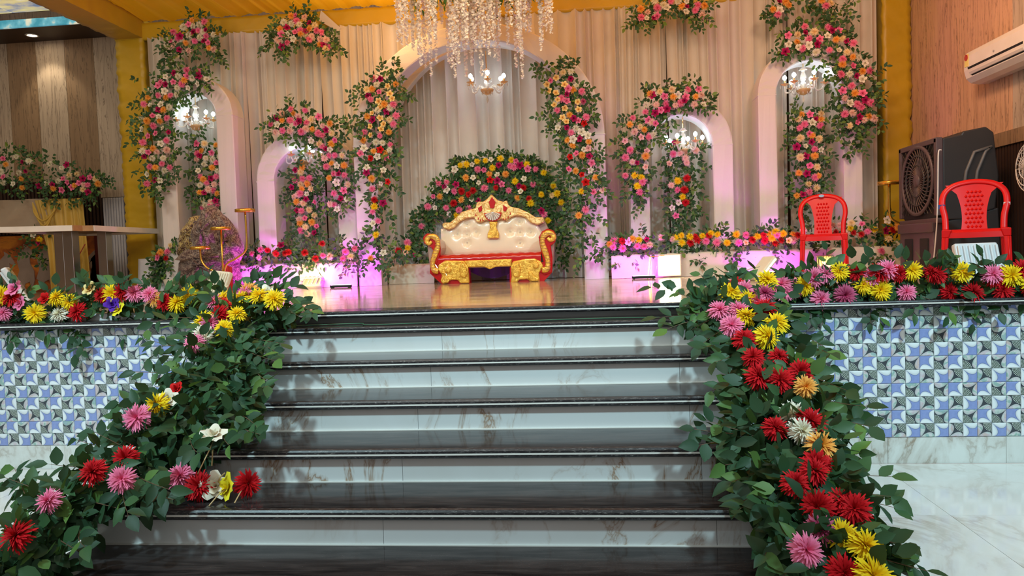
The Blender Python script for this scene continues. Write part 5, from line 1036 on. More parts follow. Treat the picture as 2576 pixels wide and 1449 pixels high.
  [(-3.42,8.38,2.25,-3.52,8.35,2.27),(-3.41,8.38,1.97,-3.45,8.32,1.9),(-3.4,8.38,1.6,-3.4,8.26,1.5),(-3.38,8.38,1.55,-3.38,8.32,1.48),(-3.07,8.38,1.54,-3.01,8.33,1.5),(-3.42,8.38,2.11,-3.44,8.31,2.07),(-3.05,8.38,1.86,-3.0,8.33,1.88),(-3.23,8.38,2.39,-3.19,8.29,2.52),(-3.24,8.38,2.27,-3.2,8.29,2.37),(-3.32,8.38,2.18,-3.4,8.34,2.26),(-3.22,8.38,2.19,-3.19,8.34,2.34),(-3.14,8.38,2.2,-2.98,8.29,2.28),(-3.26,8.38,2.13,-3.28,8.27,2.23),(-3.12,8.38,2.07,-2.94,8.3,2.07),(-3.29,8.38,2.01,-3.39,8.32,2.02),(-3.18,8.38,2.02,-3.0,8.26,2.04),(-3.33,8.38,2.0,-3.52,8.36,1.97),(-3.08,8.38,1.92,-2.94,8.35,1.9),(-3.31,8.38,1.93,-3.4,8.28,1.9),(-3.31,8.38,1.83,-3.41,8.32,1.74),(-3.16,8.38,1.83,-3.04,8.36,1.76),(-3.22,8.38,1.74,-3.21,8.31,1.52),(-3.28,8.38,1.68,-3.32,8.26,1.48),(-3.09,8.38,1.64,-2.94,8.31,1.49),(-3.21,8.38,1.63,-3.2,8.32,1.44),(-3.11,8.38,1.56,-3.04,8.35,1.42),(-3.2,8.38,1.55,-3.2,8.35,1.4)]),
 'arch_leg_garland_a': (0.09, 9, 200,
  '-2211,7930,3186P -2125,7930,3178m -2172,7930,3120W -2046,7930,3097Y -1963,7930,3109o -2287,7930,3068q -2225,7930,3075o -2151,7930,3039p -2033,7930,3012Y -2005,7930,2957Y -2278,7930,3009m -2242,7930,2964P -1994,7930,2898P -2158,7930,2938Y -2098,7930,2903o -2140,7930,2873Y -2034,7930,2862W -2074,7930,2827m -2229,7930,2814Y -2170,7930,2843W -2297,7930,2783o -2230,7930,2744m -2152,7930,2759Y -1966,7930,2774P -2045,7930,2735q -2008,7930,2690P -2260,7930,2676Y -2111,7930,2690Y -2143,7930,2638Y -2335,7930,2614P -2056,7930,2602o -2261,7930,2582Y -2163,7930,2567P -2352,7930,2531o -2204,7930,2500W -2133,7930,2488W -2045,7930,2468P -2340,7930,2442w -2163,7930,2420r -2238,7930,2405o -2061,7930,2409W -2110,7930,2380o -2384,7930,2387p -2200,7930,2349w -2267,7930,2333r -2093,7930,2320p -2321,7930,2233w -2137,7930,2193w -2323,7930,2180m -2271,7930,2113o -2168,7930,2054w -2085,7930,2067r -2270,7930,1999P -2259,7930,1880R -2163,7930,1844m -2251,7930,1804y -2276,7930,1751P -2219,7930,1646P -2281,7930,1621w -2253,7930,1498y -2178,7930,1302w -2320,7930,1247o',
  [(-2.02,8.0,3.33,0.086,20),(-1.96,8.0,3.22,0.069,18),(-2.47,8.0,2.73,0.095,26),(-2.22,8.0,2.24,0.103,30),(-2.07,8.0,2.1,0.069,18),(-2.23,8.0,1.9,0.112,30),(-2.15,8.0,1.72,0.095,28),(-2.3,8.0,1.5,0.103,26),(-2.21,8.0,1.37,0.103,26),(-2.24,8.0,1.2,0.069,18)],
  [(-1.99,7.98,3.3,-1.94,7.93,3.38),(-2.08,7.98,3.31,-2.11,7.95,3.37),(-1.94,7.98,3.04,-1.76,7.88,2.95),(-1.96,7.98,2.98,-1.76,7.9,2.93),(-2.4,7.98,2.94,-2.5,7.96,3.06),(-2.39,7.98,2.85,-2.49,7.95,2.96),(-2.46,7.98,2.68,-2.57,7.95,2.77),(-2.05,7.98,2.32,-1.95,7.92,2.33),(-2.02,7.98,2.02,-1.93,7.87,1.92),(-2.08,7.98,1.63,-2.02,7.87,1.49),(-2.07,7.98,1.45,-2.0,7.9,1.4),(-2.21,7.98,1.19,-2.14,7.94,1.0),(-2.24,7.98,1.2,-2.09,7.92,1.04),(-2.45,7.98,1.46,-2.54,7.92,1.42),(-2.1,7.98,1.28,-1.84,7.93,1.27),(-2.08,7.98,1.23,-1.94,7.96,1.21),(-2.48,7.98,1.2,-2.44,7.9,1.07),(-2.14,7.98,3.19,-2.11,7.88,3.31),(-2.18,7.98,3.13,-2.2,7.89,3.21),(-2.06,7.98,3.11,-1.98,7.95,3.2),(-1.98,7.98,3.12,-1.86,7.91,3.16),(-2.3,7.98,3.08,-2.4,7.94,3.13),(-2.24,7.98,3.09,-2.28,7.89,3.14),(-2.05,7.98,3.02,-1.93,7.92,3.08),(-2.02,7.98,2.97,-1.85,7.87,2.96),(-2.29,7.98,3.02,-2.38,7.88,3.04),(-2.26,7.98,2.98,-2.39,7.95,3.0),(-2.24,7.98,2.82,-2.34,7.93,2.8),(-2.31,7.98,2.79,-2.42,7.87,2.75),(-1.98,7.98,2.78,-1.81,7.91,2.71),(-2.27,7.98,2.68,-2.4,7.92,2.68),(-2.07,7.98,2.61,-1.94,7.92,2.56),(-2.28,7.98,2.59,-2.37,7.88,2.56),(-2.06,7.98,2.48,-1.92,7.87,2.39),(-2.35,7.98,2.45,-2.46,7.91,2.41),(-2.18,7.98,2.43,-2.07,7.86,2.27),(-2.12,7.98,2.39,-2.0,7.9,2.31),(-2.21,7.98,2.36,-2.19,7.95,2.21),(-2.28,7.98,2.34,-2.37,7.88,2.24),(-2.11,7.98,2.33,-1.97,7.92,2.23),(-2.34,7.98,2.24,-2.46,7.95,2.12),(-2.28,7.98,2.0,-2.37,7.86,1.85),(-2.3,7.98,1.62,-2.41,7.96,1.48),(-2.27,7.98,1.5,-2.24,7.9,1.36),(-2.19,7.98,1.3,-2.1,7.91,1.18),(-2.33,7.98,1.25,-2.39,7.87,1.09)]),
 'floor_flowers_sofa': (0.09, 6, 140,
  '-2062,8130,1320R -1950,8130,1405P -1981,8130,1295q -1947,8130,1344y -1883,8130,1259m',
  [(-2.04,8.2,1.25,0.062,14)],
  [(-2.08,8.18,1.25,-2.14,8.12,1.17),(-2.07,8.18,1.32,-2.18,8.08,1.3),(-1.96,8.18,1.41,-1.93,8.14,1.51)]),
 'sofa_foliage': (0.09, 14, 300,
  '-919,8550,2343y -1093,8550,2331y -1190,8550,2325y -1027,8550,2336w -793,8550,2320y -736,8550,2306p -1315,8550,2296y -1392,8550,2288y -1458,8550,2245w -1252,8550,2290w -937,8550,2267m -1015,8550,2239y -1186,8550,2233P -1112,8550,2223p -807,8550,2252P -761,8550,2239P -691,8550,2256m -617,8550,2261y -609,8550,2211p -521,8550,2205P -425,8550,2161y -1053,8550,2170o -957,8550,2156w -862,8550,2161o -1333,8550,2138o -1246,8550,2134w -651,8550,2097w -1049,8550,2105r -966,8550,2090m -761,8550,2073y -1651,8550,2095P -1560,8550,2100P -1447,8550,2065m -1180,8550,2077w -914,8550,2046p -555,8550,2030P -1582,8550,2048m -1560,8550,2012w -983,8550,2009R -1122,8550,2012P -711,8550,2020m -660,8550,1995R -316,8550,2003y -1473,8550,1989P -1385,8550,1985R -1251,8550,1985R -831,8550,1973P -696,8550,1951w -456,8550,1912y -336,8550,1896q -279,8550,1913y -1722,8550,1942p -1651,8550,1935o -727,8550,1883o -607,8550,1867R -1395,8550,1888o -1269,8550,1880w -1490,8550,1851R -583,8550,1815y -236,8550,1809y -1791,8550,1823P -1704,8550,1808w -1429,8550,1772P -1305,8550,1781P -1574,8550,1803P -435,8550,1680P -1536,8550,1730w -1463,8550,1706y -391,8550,1607y -1877,8550,1597P -2046,8550,1408P -462,8550,1724m -1311,8550,1948R -1191,8550,1868m',
  [(-1.89,8.62,1.6,0.139,70),(-1.95,8.62,1.41,0.12,60),(-1.88,8.62,1.27,0.13,60),(-1.82,8.62,1.71,0.139,60),(-1.69,8.62,1.82,0.158,70),(-1.5,8.62,2.05,0.139,50),(-1.59,8.62,1.96,0.139,50),(-1.3,8.62,2.22,0.139,50),(-1.06,8.62,2.26,0.167,70),(-0.83,8.62,2.25,0.167,70),(-0.6,8.62,2.19,0.167,70),(-0.38,8.62,1.95,0.167,80),(-0.29,8.62,1.77,0.158,80),(-0.3,8.62,1.58,0.158,80),(-0.3,8.62,1.4,0.158,70),(-0.26,8.62,1.21,0.139,60),(-0.52,8.62,1.87,0.167,70),(-0.75,8.62,1.97,0.167,70),(-1.31,8.62,1.95,0.167,70),(-0.47,8.62,2.05,0.139,60),(-1.84,8.62,1.08,0.093,30)],
  [(-1.89,8.6,1.64,-1.99,8.56,1.74),(-1.92,8.6,1.36,-2.05,8.57,1.27),(-1.68,8.6,2.01,-1.78,8.52,2.05),(-1.44,8.6,2.25,-1.47,8.5,2.36),(-1.08,8.6,2.37,-1.04,8.49,2.42),(-0.87,8.6,2.36,-0.85,8.51,2.42),(-0.6,8.6,2.28,-0.52,8.54,2.34),(-0.46,8.6,2.21,-0.43,8.54,2.24),(-1.41,8.6,2.32,-1.4,8.53,2.38),(-0.22,8.6,1.17,-0.2,8.49,1.05),(-0.92,8.6,2.35,-0.92,8.55,2.46),(-0.74,8.6,2.31,-0.69,8.55,2.4),(-1.4,8.6,2.29,-1.43,8.52,2.38),(-1.47,8.6,2.25,-1.51,8.48,2.33),(-1.02,8.6,2.24,-1.03,8.56,2.39),(-1.19,8.6,2.24,-1.26,8.58,2.36),(-0.62,8.6,2.27,-0.53,8.57,2.32),(-0.61,8.6,2.22,-0.5,8.52,2.3),(-0.52,8.6,2.21,-0.41,8.52,2.27),(-0.43,8.6,2.17,-0.32,8.56,2.2),(-1.34,8.6,2.14,-1.43,8.56,2.22),(-0.66,8.6,2.1,-0.48,8.52,2.05),(-0.97,8.6,2.1,-1.02,8.52,1.88),(-0.56,8.6,2.04,-0.39,8.51,1.95),(-1.59,8.6,2.05,-1.71,8.51,2.11),(-0.99,8.6,2.01,-1.0,8.57,1.85),(-1.13,8.6,2.02,-1.08,8.53,1.88),(-0.72,8.6,2.02,-0.66,8.5,1.84),(-1.26,8.6,1.99,-1.2,8.48,1.77),(-0.84,8.6,1.98,-0.85,8.55,1.78),(-0.7,8.6,1.96,-0.68,8.49,1.75),(-1.4,8.6,1.89,-1.31,8.52,1.73),(-1.5,8.6,1.86,-1.5,8.49,1.63),(-0.59,8.6,1.82,-0.65,8.56,1.66),(-0.24,8.6,1.81,-0.09,8.51,1.78),(-1.8,8.6,1.83,-1.94,8.5,1.74),(-1.58,8.6,1.81,-1.62,8.53,1.67),(-0.39,8.6,1.61,-0.37,8.57,1.4),(-1.89,8.6,1.6,-1.99,8.56,1.49),(-2.06,8.6,1.41,-2.16,8.56,1.26),(-1.32,8.6,1.95,-1.24,8.57,1.78)]),
 'arch_leg_garland_b': (0.09, 9, 200,
  '-153,7930,3133q -72,7930,3138W -228,7930,3083Y -79,7930,3066m -295,7930,3058p -146,7930,3002Y -322,7930,3017Y -17,7930,2990W -309,7930,2949Y -106,7930,2959p -54,7930,2948o 37,7930,2925P -236,7930,2919Y -126,7930,2903m -224,7930,2851Y -180,7930,2864P -126,7930,2835p -258,7930,2800Y -11,7930,2818Y 51,7930,2820M -152,7930,2763Y -3,7930,2740Y -231,7930,2741P -101,7930,2685o -170,7930,2660Y -137,7930,2613Y -58,7930,2647m -7,7930,2620p 78,7930,2652P 51,7930,2591r -129,7930,2553m -226,7930,2558w -34,7930,2538W -86,7930,2499P 21,7930,2501w 91,7930,2459w -130,7930,2425o -72,7930,2428w -2,7930,2432m 94,7930,2396o -82,7930,2363o 34,7930,2316w 89,7930,2329l -38,7930,2274p 17,7930,2257o -101,7930,2245r 93,7930,2240m 119,7930,2172p 101,7930,2096w -53,7930,2094o -131,7930,2114p 11,7930,2050r 151,7930,2017o 50,7930,1972r 6,7930,1877y 131,7930,1861p 226,7930,1878l 37,7930,1681P -34,7930,1622o',
  [(-0.33,8.0,3.19,0.086,20),(-0.14,8.0,3.22,0.086,20),(0.02,8.0,2.94,0.086,20),(0.12,8.0,2.64,0.06,16),(-0.2,8.0,2.45,0.069,16),(-0.09,8.0,2.1,0.12,34),(-0.18,8.0,2.02,0.103,26),(-0.06,8.0,1.8,0.112,36),(-0.1,8.0,1.64,0.103,32),(0.02,8.0,1.63,0.095,28),(0.06,8.0,1.46,0.086,24),(-0.03,8.0,1.34,0.086,24),(0.11,8.0,1.8,0.077,18),(0.14,8.0,1.2,0.06,14),(-0.15,8.0,1.55,0.077,20)],
  [(-0.33,7.98,3.19,-0.48,7.95,3.21),(-0.35,7.98,3.12,-0.46,7.93,3.12),(-0.16,7.98,3.22,-0.18,7.86,3.26),(-0.1,7.98,3.21,-0.08,7.89,3.28),(0.1,7.98,2.85,0.2,7.91,2.85),(0.1,7.98,2.76,0.19,7.95,2.67),(-0.24,7.98,2.64,-0.47,7.92,2.68),(-0.24,7.98,2.62,-0.37,7.88,2.53),(0.13,7.98,2.22,0.24,7.92,2.31),(0.14,7.98,2.13,0.25,7.9,2.24),(0.16,7.98,2.01,0.25,7.87,1.95),(0.16,7.98,1.88,0.24,7.9,2.04),(0.15,7.98,1.63,0.25,7.9,1.53),(0.1,7.98,1.37,0.19,7.96,1.12),(0.01,7.98,1.21,-0.1,7.96,1.0),(0.06,7.98,1.2,-0.08,7.88,1.1),(0.1,7.98,1.2,0.19,7.92,1.14),(-0.21,7.98,2.19,-0.28,7.87,2.12),(-0.15,7.98,3.14,-0.15,7.88,3.24),(-0.07,7.98,3.15,-0.01,7.87,3.24),(-0.05,7.98,2.96,0.03,7.92,3.0),(0.04,7.98,2.94,0.14,7.86,2.94),(-0.24,7.98,2.93,-0.37,7.88,2.93),(-0.26,7.98,2.81,-0.38,7.87,2.73),(-0.01,7.98,2.83,0.11,7.95,2.85),(0.05,7.98,2.83,0.19,7.88,2.83),(-0.15,7.98,2.77,-0.27,7.92,2.64),(-0.0,7.98,2.75,0.16,7.86,2.74),(-0.17,7.98,2.67,-0.32,7.86,2.58),(-0.01,7.98,2.63,0.11,7.94,2.6),(0.08,7.98,2.66,0.2,7.92,2.64),(-0.23,7.98,2.57,-0.34,7.93,2.49),(-0.09,7.98,2.51,-0.23,7.91,2.43),(-0.13,7.98,2.43,-0.25,7.93,2.35),(0.1,7.98,2.4,0.2,7.89,2.35),(-0.08,7.98,2.37,-0.18,7.95,2.28),(-0.1,7.98,2.25,-0.21,7.94,2.16),(0.09,7.98,2.25,0.22,7.91,2.15),(0.1,7.98,2.1,0.21,7.95,2.0),(-0.13,7.98,2.12,-0.24,7.92,2.03),(0.15,7.98,2.02,0.27,7.87,1.88),(0.05,7.98,1.98,0.06,7.87,1.84),(0.01,7.98,1.88,-0.06,7.94,1.74),(0.13,7.98,1.86,0.22,7.96,1.73),(0.23,7.98,1.88,0.33,7.88,1.8),(-0.03,7.98,1.62,-0.1,7.86,1.48)]),
 'arch_garland_c': (0.09, 9, 140,
  '868,8120,2920q 991,8120,2929q 1166,8120,2925P 1277,8120,2921p 788,8120,2882m 762,8120,2899o 919,8120,2867p 1002,8120,2855o 1055,8120,2873w 1143,8120,2850p 1240,8120,2842o 1304,8120,2859L 717,8120,2786W 828,8120,2780L 933,8120,2788P 1031,8120,2764L 1121,8120,2806m 1084,8120,2787P 1232,8120,2762L 1323,8120,2754w 707,8120,2712P 873,8120,2722p 937,8120,2732m 815,8120,2698m 575,8120,2656P 739,8120,2624p 776,8120,2598L 812,8120,2583p 543,8120,2585o 653,8120,2556q 692,8120,2523o 585,8120,2503L 654,8120,2445l 740,8120,2446P 486,8120,2416l 788,8120,2459W 536,8120,2312P 479,8120,2235P 715,8120,2293l 695,8120,2236o 554,8120,2184L 606,8120,2173m 702,8120,2124l 481,8120,2043P 584,8120,2039y 653,8120,2014y 654,8120,1968P 608,8120,1923y 630,8120,1855P',
  [(1.0,8.19,2.99,0.079,16),(1.21,8.19,3.0,0.079,16),(0.95,8.19,2.68,0.097,20),(0.99,8.19,2.59,0.079,14),(1.4,8.19,2.82,0.053,12),(0.61,8.19,2.39,0.088,24),(0.62,8.19,2.26,0.097,26),(0.51,8.19,2.14,0.079,20),(0.6,8.19,2.01,0.097,26),(0.55,8.19,1.88,0.097,28),(0.64,8.19,1.83,0.079,20),(0.7,8.19,2.05,0.062,14)],
  [(1.33,8.17,2.86,1.42,8.08,2.84),(1.35,8.17,2.8,1.41,8.1,2.74),(0.59,8.17,1.79,0.56,8.11,1.6),(0.65,8.17,1.79,0.63,8.06,1.65),(0.48,8.17,1.88,0.44,8.12,1.75),(0.48,8.17,2.52,0.44,8.09,2.45),(1.25,8.17,2.97,1.27,8.07,2.99),(0.77,8.17,2.13,0.8,8.14,2.04),(0.73,8.17,2.45,0.83,8.11,2.41),(1.0,8.17,2.94,0.97,8.1,3.03),(0.79,8.17,2.89,0.72,8.09,2.96),(0.77,8.17,2.91,0.69,8.13,2.99),(1.06,8.17,2.88,1.12,8.1,2.98),(1.15,8.17,2.86,1.28,8.14,2.87),(0.72,8.17,2.8,0.63,8.14,2.85),(1.04,8.17,2.77,1.14,8.12,2.67),(1.13,8.17,2.82,1.26,8.14,2.75),(1.24,8.17,2.77,1.34,8.05,2.66),(1.33,8.17,2.76,1.45,8.12,2.66),(0.58,8.17,2.66,0.44,8.12,2.66),(0.82,8.17,2.59,0.9,8.07,2.42),(0.55,8.17,2.59,0.4,8.08,2.6),(0.49,8.17,2.42,0.34,8.12,2.4),(0.79,8.17,2.47,0.87,8.07,2.33),(0.54,8.17,2.32,0.42,8.09,2.29),(0.48,8.17,2.24,0.35,8.11,2.26),(0.56,8.17,2.19,0.41,8.09,2.14),(0.66,8.17,1.97,0.69,8.13,1.84),(0.63,8.17,1.86,0.65,8.12,1.7)]),
 'hanging_garland_c': (0.09, 10, 140,
  '1038,8330,2402m 1266,8330,2306L 1019,8330,2275P 1089,8330,2277L 1147,8330,2225L 966,8330,2168l 1159,8330,2176L 1155,8330,2005R 1063,8330,1979y 989,8330,1936L 1056,8330,1881P 1125,8330,1878R 1115,8330,1800y 1060,8330,1745w 1143,8330,1736R 989,8330,1687w 1030,8330,1600p',
  [(1.05,8.4,2.14,0.108,36),(1.23,8.4,2.18,0.099,30),(1.24,8.4,2.0,0.09,28),(1.0,8.4,1.92,0.081,22),(1.24,8.4,1.82,0.09,28),(1.04,8.4,1.79,0.081,20),(1.15,8.4,1.7,0.108,36),(1.24,8.4,1.65,0.081,22),(1.04,8.4,1.61,0.09,26),(1.15,8.4,1.54,0.09,26),(1.06,8.4,1.44,0.054,14),(1.05,8.4,2.05,0.081,20)],
  [(1.27,8.38,2.26,1.38,8.35,2.33),(1.29,8.38,2.13,1.42,8.35,2.1),(1.01,8.38,2.18,0.89,8.31,2.2),(1.0,8.38,2.1,0.88,8.3,2.03),(1.0,8.38,1.81,0.86,8.27,1.79),(1.28,8.38,1.82,1.35,8.29,1.77),(1.27,8.38,1.65,1.36,8.35,1.58),(1.06,8.38,1.48,1.02,8.3,1.35),(1.12,8.38,1.48,1.15,8.28,1.41),(1.27,8.38,2.31,1.42,8.35,2.36),(1.02,8.38,2.28,0.94,8.28,2.35),(1.1,8.38,2.28,1.06,8.33,2.41),(0.97,8.38,2.17,0.86,8.33,2.19),(1.16,8.38,2.01,1.32,8.36,1.92),(1.0,8.38,1.94,0.83,8.28,1.91),(1.13,8.38,1.88,1.28,8.31,1.84),(1.15,8.38,1.74,1.24,8.27,1.57),(1.0,8.38,1.69,0.92,8.31,1.57)]),
 'arch_garland_d': (0.09, 9, 140,
  '2375,8120,3512P 2622,8120,3491P 2205,8120,3430p 2308,8120,3431q 2379,8120,3447m 2479,8120,3451q 2652,8120,3450m 2714,8120,3446p 2530,8120,3374p 2423,8120,3380P 2607,8120,3400w 2302,8120,3359o 2686,8120,3354o 2753,8120,3365q 2800,8120,3337m 2210,8120,3337w 2862,8120,3311P 2308,8120,3297w 2356,8120,3282P 2419,8120,3314w 2499,8120,3319m 2173,8120,3260m 2488,8120,3241W 2622,8120,3253P 2717,8120,3242w 2801,8120,3219q 2755,8120,3150P 2860,8120,3166o 2753,8120,3096o 2920,8120,3156W 2862,8120,3077p 2972,8120,3093w 2738,8120,2994P 2831,8120,2997W 2895,8120,2970m 2961,8120,3015o 3033,8120,3016P 2952,8120,2934w 2844,8120,2873P 2751,8120,2825p 2873,8120,2792o 2945,8120,2784p 2775,8120,2745L 2824,8120,2691w 2984,8120,2714m 3034,8120,2683P 2897,8120,2677P 2939,8120,2642P 2853,8120,2593L 2768,8120,2579P 2908,8120,2541m 3015,8120,2546o 2957,8120,2507L 2895,8120,2488p 3065,8120,2522L 2811,8120,2458q',
  [(2.29,8.19,3.25,0.097,18),(2.54,8.19,3.18,0.097,22),(2.66,8.19,3.04,0.088,22),(2.7,8.19,2.88,0.079,20),(2.71,8.19,2.71,0.062,14),(3.02,8.19,2.86,0.088,20),(3.06,8.19,2.77,0.079,16),(2.89,8.19,2.53,0.088,20),(2.89,8.19,2.37,0.123,40),(2.97,8.19,2.32,0.088,26),(2.85,8.19,2.24,0.079,20),(2.75,8.19,2.54,0.062,14),(3.05,8.19,2.44,0.062,14)],
  [(2.23,8.17,3.27,2.03,8.12,3.26),(2.23,8.17,3.25,2.06,8.14,3.21),(2.19,8.17,3.23,2.14,8.1,3.16),(2.33,8.17,3.53,2.27,8.06,3.54),(3.07,8.17,2.93,3.17,8.06,3.04),(3.07,8.17,2.87,3.14,8.1,2.91),(3.07,8.17,2.77,3.16,8.14,2.72),(3.05,8.17,2.69,3.15,8.07,2.76),(3.04,8.17,2.44,3.14,8.14,2.39),(2.88,8.17,2.24,2.81,8.1,2.11),(2.94,8.17,2.24,2.99,8.14,2.13),(2.72,8.17,2.54,2.63,8.05,2.36),(2.76,8.17,2.41,2.65,8.1,2.32),(2.89,8.17,3.23,2.99,8.11,3.17),(2.8,8.17,3.36,2.84,8.12,3.43),(2.39,8.17,3.53,2.33,8.09,3.6),(2.64,8.17,3.5,2.63,8.05,3.61),(2.22,8.17,3.44,2.1,8.11,3.45),(2.32,8.17,3.44,2.23,8.13,3.49),(2.39,8.17,3.46,2.29,8.1,3.54),(2.67,8.17,3.46,2.67,8.06,3.52),(2.73,8.17,3.46,2.77,8.11,3.55),(2.62,8.17,3.41,2.68,8.09,3.48),(2.7,8.17,3.37,2.72,8.06,3.42),(2.77,8.17,3.38,2.83,8.12,3.45),(2.32,8.17,3.31,2.18,8.07,3.17),(2.43,8.17,3.33,2.36,8.1,3.2),(2.19,8.17,3.27,2.07,8.14,3.18),(2.77,8.17,3.11,2.62,8.14,3.05),(2.76,8.17,3.0,2.57,8.06,2.94),(2.98,8.17,3.03,3.06,8.1,3.0),(2.96,8.17,2.79,3.1,8.11,2.8),(2.79,8.17,2.76,2.62,8.06,2.75),(3.0,8.17,2.72,3.1,8.09,2.68),(3.05,8.17,2.69,3.13,8.1,2.66),(2.96,8.17,2.65,3.07,8.12,2.55),(2.87,8.17,2.6,2.74,8.08,2.44),(2.78,8.17,2.59,2.66,8.12,2.5),(2.92,8.17,2.55,2.92,8.1,2.35),(2.91,8.17,2.5,2.87,8.07,2.36),(3.08,8.17,2.53,3.16,8.09,2.44),(2.83,8.17,2.47,2.74,8.14,2.32)]),
 'hanging_garland_d': (0.09, 9, 140,
  '2395,8330,2637o 2480,8330,2632p 2594,8330,2632q 2358,8330,2585q 2540,8330,2578m 2592,8330,2579o 2496,8330,2541w 2427,8330,2531P 2588,8330,2510P 2367,8330,2489P 2470,8330,2425p 2498,8330,2403o 2376,8330,2382q 2573,8330,2367q 2484,8330,2334m 2338,8330,2293m 2423,8330,2289w 2523,8330,2258P 2585,8330,2244w 2367,8330,2179q 2432,8330,2182m 2521,8330,2183o 2376,8330,2174q 2432,8330,2185m 2524,8330,2185o 2465,8330,2081p 2548,8330,2064q 2354,8330,2007o 2435,8330,2000m 2525,8330,1953P 2557,8330,1968o 2457,8330,1886q 2537,8330,1840q 2331,8330,1763o 2397,8330,1774m 2460,8330,1798P',
  [(2.34,8.4,2.43,0.063,14),(2.65,8.4,2.41,0.072,18),(2.38,8.4,2.17,0.081,18),(2.58,8.4,2.07,0.072,18),(2.35,8.4,1.91,0.09,26),(2.54,8.4,1.86,0.081,20),(2.35,8.4,1.74,0.063,16),(2.41,8.4,1.6,0.072,18),(2.43,8.4,1.47,0.045,10),(2.42,8.4,2.59,0.063,10)],
  [(2.33,8.38,2.51,2.3,8.31,2.65),(2.33,8.38,2.4,2.22,8.29,2.46),(2.67,8.38,2.41,2.68,8.3,2.37),(2.65,8.38,2.37,2.67,8.28,2.33),(2.62,8.38,2.15,2.66,8.34,2.08),(2.62,8.38,1.9,2.64,8.31,1.82),(2.4,8.38,1.56,2.44,8.36,1.44),(2.36,8.38,2.77,2.31,8.28,2.81),(2.41,8.38,2.64,2.29,8.28,2.73),(2.61,8.38,2.64,2.69,8.28,2.72),(2.37,8.38,2.59,2.28,8.36,2.65),(2.56,8.38,2.59,2.59,8.31,2.68),(2.44,8.38,2.54,2.33,8.31,2.63),(2.6,8.38,2.52,2.71,8.35,2.57),(2.38,8.38,2.5,2.27,8.34,2.55),(2.39,8.38,2.39,2.2,8.26,2.37),(2.59,8.38,2.37,2.71,8.27,2.33),(2.35,8.38,2.3,2.19,8.34,2.29),(2.6,8.38,2.25,2.72,8.28,2.15),(2.54,8.38,2.19,2.63,8.29,2.12),(2.54,8.38,2.19,2.65,8.32,2.13),(2.56,8.38,2.07,2.69,8.3,1.96),(2.37,8.38,2.01,2.22,8.34,1.92),(2.57,8.38,1.97,2.69,8.33,1.84),(2.47,8.38,1.89,2.47,8.36,1.7),(2.35,8.38,1.77,2.21,8.29,1.62),(2.48,8.38,1.8,2.45,8.3,1.61)]),
 'beam_spray_c': (0.09, 9, 140,
  '861,8330,3948W 951,8330,3894W 709,8330,3867o 886,8330,3866P 987,8330,3865w 1031,8330,3926P 1111,8330,3921W 1201,8330,3915w 1147,8330,3870o 1200,8330,3856m 1317,8330,3870P 1391,8330,3857o 1194,8330,3809w 1289,8330,3813P 783,8330,3830L 712,8330,3776P 770,8330,3761w 840,8330,3762m 884,8330,3781p 1362,8330,3759L 937,8330,4012P 1044,8330,4016W 1150,8330,3998m 1256,8330,3970o',
  [(1.05,8.4,3.9,0.09,16),(1.26,8.4,3.82,0.09,18),(1.32,8.4,3.73,0.072,14)],
  [(0.7,8.38,3.87,0.52,8.3,3.66),(0.74,8.38,3.83,0.69,8.36,3.68),(0.87,8.38,3.82,0.94,8.27,3.67),(0.92,8.38,3.82,1.03,8.26,3.74),(1.26,8.38,3.75,1.27,8.34,3.59),(1.3,8.38,3.75,1.37,8.35,3.59),(1.39,8.38,3.76,1.48,8.33,3.64),(1.41,8.38,3.89,1.52,8.35,3.86),(0.71,8.38,3.88,0.57,8.32,3.85),(0.89,8.38,3.88,0.73,8.35,3.83),(1.21,8.38,3.93,1.34,8.34,3.94),(1.21,8.38,3.87,1.35,8.36,3.78),(1.32,8.38,3.89,1.44,8.32,3.83),(1.2,8.38,3.82,1.26,8.33,3.7),(1.3,8.38,3.83,1.41,8.29,3.68),(0.79,8.38,3.85,0.65,8.32,3.75),(0.72,8.38,3.79,0.57,8.34,3.68),(0.78,8.38,3.78,0.67,8.26,3.62),(0.84,8.38,3.78,0.75,8.27,3.58)]),
 'beam_spray_d': (0.09, 9, 140,
  '2176,8330,3845m 2244,8330,3846o 2279,8330,3807o 2113,8330,3770o 2185,8330,3760w 2159,8330,3720P 2620,8330,3837o 2717,8330,3804q 2665,8330,3776P 2302,8330,3921P 2405,8330,3924w 2508,8330,3907m 2631,8330,3909P',
  [(2.44,8.4,3.83,0.108,20),(2.61,8.4,3.78,0.108,22),(2.69,8.4,3.69,0.099,20),(2.82,8.4,3.78,0.09,18)],
  [(2.17,8.38,3.84,2.0,8.28,3.68),(2.15,8.38,3.76,2.09,8.32,3.59),(2.73,8.38,3.7,2.8,8.29,3.56),(2.81,8.38,3.76,2.9,8.29,3.58),(2.83,8.38,3.78,2.97,8.27,3.59),(2.64,8.38,3.68,2.63,8.29,3.57),(2.89,8.38,3.79,2.97,8.32,3.79),(2.12,8.38,3.78,2.0,8.34,3.7),(2.2,8.38,3.78,2.11,8.33,3.64),(2.17,8.38,3.74,2.08,8.33,3.59)]),
 'bed_flowers_right': (0.09, 8, 200,
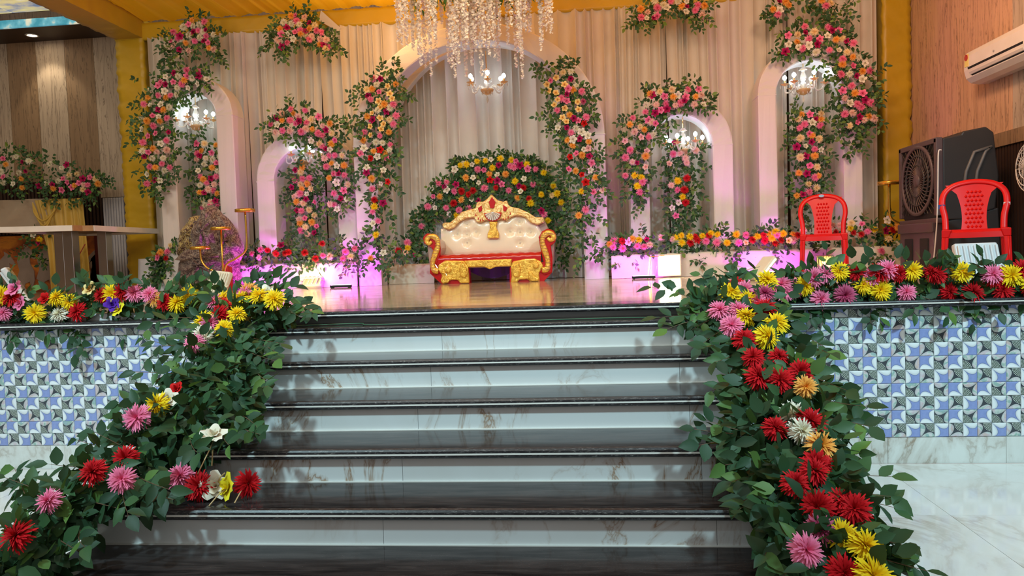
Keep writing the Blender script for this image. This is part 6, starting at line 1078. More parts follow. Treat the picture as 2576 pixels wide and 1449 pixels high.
  '335,8030,1344P 281,8030,1309o 420,8030,1336R 483,8030,1326l 531,8030,1359o 599,8030,1346y 683,8030,1343m 323,8030,1275P 423,8030,1261P 582,8030,1277P 650,8030,1269P 714,8030,1288L 836,8030,1364L 955,8030,1338L 987,8030,1353y 1050,8030,1372y 1054,8030,1298y 1141,8030,1358y 1137,8030,1295R 1190,8030,1351R 1215,8030,1318R 1268,8030,1364y 1335,8030,1367R 1356,8030,1387y 1303,8030,1305P 1411,8030,1285P 1516,8030,1281y 1623,8030,1363y 1423,8030,1371y 1721,8030,1356P 1714,8030,1274Y 1642,8030,1277P 1786,8030,1303R 1833,8030,1338y 1894,8030,1351R 1950,8030,1362y 1908,8030,1290R 1985,8030,1312y 2017,8030,1378y 2031,8030,1341P 2076,8030,1287R 2098,8030,1352y 2015,8030,1258R 2152,8030,1279Y 2203,8030,1288L 2204,8030,1345o 2249,8030,1333R 2300,8030,1378L 2597,8030,1424L 2677,8030,1421L 2787,8030,1438q 2777,8030,1386y 2626,8030,1351R 2741,8030,1336L 2892,8030,1423p 2811,8030,1339R 2888,8030,1320R 2950,8030,1346P 3020,8030,1367y 3124,8030,1345m 3208,8030,1355R 3252,8030,1379o 3157,8030,1264q 3149,8030,1455w 3240,8030,1199W 3092,8030,1138P 3311,8030,1336P',
  [(0.4,8.1,1.24,0.113,36),(0.57,8.1,1.19,0.113,36),(0.4,8.1,1.15,0.096,26),(0.78,8.1,1.26,0.105,30),(1.24,8.1,1.18,0.113,36),(1.2,8.1,1.1,0.096,26),(1.49,8.1,1.16,0.078,20),(1.83,8.1,1.21,0.087,24),(2.07,8.1,1.2,0.087,24),(2.56,8.1,1.2,0.122,50),(2.48,8.1,1.18,0.105,30),(2.96,8.1,1.19,0.105,30),(3.12,8.1,1.27,0.087,24),(0.99,8.1,1.3,0.105,30),(1.54,8.1,1.28,0.105,26)],
  [(0.4,8.08,1.15,0.29,8.05,1.07),(0.4,8.08,1.13,0.35,8.03,1.07),(0.52,8.08,1.12,0.58,8.04,1.04),(0.66,8.08,1.38,0.62,7.99,1.49),(1.24,8.08,1.1,1.27,8.01,1.03),(1.41,8.08,1.16,1.61,8.05,1.09),(1.53,8.08,1.11,1.65,7.97,1.11),(1.28,8.08,1.12,1.15,8.03,1.08),(1.82,8.08,1.31,1.97,7.99,1.47),(1.86,8.08,1.31,1.87,8.01,1.44),(1.49,8.08,1.35,1.48,7.97,1.45),(1.98,8.08,1.14,2.06,8.05,1.07),(2.96,8.08,1.15,3.02,8.04,1.06),(3.0,8.08,1.1,3.18,8.03,1.06),(2.96,8.08,1.19,2.98,8.03,1.0),(3.0,8.08,1.31,3.0,7.98,1.39),(0.57,8.08,1.36,0.44,8.01,1.38),(0.95,8.08,1.39,0.88,8.03,1.43),(0.42,8.08,1.34,0.28,8.01,1.36),(0.32,8.08,1.28,0.21,7.98,1.23),(0.58,8.08,1.28,0.67,8.0,1.19),(0.65,8.08,1.27,0.74,8.01,1.19),(0.72,8.08,1.29,0.83,7.99,1.2),(0.99,8.08,1.35,0.88,8.0,1.37),(1.06,8.08,1.37,0.88,8.02,1.4),(1.14,8.08,1.3,1.02,8.02,1.14),(1.28,8.08,1.36,1.37,8.05,1.41),(1.36,8.08,1.39,1.42,8.02,1.45),(1.52,8.08,1.28,1.52,7.97,1.1),(1.43,8.08,1.37,1.5,8.03,1.49),(1.72,8.08,1.27,1.63,8.02,1.18),(1.65,8.08,1.28,1.61,8.0,1.12),(1.91,8.08,1.35,1.79,8.0,1.41),(2.03,8.08,1.38,2.04,8.04,1.5),(2.09,8.08,1.29,2.17,8.02,1.15),(2.03,8.08,1.26,2.02,7.99,1.08),(2.16,8.08,1.28,2.26,8.06,1.2),(2.26,8.08,1.33,2.4,8.05,1.32),(2.32,8.08,1.38,2.41,7.98,1.4),(2.61,8.08,1.42,2.44,7.97,1.45),(2.64,8.08,1.35,2.5,8.05,1.3),(2.76,8.08,1.34,2.64,8.05,1.24),(2.91,8.08,1.42,2.92,8.0,1.52),(3.23,8.08,1.36,3.3,8.03,1.4),(3.18,8.08,1.26,3.22,7.99,1.15),(3.17,8.08,1.46,3.2,8.06,1.55),(3.11,8.08,1.14,3.06,8.01,1.01),(3.33,8.08,1.34,3.47,8.04,1.33)]),
 'bed_flowers_left': (0.09, 8, 140,
  '-3365,8030,1421m -3535,8030,1376R -3328,8030,1336R -3729,8030,1344P -3616,8030,1385P -2898,8030,1427R -2986,8030,1263R -2899,8030,1294P -2819,8030,1280L -2672,8030,1253P -2629,8030,1329P -2580,8030,1272q -3098,8030,1334R -3433,8030,1334R -3293,8030,1346R -3632,8030,1296L -2525,8030,1358P',
  [(-3.72,8.1,1.33,0.113,50),(-3.87,8.1,1.25,0.096,36),(-3.73,8.1,1.2,0.105,36),(-3.49,8.1,1.32,0.078,24),(-3.3,8.1,1.32,0.105,36),(-3.11,8.1,1.31,0.113,44),(-3.16,8.1,1.22,0.113,44),(-3.26,8.1,1.18,0.087,26),(-2.98,8.1,1.22,0.105,30),(-2.74,8.1,1.39,0.113,44),(-2.65,8.1,1.3,0.096,30),(-2.7,8.1,1.21,0.087,24),(-3.35,8.1,1.23,0.087,20)],
  [(-3.71,8.08,1.42,-3.6,7.96,1.48),(-3.53,8.08,1.28,-3.42,8.05,1.37),(-2.7,8.08,1.16,-2.56,7.99,1.07),(-2.66,8.08,1.12,-2.67,7.99,1.05),(-3.24,8.08,1.41,-3.12,8.01,1.47),(-2.73,8.08,1.43,-2.67,8.03,1.47),(-3.48,8.08,1.23,-3.52,8.04,1.1),(-3.9,8.08,1.29,-3.92,8.02,1.34),(-3.38,8.08,1.42,-3.24,7.97,1.53),(-3.75,8.08,1.34,-3.91,8.02,1.31),(-2.92,8.08,1.29,-3.05,8.03,1.25),(-2.69,8.08,1.25,-2.54,8.0,1.14),(-2.64,8.08,1.33,-2.45,8.02,1.33),(-2.6,8.08,1.27,-2.41,8.0,1.19),(-2.54,8.08,1.36,-2.36,8.01,1.41)]),
 'vase_flowers': (0.09, 8, 140,
  '-4800,8230,1473q -4921,8230,1396o -4847,8230,1405P -4952,8230,1379R -4961,8230,1333p -4863,8230,1330R',
  [(-4.99,8.3,1.23,0.098,60),(-4.89,8.3,1.28,0.098,50),(-4.95,8.3,1.14,0.098,60),(-5.02,8.3,1.09,0.08,36),(-4.85,8.3,1.14,0.08,30),(-4.86,8.3,1.37,0.08,24)],
  [(-4.98,8.28,1.19,-5.11,8.2,1.15),(-4.99,8.28,1.09,-5.1,8.21,1.1),(-4.82,8.28,1.37,-4.66,8.17,1.48),(-5.02,8.28,1.33,-5.04,8.18,1.33),(-4.83,8.28,1.47,-4.71,8.23,1.54),(-4.89,8.28,1.33,-4.8,8.23,1.17)]),
 'booth_garland': (0.09, 9, 140,
  '-7322,8830,2674p -7286,8830,2597o -7150,8830,2691W -7067,8830,2618m -6965,8830,2626W -7117,8830,2482W -7021,8830,2503m -7331,8830,2441p -7361,8830,2506W -7357,8830,2367W -7082,8830,2405o -7090,8830,2292o -7201,8830,2347w -6691,8830,2576W -6457,8830,2553m -6533,8830,2519W -6851,8830,2307m -6755,8830,2331W -6668,8830,2312m -6598,8830,2353W -6665,8830,2264o -6551,8830,2244p -6529,8830,2381p -6445,8830,2427q -6338,8830,2435q -6465,8830,2334p -6415,8830,2270p -6374,8830,2293o -6305,8830,2315p -6246,8830,2294L -6264,8830,2232q -6199,8830,2198m -6248,8830,2369m -6151,8830,2383p -6095,8830,2362q -6059,8830,2298o -6193,8830,2291P -7447,8830,2648W -7468,8830,2548m -7461,8830,2447P -7506,8830,2588o',
  [(-7.3,8.9,2.78,0.115,24),(-7.23,8.9,2.32,0.124,30),(-6.94,8.9,2.46,0.105,24),(-6.84,8.9,2.4,0.115,30),(-6.53,8.9,2.13,0.105,26),(-6.36,8.9,2.18,0.105,24),(-6.2,8.9,2.22,0.077,18),(-7.09,8.9,2.67,0.096,16),(-6.77,8.9,2.65,0.086,16),(-6.27,8.9,2.43,0.077,12),(-7.41,8.9,2.43,0.096,20)],
  [(-7.32,8.88,2.78,-7.19,8.78,2.82),(-7.13,8.88,2.74,-7.03,8.83,2.78),(-6.91,8.88,2.66,-6.77,8.85,2.64),(-6.73,8.88,2.14,-6.83,8.86,2.08),(-6.68,8.88,2.14,-6.6,8.8,2.03),(-6.35,8.88,2.13,-6.2,8.84,2.01),(-6.18,8.88,2.32,-6.06,8.86,2.36),(-6.1,8.88,2.39,-5.85,8.83,2.33),(-6.07,8.88,2.37,-5.91,8.84,2.3),(-6.27,8.88,2.12,-6.38,8.84,2.05),(-6.17,8.88,2.47,-6.14,8.79,2.47),(-7.33,8.88,2.6,-7.35,8.8,2.75),(-7.19,8.88,2.7,-7.06,8.83,2.81),(-7.11,8.88,2.63,-6.92,8.79,2.72),(-7.0,8.88,2.63,-6.87,8.84,2.72),(-7.37,8.88,2.45,-7.41,8.77,2.29),(-7.4,8.88,2.51,-7.53,8.85,2.47),(-7.4,8.88,2.37,-7.45,8.8,2.15),(-7.12,8.88,2.41,-6.95,8.79,2.27),(-7.13,8.88,2.3,-7.07,8.79,2.13),(-6.79,8.88,2.34,-6.84,8.81,2.2),(-6.71,8.88,2.32,-6.75,8.77,2.22),(-6.64,8.88,2.36,-6.77,8.8,2.32),(-6.7,8.88,2.27,-6.74,8.79,2.16),(-6.59,8.88,2.25,-6.7,8.85,2.06),(-6.28,8.88,2.3,-6.08,8.84,2.21),(-6.3,8.88,2.24,-6.16,8.81,2.12),(-6.23,8.88,2.2,-6.08,8.81,2.05),(-6.28,8.88,2.38,-6.13,8.85,2.38),(-6.19,8.88,2.39,-5.96,8.79,2.39),(-6.09,8.88,2.3,-5.85,8.83,2.25),(-7.51,8.88,2.56,-7.62,8.81,2.54),(-7.5,8.88,2.45,-7.63,8.81,2.36)]),
 'booth_sprig': (0.09, 6, 140,
  '-7020,8880,1697w -6952,8880,1592m -6929,8880,1630y',
  [(-7.04,8.95,1.54,0.067,20),(-7.0,8.95,1.44,0.067,20),(-6.98,8.95,1.34,0.048,14)],
  [(-7.06,8.93,1.54,-7.17,8.88,1.65),(-7.08,8.93,1.55,-7.32,8.85,1.45),(-7.06,8.93,1.44,-7.22,8.85,1.42),(-6.96,8.93,1.34,-6.84,8.84,1.26),(-7.0,8.93,1.6,-7.14,8.88,1.69)]),
 'edge_garland_left': (0.118, 6, 260,
  '-3485,4230,1120p -3511,4230,1075R -3455,4230,1036p -3577,4230,978P -3579,4230,1089y -3299,4230,1057r -3357,4230,973y -3208,4230,962W -3217,4230,1063y -3145,4230,1034y -3084,4230,974R -2994,4230,1109Y -2855,4230,1077y -2923,4230,1070R -2794,4230,1088R -2816,4230,982Z -2849,4230,1014v -2714,4230,1079P -2607,4230,1067P -2580,4230,1042o -2521,4230,1017R -2434,4230,1011y -2365,4230,1063y -3629,4230,1041R -3672,4230,999y -3694,4230,1062P',
  [(-3.61,4.3,1.01,0.092,30),(-3.49,4.3,0.99,0.06,20),(-3.58,4.3,0.89,0.083,34),(-3.36,4.3,0.98,0.055,14),(-3.2,4.3,1.04,0.055,14),(-3.04,4.3,1.05,0.069,22),(-2.99,4.3,0.98,0.037,8),(-2.83,4.3,1.06,0.069,24),(-2.78,4.3,1.0,0.051,12),(-2.68,4.3,0.99,0.042,8),(-2.55,4.3,1.0,0.051,12),(-2.42,4.3,1.02,0.079,34),(-2.37,4.3,0.93,0.051,16),(-2.88,4.3,1.0,0.037,8),(-3.32,4.3,0.91,0.042,8),(-3.73,4.3,0.98,0.092,30)],
  [(-3.58,4.28,0.94,-3.5,4.19,0.8),(-3.53,4.28,0.94,-3.47,4.21,0.82),(-3.44,4.28,0.96,-3.37,4.21,0.9),(-3.11,4.28,0.91,-3.08,4.18,0.72),(-3.1,4.28,0.91,-3.01,4.16,0.74),(-2.76,4.28,1.09,-2.76,4.2,1.17),(-2.75,4.28,1.1,-2.7,4.26,1.03),(-2.48,4.28,1.11,-2.42,4.21,1.14),(-2.4,4.28,1.11,-2.33,4.19,1.14),(-2.38,4.28,1.11,-2.3,4.23,1.15),(-2.23,4.28,1.1,-2.21,4.19,1.18),(-2.92,4.28,1.07,-2.9,4.22,0.99),(-2.59,4.28,1.01,-2.44,4.2,0.94),(-2.67,4.28,0.97,-2.64,4.2,0.93),(-3.37,4.28,0.94,-3.32,4.19,0.87),(-2.34,4.28,0.96,-2.23,4.17,0.92),(-2.89,4.28,1.12,-2.7,4.19,1.16),(-3.53,4.28,1.12,-3.47,4.19,1.23),(-3.62,4.28,1.09,-3.65,4.19,1.16),(-3.34,4.28,1.05,-3.19,4.24,1.08),(-3.4,4.28,0.97,-3.24,4.2,0.82),(-3.25,4.28,0.96,-3.13,4.2,0.82),(-3.12,4.28,0.97,-3.16,4.25,0.87),(-3.03,4.28,1.11,-2.97,4.18,1.2),(-2.85,4.28,0.98,-2.8,4.24,0.8),(-2.64,4.28,1.06,-2.47,4.21,1.09),(-2.46,4.28,1.01,-2.31,4.21,0.96),(-2.39,4.28,1.06,-2.18,4.19,1.07),(-3.67,4.28,1.04,-3.72,4.18,1.02),(-3.72,4.28,1.0,-3.8,4.21,0.93),(-3.74,4.28,1.06,-3.8,4.17,1.06)]),
 'stair_garland_left': (0.11, 5, 300,
  '-2012,3860,1030P -1973,3890,1044y -1879,3890,1044y -1939,3814,1010R -1922,3716,967R -1817,3726,971y -1924,3638,932P -1817,3582,907y -1907,3531,884W -1976,3660,942y -1925,3456,851P -1796,3088,688r -1828,2983,642y -1801,3023,659w -1867,3972,1080o -1876,3934,1063P -1772,3906,1051y -1677,3868,1034y -1742,3943,1067w -1877,2900,605P -1784,2666,501R -1866,2593,469R -1720,2552,451P -1939,2453,407P -1948,2290,335R',
  [(-2.04,4.0,0.96,0.108,60),(-1.81,3.91,0.92,0.092,50),(-1.71,3.99,0.96,0.077,36),(-1.86,3.81,0.88,0.123,80),(-1.92,3.66,0.81,0.118,80),(-1.74,3.55,0.76,0.107,76),(-1.9,3.45,0.72,0.111,80),(-1.69,3.35,0.67,0.108,90),(-1.75,3.23,0.62,0.122,100),(-1.95,3.36,0.68,0.072,40),(-1.57,3.17,0.59,0.075,50),(-1.89,3.15,0.59,0.085,60),(-1.69,3.04,0.54,0.098,80),(-1.83,2.97,0.5,0.08,60),(-1.69,2.94,0.49,0.07,40),(-1.89,2.92,0.48,0.078,50),(-1.89,2.78,0.42,0.075,50),(-1.99,2.76,0.41,0.065,44),(-1.79,2.76,0.41,0.065,40),(-1.87,2.65,0.37,0.071,50),(-1.98,2.61,0.35,0.062,44),(-2.0,2.54,0.31,0.06,44),(-1.89,2.52,0.31,0.041,26),(-2.01,2.46,0.28,0.066,50),(-1.99,2.38,0.24,0.064,56),(-1.9,2.38,0.24,0.051,40),(-1.97,2.31,0.21,0.055,40),(-1.8,3.02,0.53,0.049,30),(-1.52,3.04,0.54,0.039,20)],
  [(-1.73,3.71,0.84,-1.5,3.53,0.83),(-1.71,3.67,0.83,-1.49,3.45,0.79),(-1.78,3.64,0.81,-1.46,3.34,0.77),(-1.6,3.42,0.72,-1.43,3.2,0.69),(-1.53,3.27,0.65,-1.4,3.12,0.69),(-1.53,3.1,0.57,-1.37,2.93,0.55),(-1.53,3.05,0.55,-1.34,2.89,0.53),(-1.54,2.97,0.52,-1.43,2.8,0.51),(-2.0,3.4,0.71,-2.15,3.33,0.73),(-1.96,3.34,0.68,-2.11,3.29,0.65),(-1.97,3.28,0.65,-1.97,3.03,0.65),(-1.91,3.22,0.63,-1.99,3.13,0.62),(-1.94,3.16,0.6,-2.09,3.1,0.63),(-1.88,3.05,0.55,-2.07,3.1,0.57),(-1.91,2.9,0.49,-2.09,3.0,0.54),(-1.92,2.88,0.48,-2.03,2.84,0.56),(-1.94,2.86,0.47,-2.16,2.91,0.51),(-2.02,2.77,0.43,-2.18,2.76,0.45),(-2.02,2.6,0.35,-2.24,2.61,0.44),(-2.05,2.56,0.34,-2.26,2.65,0.39),(-2.1,2.56,0.34,-2.25,2.67,0.46),(-2.07,3.61,0.8,-2.29,3.63,0.86),(-2.04,3.65,0.82,-2.15,3.48,0.84),(-2.08,3.8,0.88,-2.21,3.76,0.91),(-2.01,3.54,0.77,-2.2,3.51,0.79),(-1.74,4.08,1.01,-1.47,3.89,0.95),(-1.7,4.03,0.99,-1.51,3.83,0.93),(-1.8,4.16,1.05,-1.53,4.04,0.98),(-1.92,4.15,1.04,-1.94,4.22,1.17),(-1.87,4.16,1.05,-1.82,4.2,1.14),(-1.92,4.16,1.05,-1.74,4.19,1.14),(-1.8,4.16,1.06,-1.65,4.09,1.09),(-1.77,2.72,0.41,-1.52,2.52,0.42),(-1.76,2.68,0.39,-1.53,2.56,0.37),(-1.81,2.66,0.38,-1.66,2.59,0.37),(-1.89,2.6,0.35,-1.74,2.53,0.35),(-1.66,2.92,0.5,-1.54,2.76,0.49),(-1.84,2.47,0.29,-1.73,2.34,0.28),(-1.88,2.42,0.27,-1.77,2.37,0.25),(-2.19,3.93,0.94,-2.33,3.79,0.93),(-2.14,4.1,1.02,-2.33,4.16,1.07),(-2.0,4.13,1.03,-1.89,4.2,1.14),(-2.04,3.87,0.91,-2.0,3.49,0.83),(-1.91,3.28,0.65,-1.72,3.07,0.56),(-1.84,4.16,1.06,-1.67,4.15,1.09),(-1.83,2.71,0.4,-1.62,2.42,0.36)]),
 'edge_garland_right': (0.118, 6, 280,
  '1091,4210,1017P 1101,4210,984P 1157,4210,988M 1259,4210,1050P 1323,4210,1068P 1397,4210,1079y 1493,4210,1068R 1558,4210,1041P 1606,4210,1067R 1650,4210,1082P 1704,4210,1058R 1779,4210,1072y 1874,4210,1056R 1297,4210,929P 1421,4210,947M 1605,4210,969y 1750,4210,954P 1971,4210,950R 2030,4210,1056y 2088,4210,944R 2245,4210,950R 2281,4210,1029y 2341,4210,1060R 1915,4210,1043R 2205,4210,1021R 2185,4210,1040P 1521,4210,1001y 1216,4210,1005y 2386,4210,994y 2412,4210,1041P 2381,4210,952R',
  [(1.14,4.28,1.0,0.078,40),(1.22,4.28,0.94,0.078,40),(1.11,4.28,0.92,0.069,34),(1.31,4.28,0.98,0.078,40),(1.28,4.28,0.89,0.055,24),(1.42,4.28,1.0,0.069,30),(1.46,4.28,0.93,0.069,30),(1.54,4.28,0.95,0.06,26),(1.58,4.28,0.9,0.051,20),(1.63,4.28,1.0,0.06,24),(1.71,4.28,0.97,0.06,24),(1.8,4.28,0.94,0.06,26),(1.88,4.28,0.99,0.06,22),(1.96,4.28,0.95,0.06,26),(2.07,4.28,0.95,0.06,24),(2.15,4.28,0.98,0.06,26),(2.23,4.28,0.93,0.06,26),(2.32,4.28,0.95,0.06,26),(2.38,4.28,0.91,0.069,30),(2.13,4.28,0.89,0.046,16),(2.44,4.28,0.93,0.092,30)],
  [(1.52,4.26,1.03,1.54,4.17,1.11),(1.45,4.26,1.04,1.45,4.19,1.09),(1.89,4.26,1.01,1.85,4.2,1.12),(1.89,4.26,1.01,1.9,4.23,1.13),(2.18,4.26,1.0,2.15,4.24,1.1),(2.2,4.26,1.0,2.21,4.23,1.09),(1.58,4.26,0.9,1.55,4.2,0.79),(1.6,4.26,0.9,1.62,4.24,0.79),(1.24,4.26,0.91,1.23,4.17,0.83),(1.3,4.26,0.91,1.27,4.21,0.85),(1.19,4.26,0.91,1.16,4.22,0.83),(1.81,4.26,0.94,1.87,4.21,0.91),(1.45,4.26,1.04,1.32,4.19,1.06),(2.16,4.26,0.92,2.12,4.22,0.89),(2.02,4.26,0.95,2.02,4.15,0.93),(1.1,4.26,1.01,0.95,4.19,1.01),(1.11,4.26,0.98,0.96,4.23,0.93),(1.17,4.26,0.98,1.02,4.23,0.94),(1.27,4.26,1.05,1.18,4.15,1.1),(1.34,4.26,1.07,1.32,4.18,1.2),(1.9,4.26,1.05,1.96,4.21,1.1),(1.31,4.26,0.92,1.28,4.17,0.76),(1.62,4.26,0.97,1.65,4.24,0.8),(1.77,4.26,0.95,1.76,4.15,0.84),(1.99,4.26,0.95,1.93,4.15,0.82),(2.05,4.26,1.05,1.95,4.17,1.13),(2.11,4.26,0.94,2.1,4.23,0.77),(2.27,4.26,0.95,2.22,4.2,0.83),(1.94,4.26,1.04,1.99,4.16,1.07),(2.21,4.26,1.04,2.09,4.18,1.09),(2.41,4.26,0.95,2.48,4.22,0.86)]),
 'stair_garland_right': (0.11, 5, 300,
  '731,3809,1008y 781,3885,1041R 799,3825,1015P 941,3922,1058y 900,3780,995M 845,3703,961P 858,3649,937R 735,3638,932P 762,3573,903y 645,3636,931P 673,3494,868P 798,3736,975y 878,3507,874y 808,3399,826y 710,3378,817R 711,3242,756R 824,3238,755R 703,3108,697R 782,3080,685R 877,3133,708R 872,3032,664o 778,2865,590W 777,2774,549W 686,2796,559R 823,2829,573R 822,2700,517o 782,2607,475R 761,2578,462R 682,2522,437R 728,2413,389R 810,2436,399R 835,2411,388R 700,2330,353M 636,2252,318P 767,2300,339y 813,2269,325y 719,2170,282R 796,2167,280y',
  [(0.67,3.91,0.92,0.092,50),(0.78,4.02,0.97,0.087,44),(0.6,3.83,0.89,0.082,40),(0.77,3.79,0.87,0.09,50),(0.91,3.89,0.92,0.084,44),(0.79,3.69,0.83,0.099,60),(0.91,3.72,0.84,0.088,50),(0.77,3.52,0.75,0.102,64),(0.89,3.52,0.75,0.095,60),(0.76,3.34,0.67,0.097,60),(0.89,3.3,0.65,0.089,54),(0.72,3.17,0.6,0.096,66),(0.84,3.14,0.58,0.085,56),(0.64,3.02,0.53,0.081,60),(0.74,3.0,0.52,0.09,66),(0.88,3.02,0.53,0.071,46),(0.62,2.89,0.47,0.087,66),(0.75,2.86,0.46,0.092,70),(0.87,2.88,0.47,0.068,46),(0.61,2.78,0.42,0.075,56),(0.71,2.74,0.4,0.088,70),(0.87,2.78,0.42,0.06,40),(0.63,2.66,0.37,0.08,66),(0.72,2.63,0.35,0.085,70),(0.84,2.66,0.37,0.063,44),(0.64,2.56,0.32,0.069,56),(0.73,2.51,0.3,0.081,70),(0.85,2.54,0.31,0.06,44),(0.64,2.46,0.28,0.066,56),(0.72,2.41,0.26,0.078,70),(0.85,2.43,0.26,0.065,54),(0.64,2.36,0.24,0.064,56),(0.75,2.34,0.23,0.075,70),(0.86,2.34,0.23,0.055,44)],
  [(0.66,3.94,0.95,0.49,4.0,1.03),(0.63,3.91,0.93,0.36,4.02,1.03),(0.7,4.03,0.98,0.63,4.09,1.09),(0.69,3.98,0.97,0.72,4.15,1.09),(0.71,3.98,0.96,0.79,4.18,1.1),(0.62,3.83,0.9,0.36,3.77,0.89),(0.61,3.79,0.88,0.4,3.68,0.84),(0.65,3.79,0.88,0.52,3.69,0.83),(0.66,3.54,0.77,0.53,3.36,0.79),(0.67,3.48,0.74,0.55,3.24,0.74),(0.64,3.27,0.65,0.52,3.15,0.63),(0.98,3.63,0.81,1.08,3.42,0.76),(0.94,3.43,0.72,1.06,3.33,0.7),(0.94,3.32,0.67,1.04,3.07,0.64),(0.94,3.26,0.64,1.04,3.07,0.61),(0.94,3.2,0.62,1.06,3.03,0.55),(0.94,3.15,0.6,1.07,2.95,0.6),(0.89,3.05,0.55,1.04,2.83,0.55),(0.89,3.05,0.55,1.04,2.94,0.5),(0.57,2.94,0.5,0.41,2.9,0.53),(0.57,2.92,0.49,0.42,2.85,0.48),(0.59,2.96,0.51,0.46,2.92,0.56),(0.57,2.79,0.44,0.49,2.72,0.44),(0.57,2.71,0.4,0.5,2.65,0.4),(0.56,2.61,0.36,0.49,2.54,0.35),(0.57,2.6,0.35,0.49,2.48,0.36),(0.88,2.81,0.44,0.97,2.75,0.47),(0.86,2.72,0.41,1.04,2.64,0.42),(0.85,2.65,0.37,0.99,2.52,0.39),(0.85,2.6,0.35,0.99,2.5,0.36),(0.84,2.49,0.3,0.93,2.29,0.32),(0.84,2.46,0.29,0.97,2.29,0.26),(0.83,2.4,0.26,0.97,2.22,0.27),(1.07,3.52,0.76,1.05,3.29,0.76),(0.58,2.4,0.26,0.53,2.3,0.28),(0.78,4.05,0.99,0.69,4.07,1.06),(0.85,4.06,1.0,0.83,4.15,1.12),(0.9,3.94,0.94,1.01,4.02,1.06),(0.91,3.88,0.92,1.09,4.0,0.99),(0.69,3.86,0.91,0.49,3.75,0.9),(0.72,3.71,0.85,0.53,3.53,0.77),(0.85,3.97,0.96,0.85,4.19,1.11),(0.76,3.45,0.73,0.66,3.11,0.65),(0.93,3.22,0.63,1.03,3.19,0.64),(0.73,2.97,0.52,0.62,2.89,0.5),(0.87,3.01,0.53,0.99,3.01,0.53),(0.87,2.87,0.47,0.98,2.92,0.48),(0.72,2.68,0.39,0.57,2.49,0.37),(0.68,2.39,0.26,0.56,2.25,0.23),(0.86,2.41,0.27,0.9,2.31,0.27)]),
}
# ------------------------------------------------------------------ flowers and leaves
def leaf_mesh(w, fold, curl, seg=3):
    v = []; f = []
    prof = [(0.0, 0.04), (0.22, 0.80), (0.48, 1.0), (0.76, 0.62), (1.0, 0.0)]
    for t_, ww in prof:
        y = t_; z = curl * t_ * t_
        v += [(-w * ww / 2, y, z + fold * ww), (0, y, z), (w * ww / 2, y, z + fold * ww)]
    for i in range(len(prof) - 1):
        a = 3 * i; f += [(a, a + 1, a + 4, a + 3), (a + 1, a + 2, a + 5, a + 4)]
    return v, f
LV = [leaf_mesh(0.58, 0.06, -0.12), leaf_mesh(0.50, 0.09, -0.25), leaf_mesh(0.64, 0.04, 0.10)]
LM = {m: [me('leaf', v, f, m, True) for v, f in LV] for m in ('leaf_green', 'leaf_deep', 'leaf_bright')}
LVA = [(np.array(v), f) for v, f in LV]

def petal_strip(a, e, r0, L, w, curl, out):
    """one narrow petal leaving at azimuth a, elevation e"""
    ca_, sa_ = math.cos(a), math.sin(a); n = len(out[0])
    pts = []
    for t_, ww in ((0.0, 0.55), (0.55, 1.0), (1.0, 0.25)):
        el = e - curl * t_; rr = r0 + L * t_ * math.cos(el); zz = L * t_ * math.sin(el)
        for s_ in (-1, 1): pts.append((rr * ca_ - s_ * w * ww * sa_, rr * sa_ + s_ * w * ww * ca_, zz))
    out[0].extend(pts); out[1].extend([(n, n + 1, n + 3, n + 2), (n + 2, n + 3, n + 5, n + 4)])
def chrys(layers, seed):
    r_ = random.Random(seed); out = ([], [])
    for cnt, e, L, w, r0 in layers:
        for k in range(cnt):
            petal_strip(2 * PI * (k + r_.uniform(-0.25, 0.25)) / cnt + e * 3, e + r_.uniform(-0.12, 0.12), r0, L * r_.uniform(0.85, 1.1), w, r_.uniform(0.1, 0.6), out)
    return out
CH = [chrys(((20, 0.10, 0.46, 0.042, 0.04), (16, 0.50, 0.40, 0.040, 0.03), (12, 0.90, 0.32, 0.036, 0.02), (8, 1.30, 0.22, 0.03, 0.01)), 1),
      chrys(((24, -0.05, 0.48, 0.034, 0.03), (20, 0.35, 0.46, 0.034, 0.03), (16, 0.72, 0.40, 0.032, 0.02), (12, 1.05, 0.34, 0.03, 0.02), (8, 1.4, 0.28, 0.03, 0.01)), 2)]
CH.append(chrys(((26, -0.2, 0.50, 0.046, 0.02), (24, 0.12, 0.50, 0.046, 0.02), (22, 0.42, 0.48, 0.043, 0.02), (18, 0.72, 0.44, 0.041, 0.02), (12, 1.02, 0.40, 0.038, 0.01), (8, 1.36, 0.34, 0.036, 0.01)), 3))
def rose(seed, openness=1.0):
    r_ = random.Random(seed); v = []; f = []
    for cnt, R0, H, W_, flare, off in ((5, 0.16, 0.30, 0.36, 0.34 * openness, 0.0), (4, 0.10, 0.34, 0.27, 0.18, 0.5), (3, 0.05, 0.36, 0.18, 0.06, 0.2), (2, 0.015, 0.36, 0.09, 0.0, 0.0)):
        for k in range(cnt):
            a = 2 * PI * (k + off) / cnt + r_.uniform(-0.15, 0.15); n = len(v)
            for j in range(4):
                t_ = j / 3; rr = R0 * (0.35 + 0.65 * min(1, t_ * 2)) + flare * t_ ** 2; zz = H * (t_ - 0.28 * flare / 0.34 * t_ ** 3) - 0.05
                wd = W_ * math.sin(PI * (0.22 + 0.66 * t_))
                for i in range(5):
                    u = -1 + i / 2; aa = a + u * wd / max(rr, 0.09) * 0.85; z2 = zz - 0.05 * u * u * t_
                    v.append((rr * math.cos(aa), rr * math.sin(aa), z2))
            f += [(n + j * 5 + i, n + j * 5 + i + 1, n + j * 5 + i + 6, n + j * 5 + i + 5) for j in range(3) for i in range(4)]
    return v, f
RO = [rose(1), rose(2, 0.7)]
FM = {}
for k, (kind, colr, c1, c2) in FC.items():
    FM[k] = [me(kind, v, f, 'petal_' + colr.replace(' ', '_') + '_' + kind, True) for v, f in (CH if kind == 'chrysanthemum' else RO)]
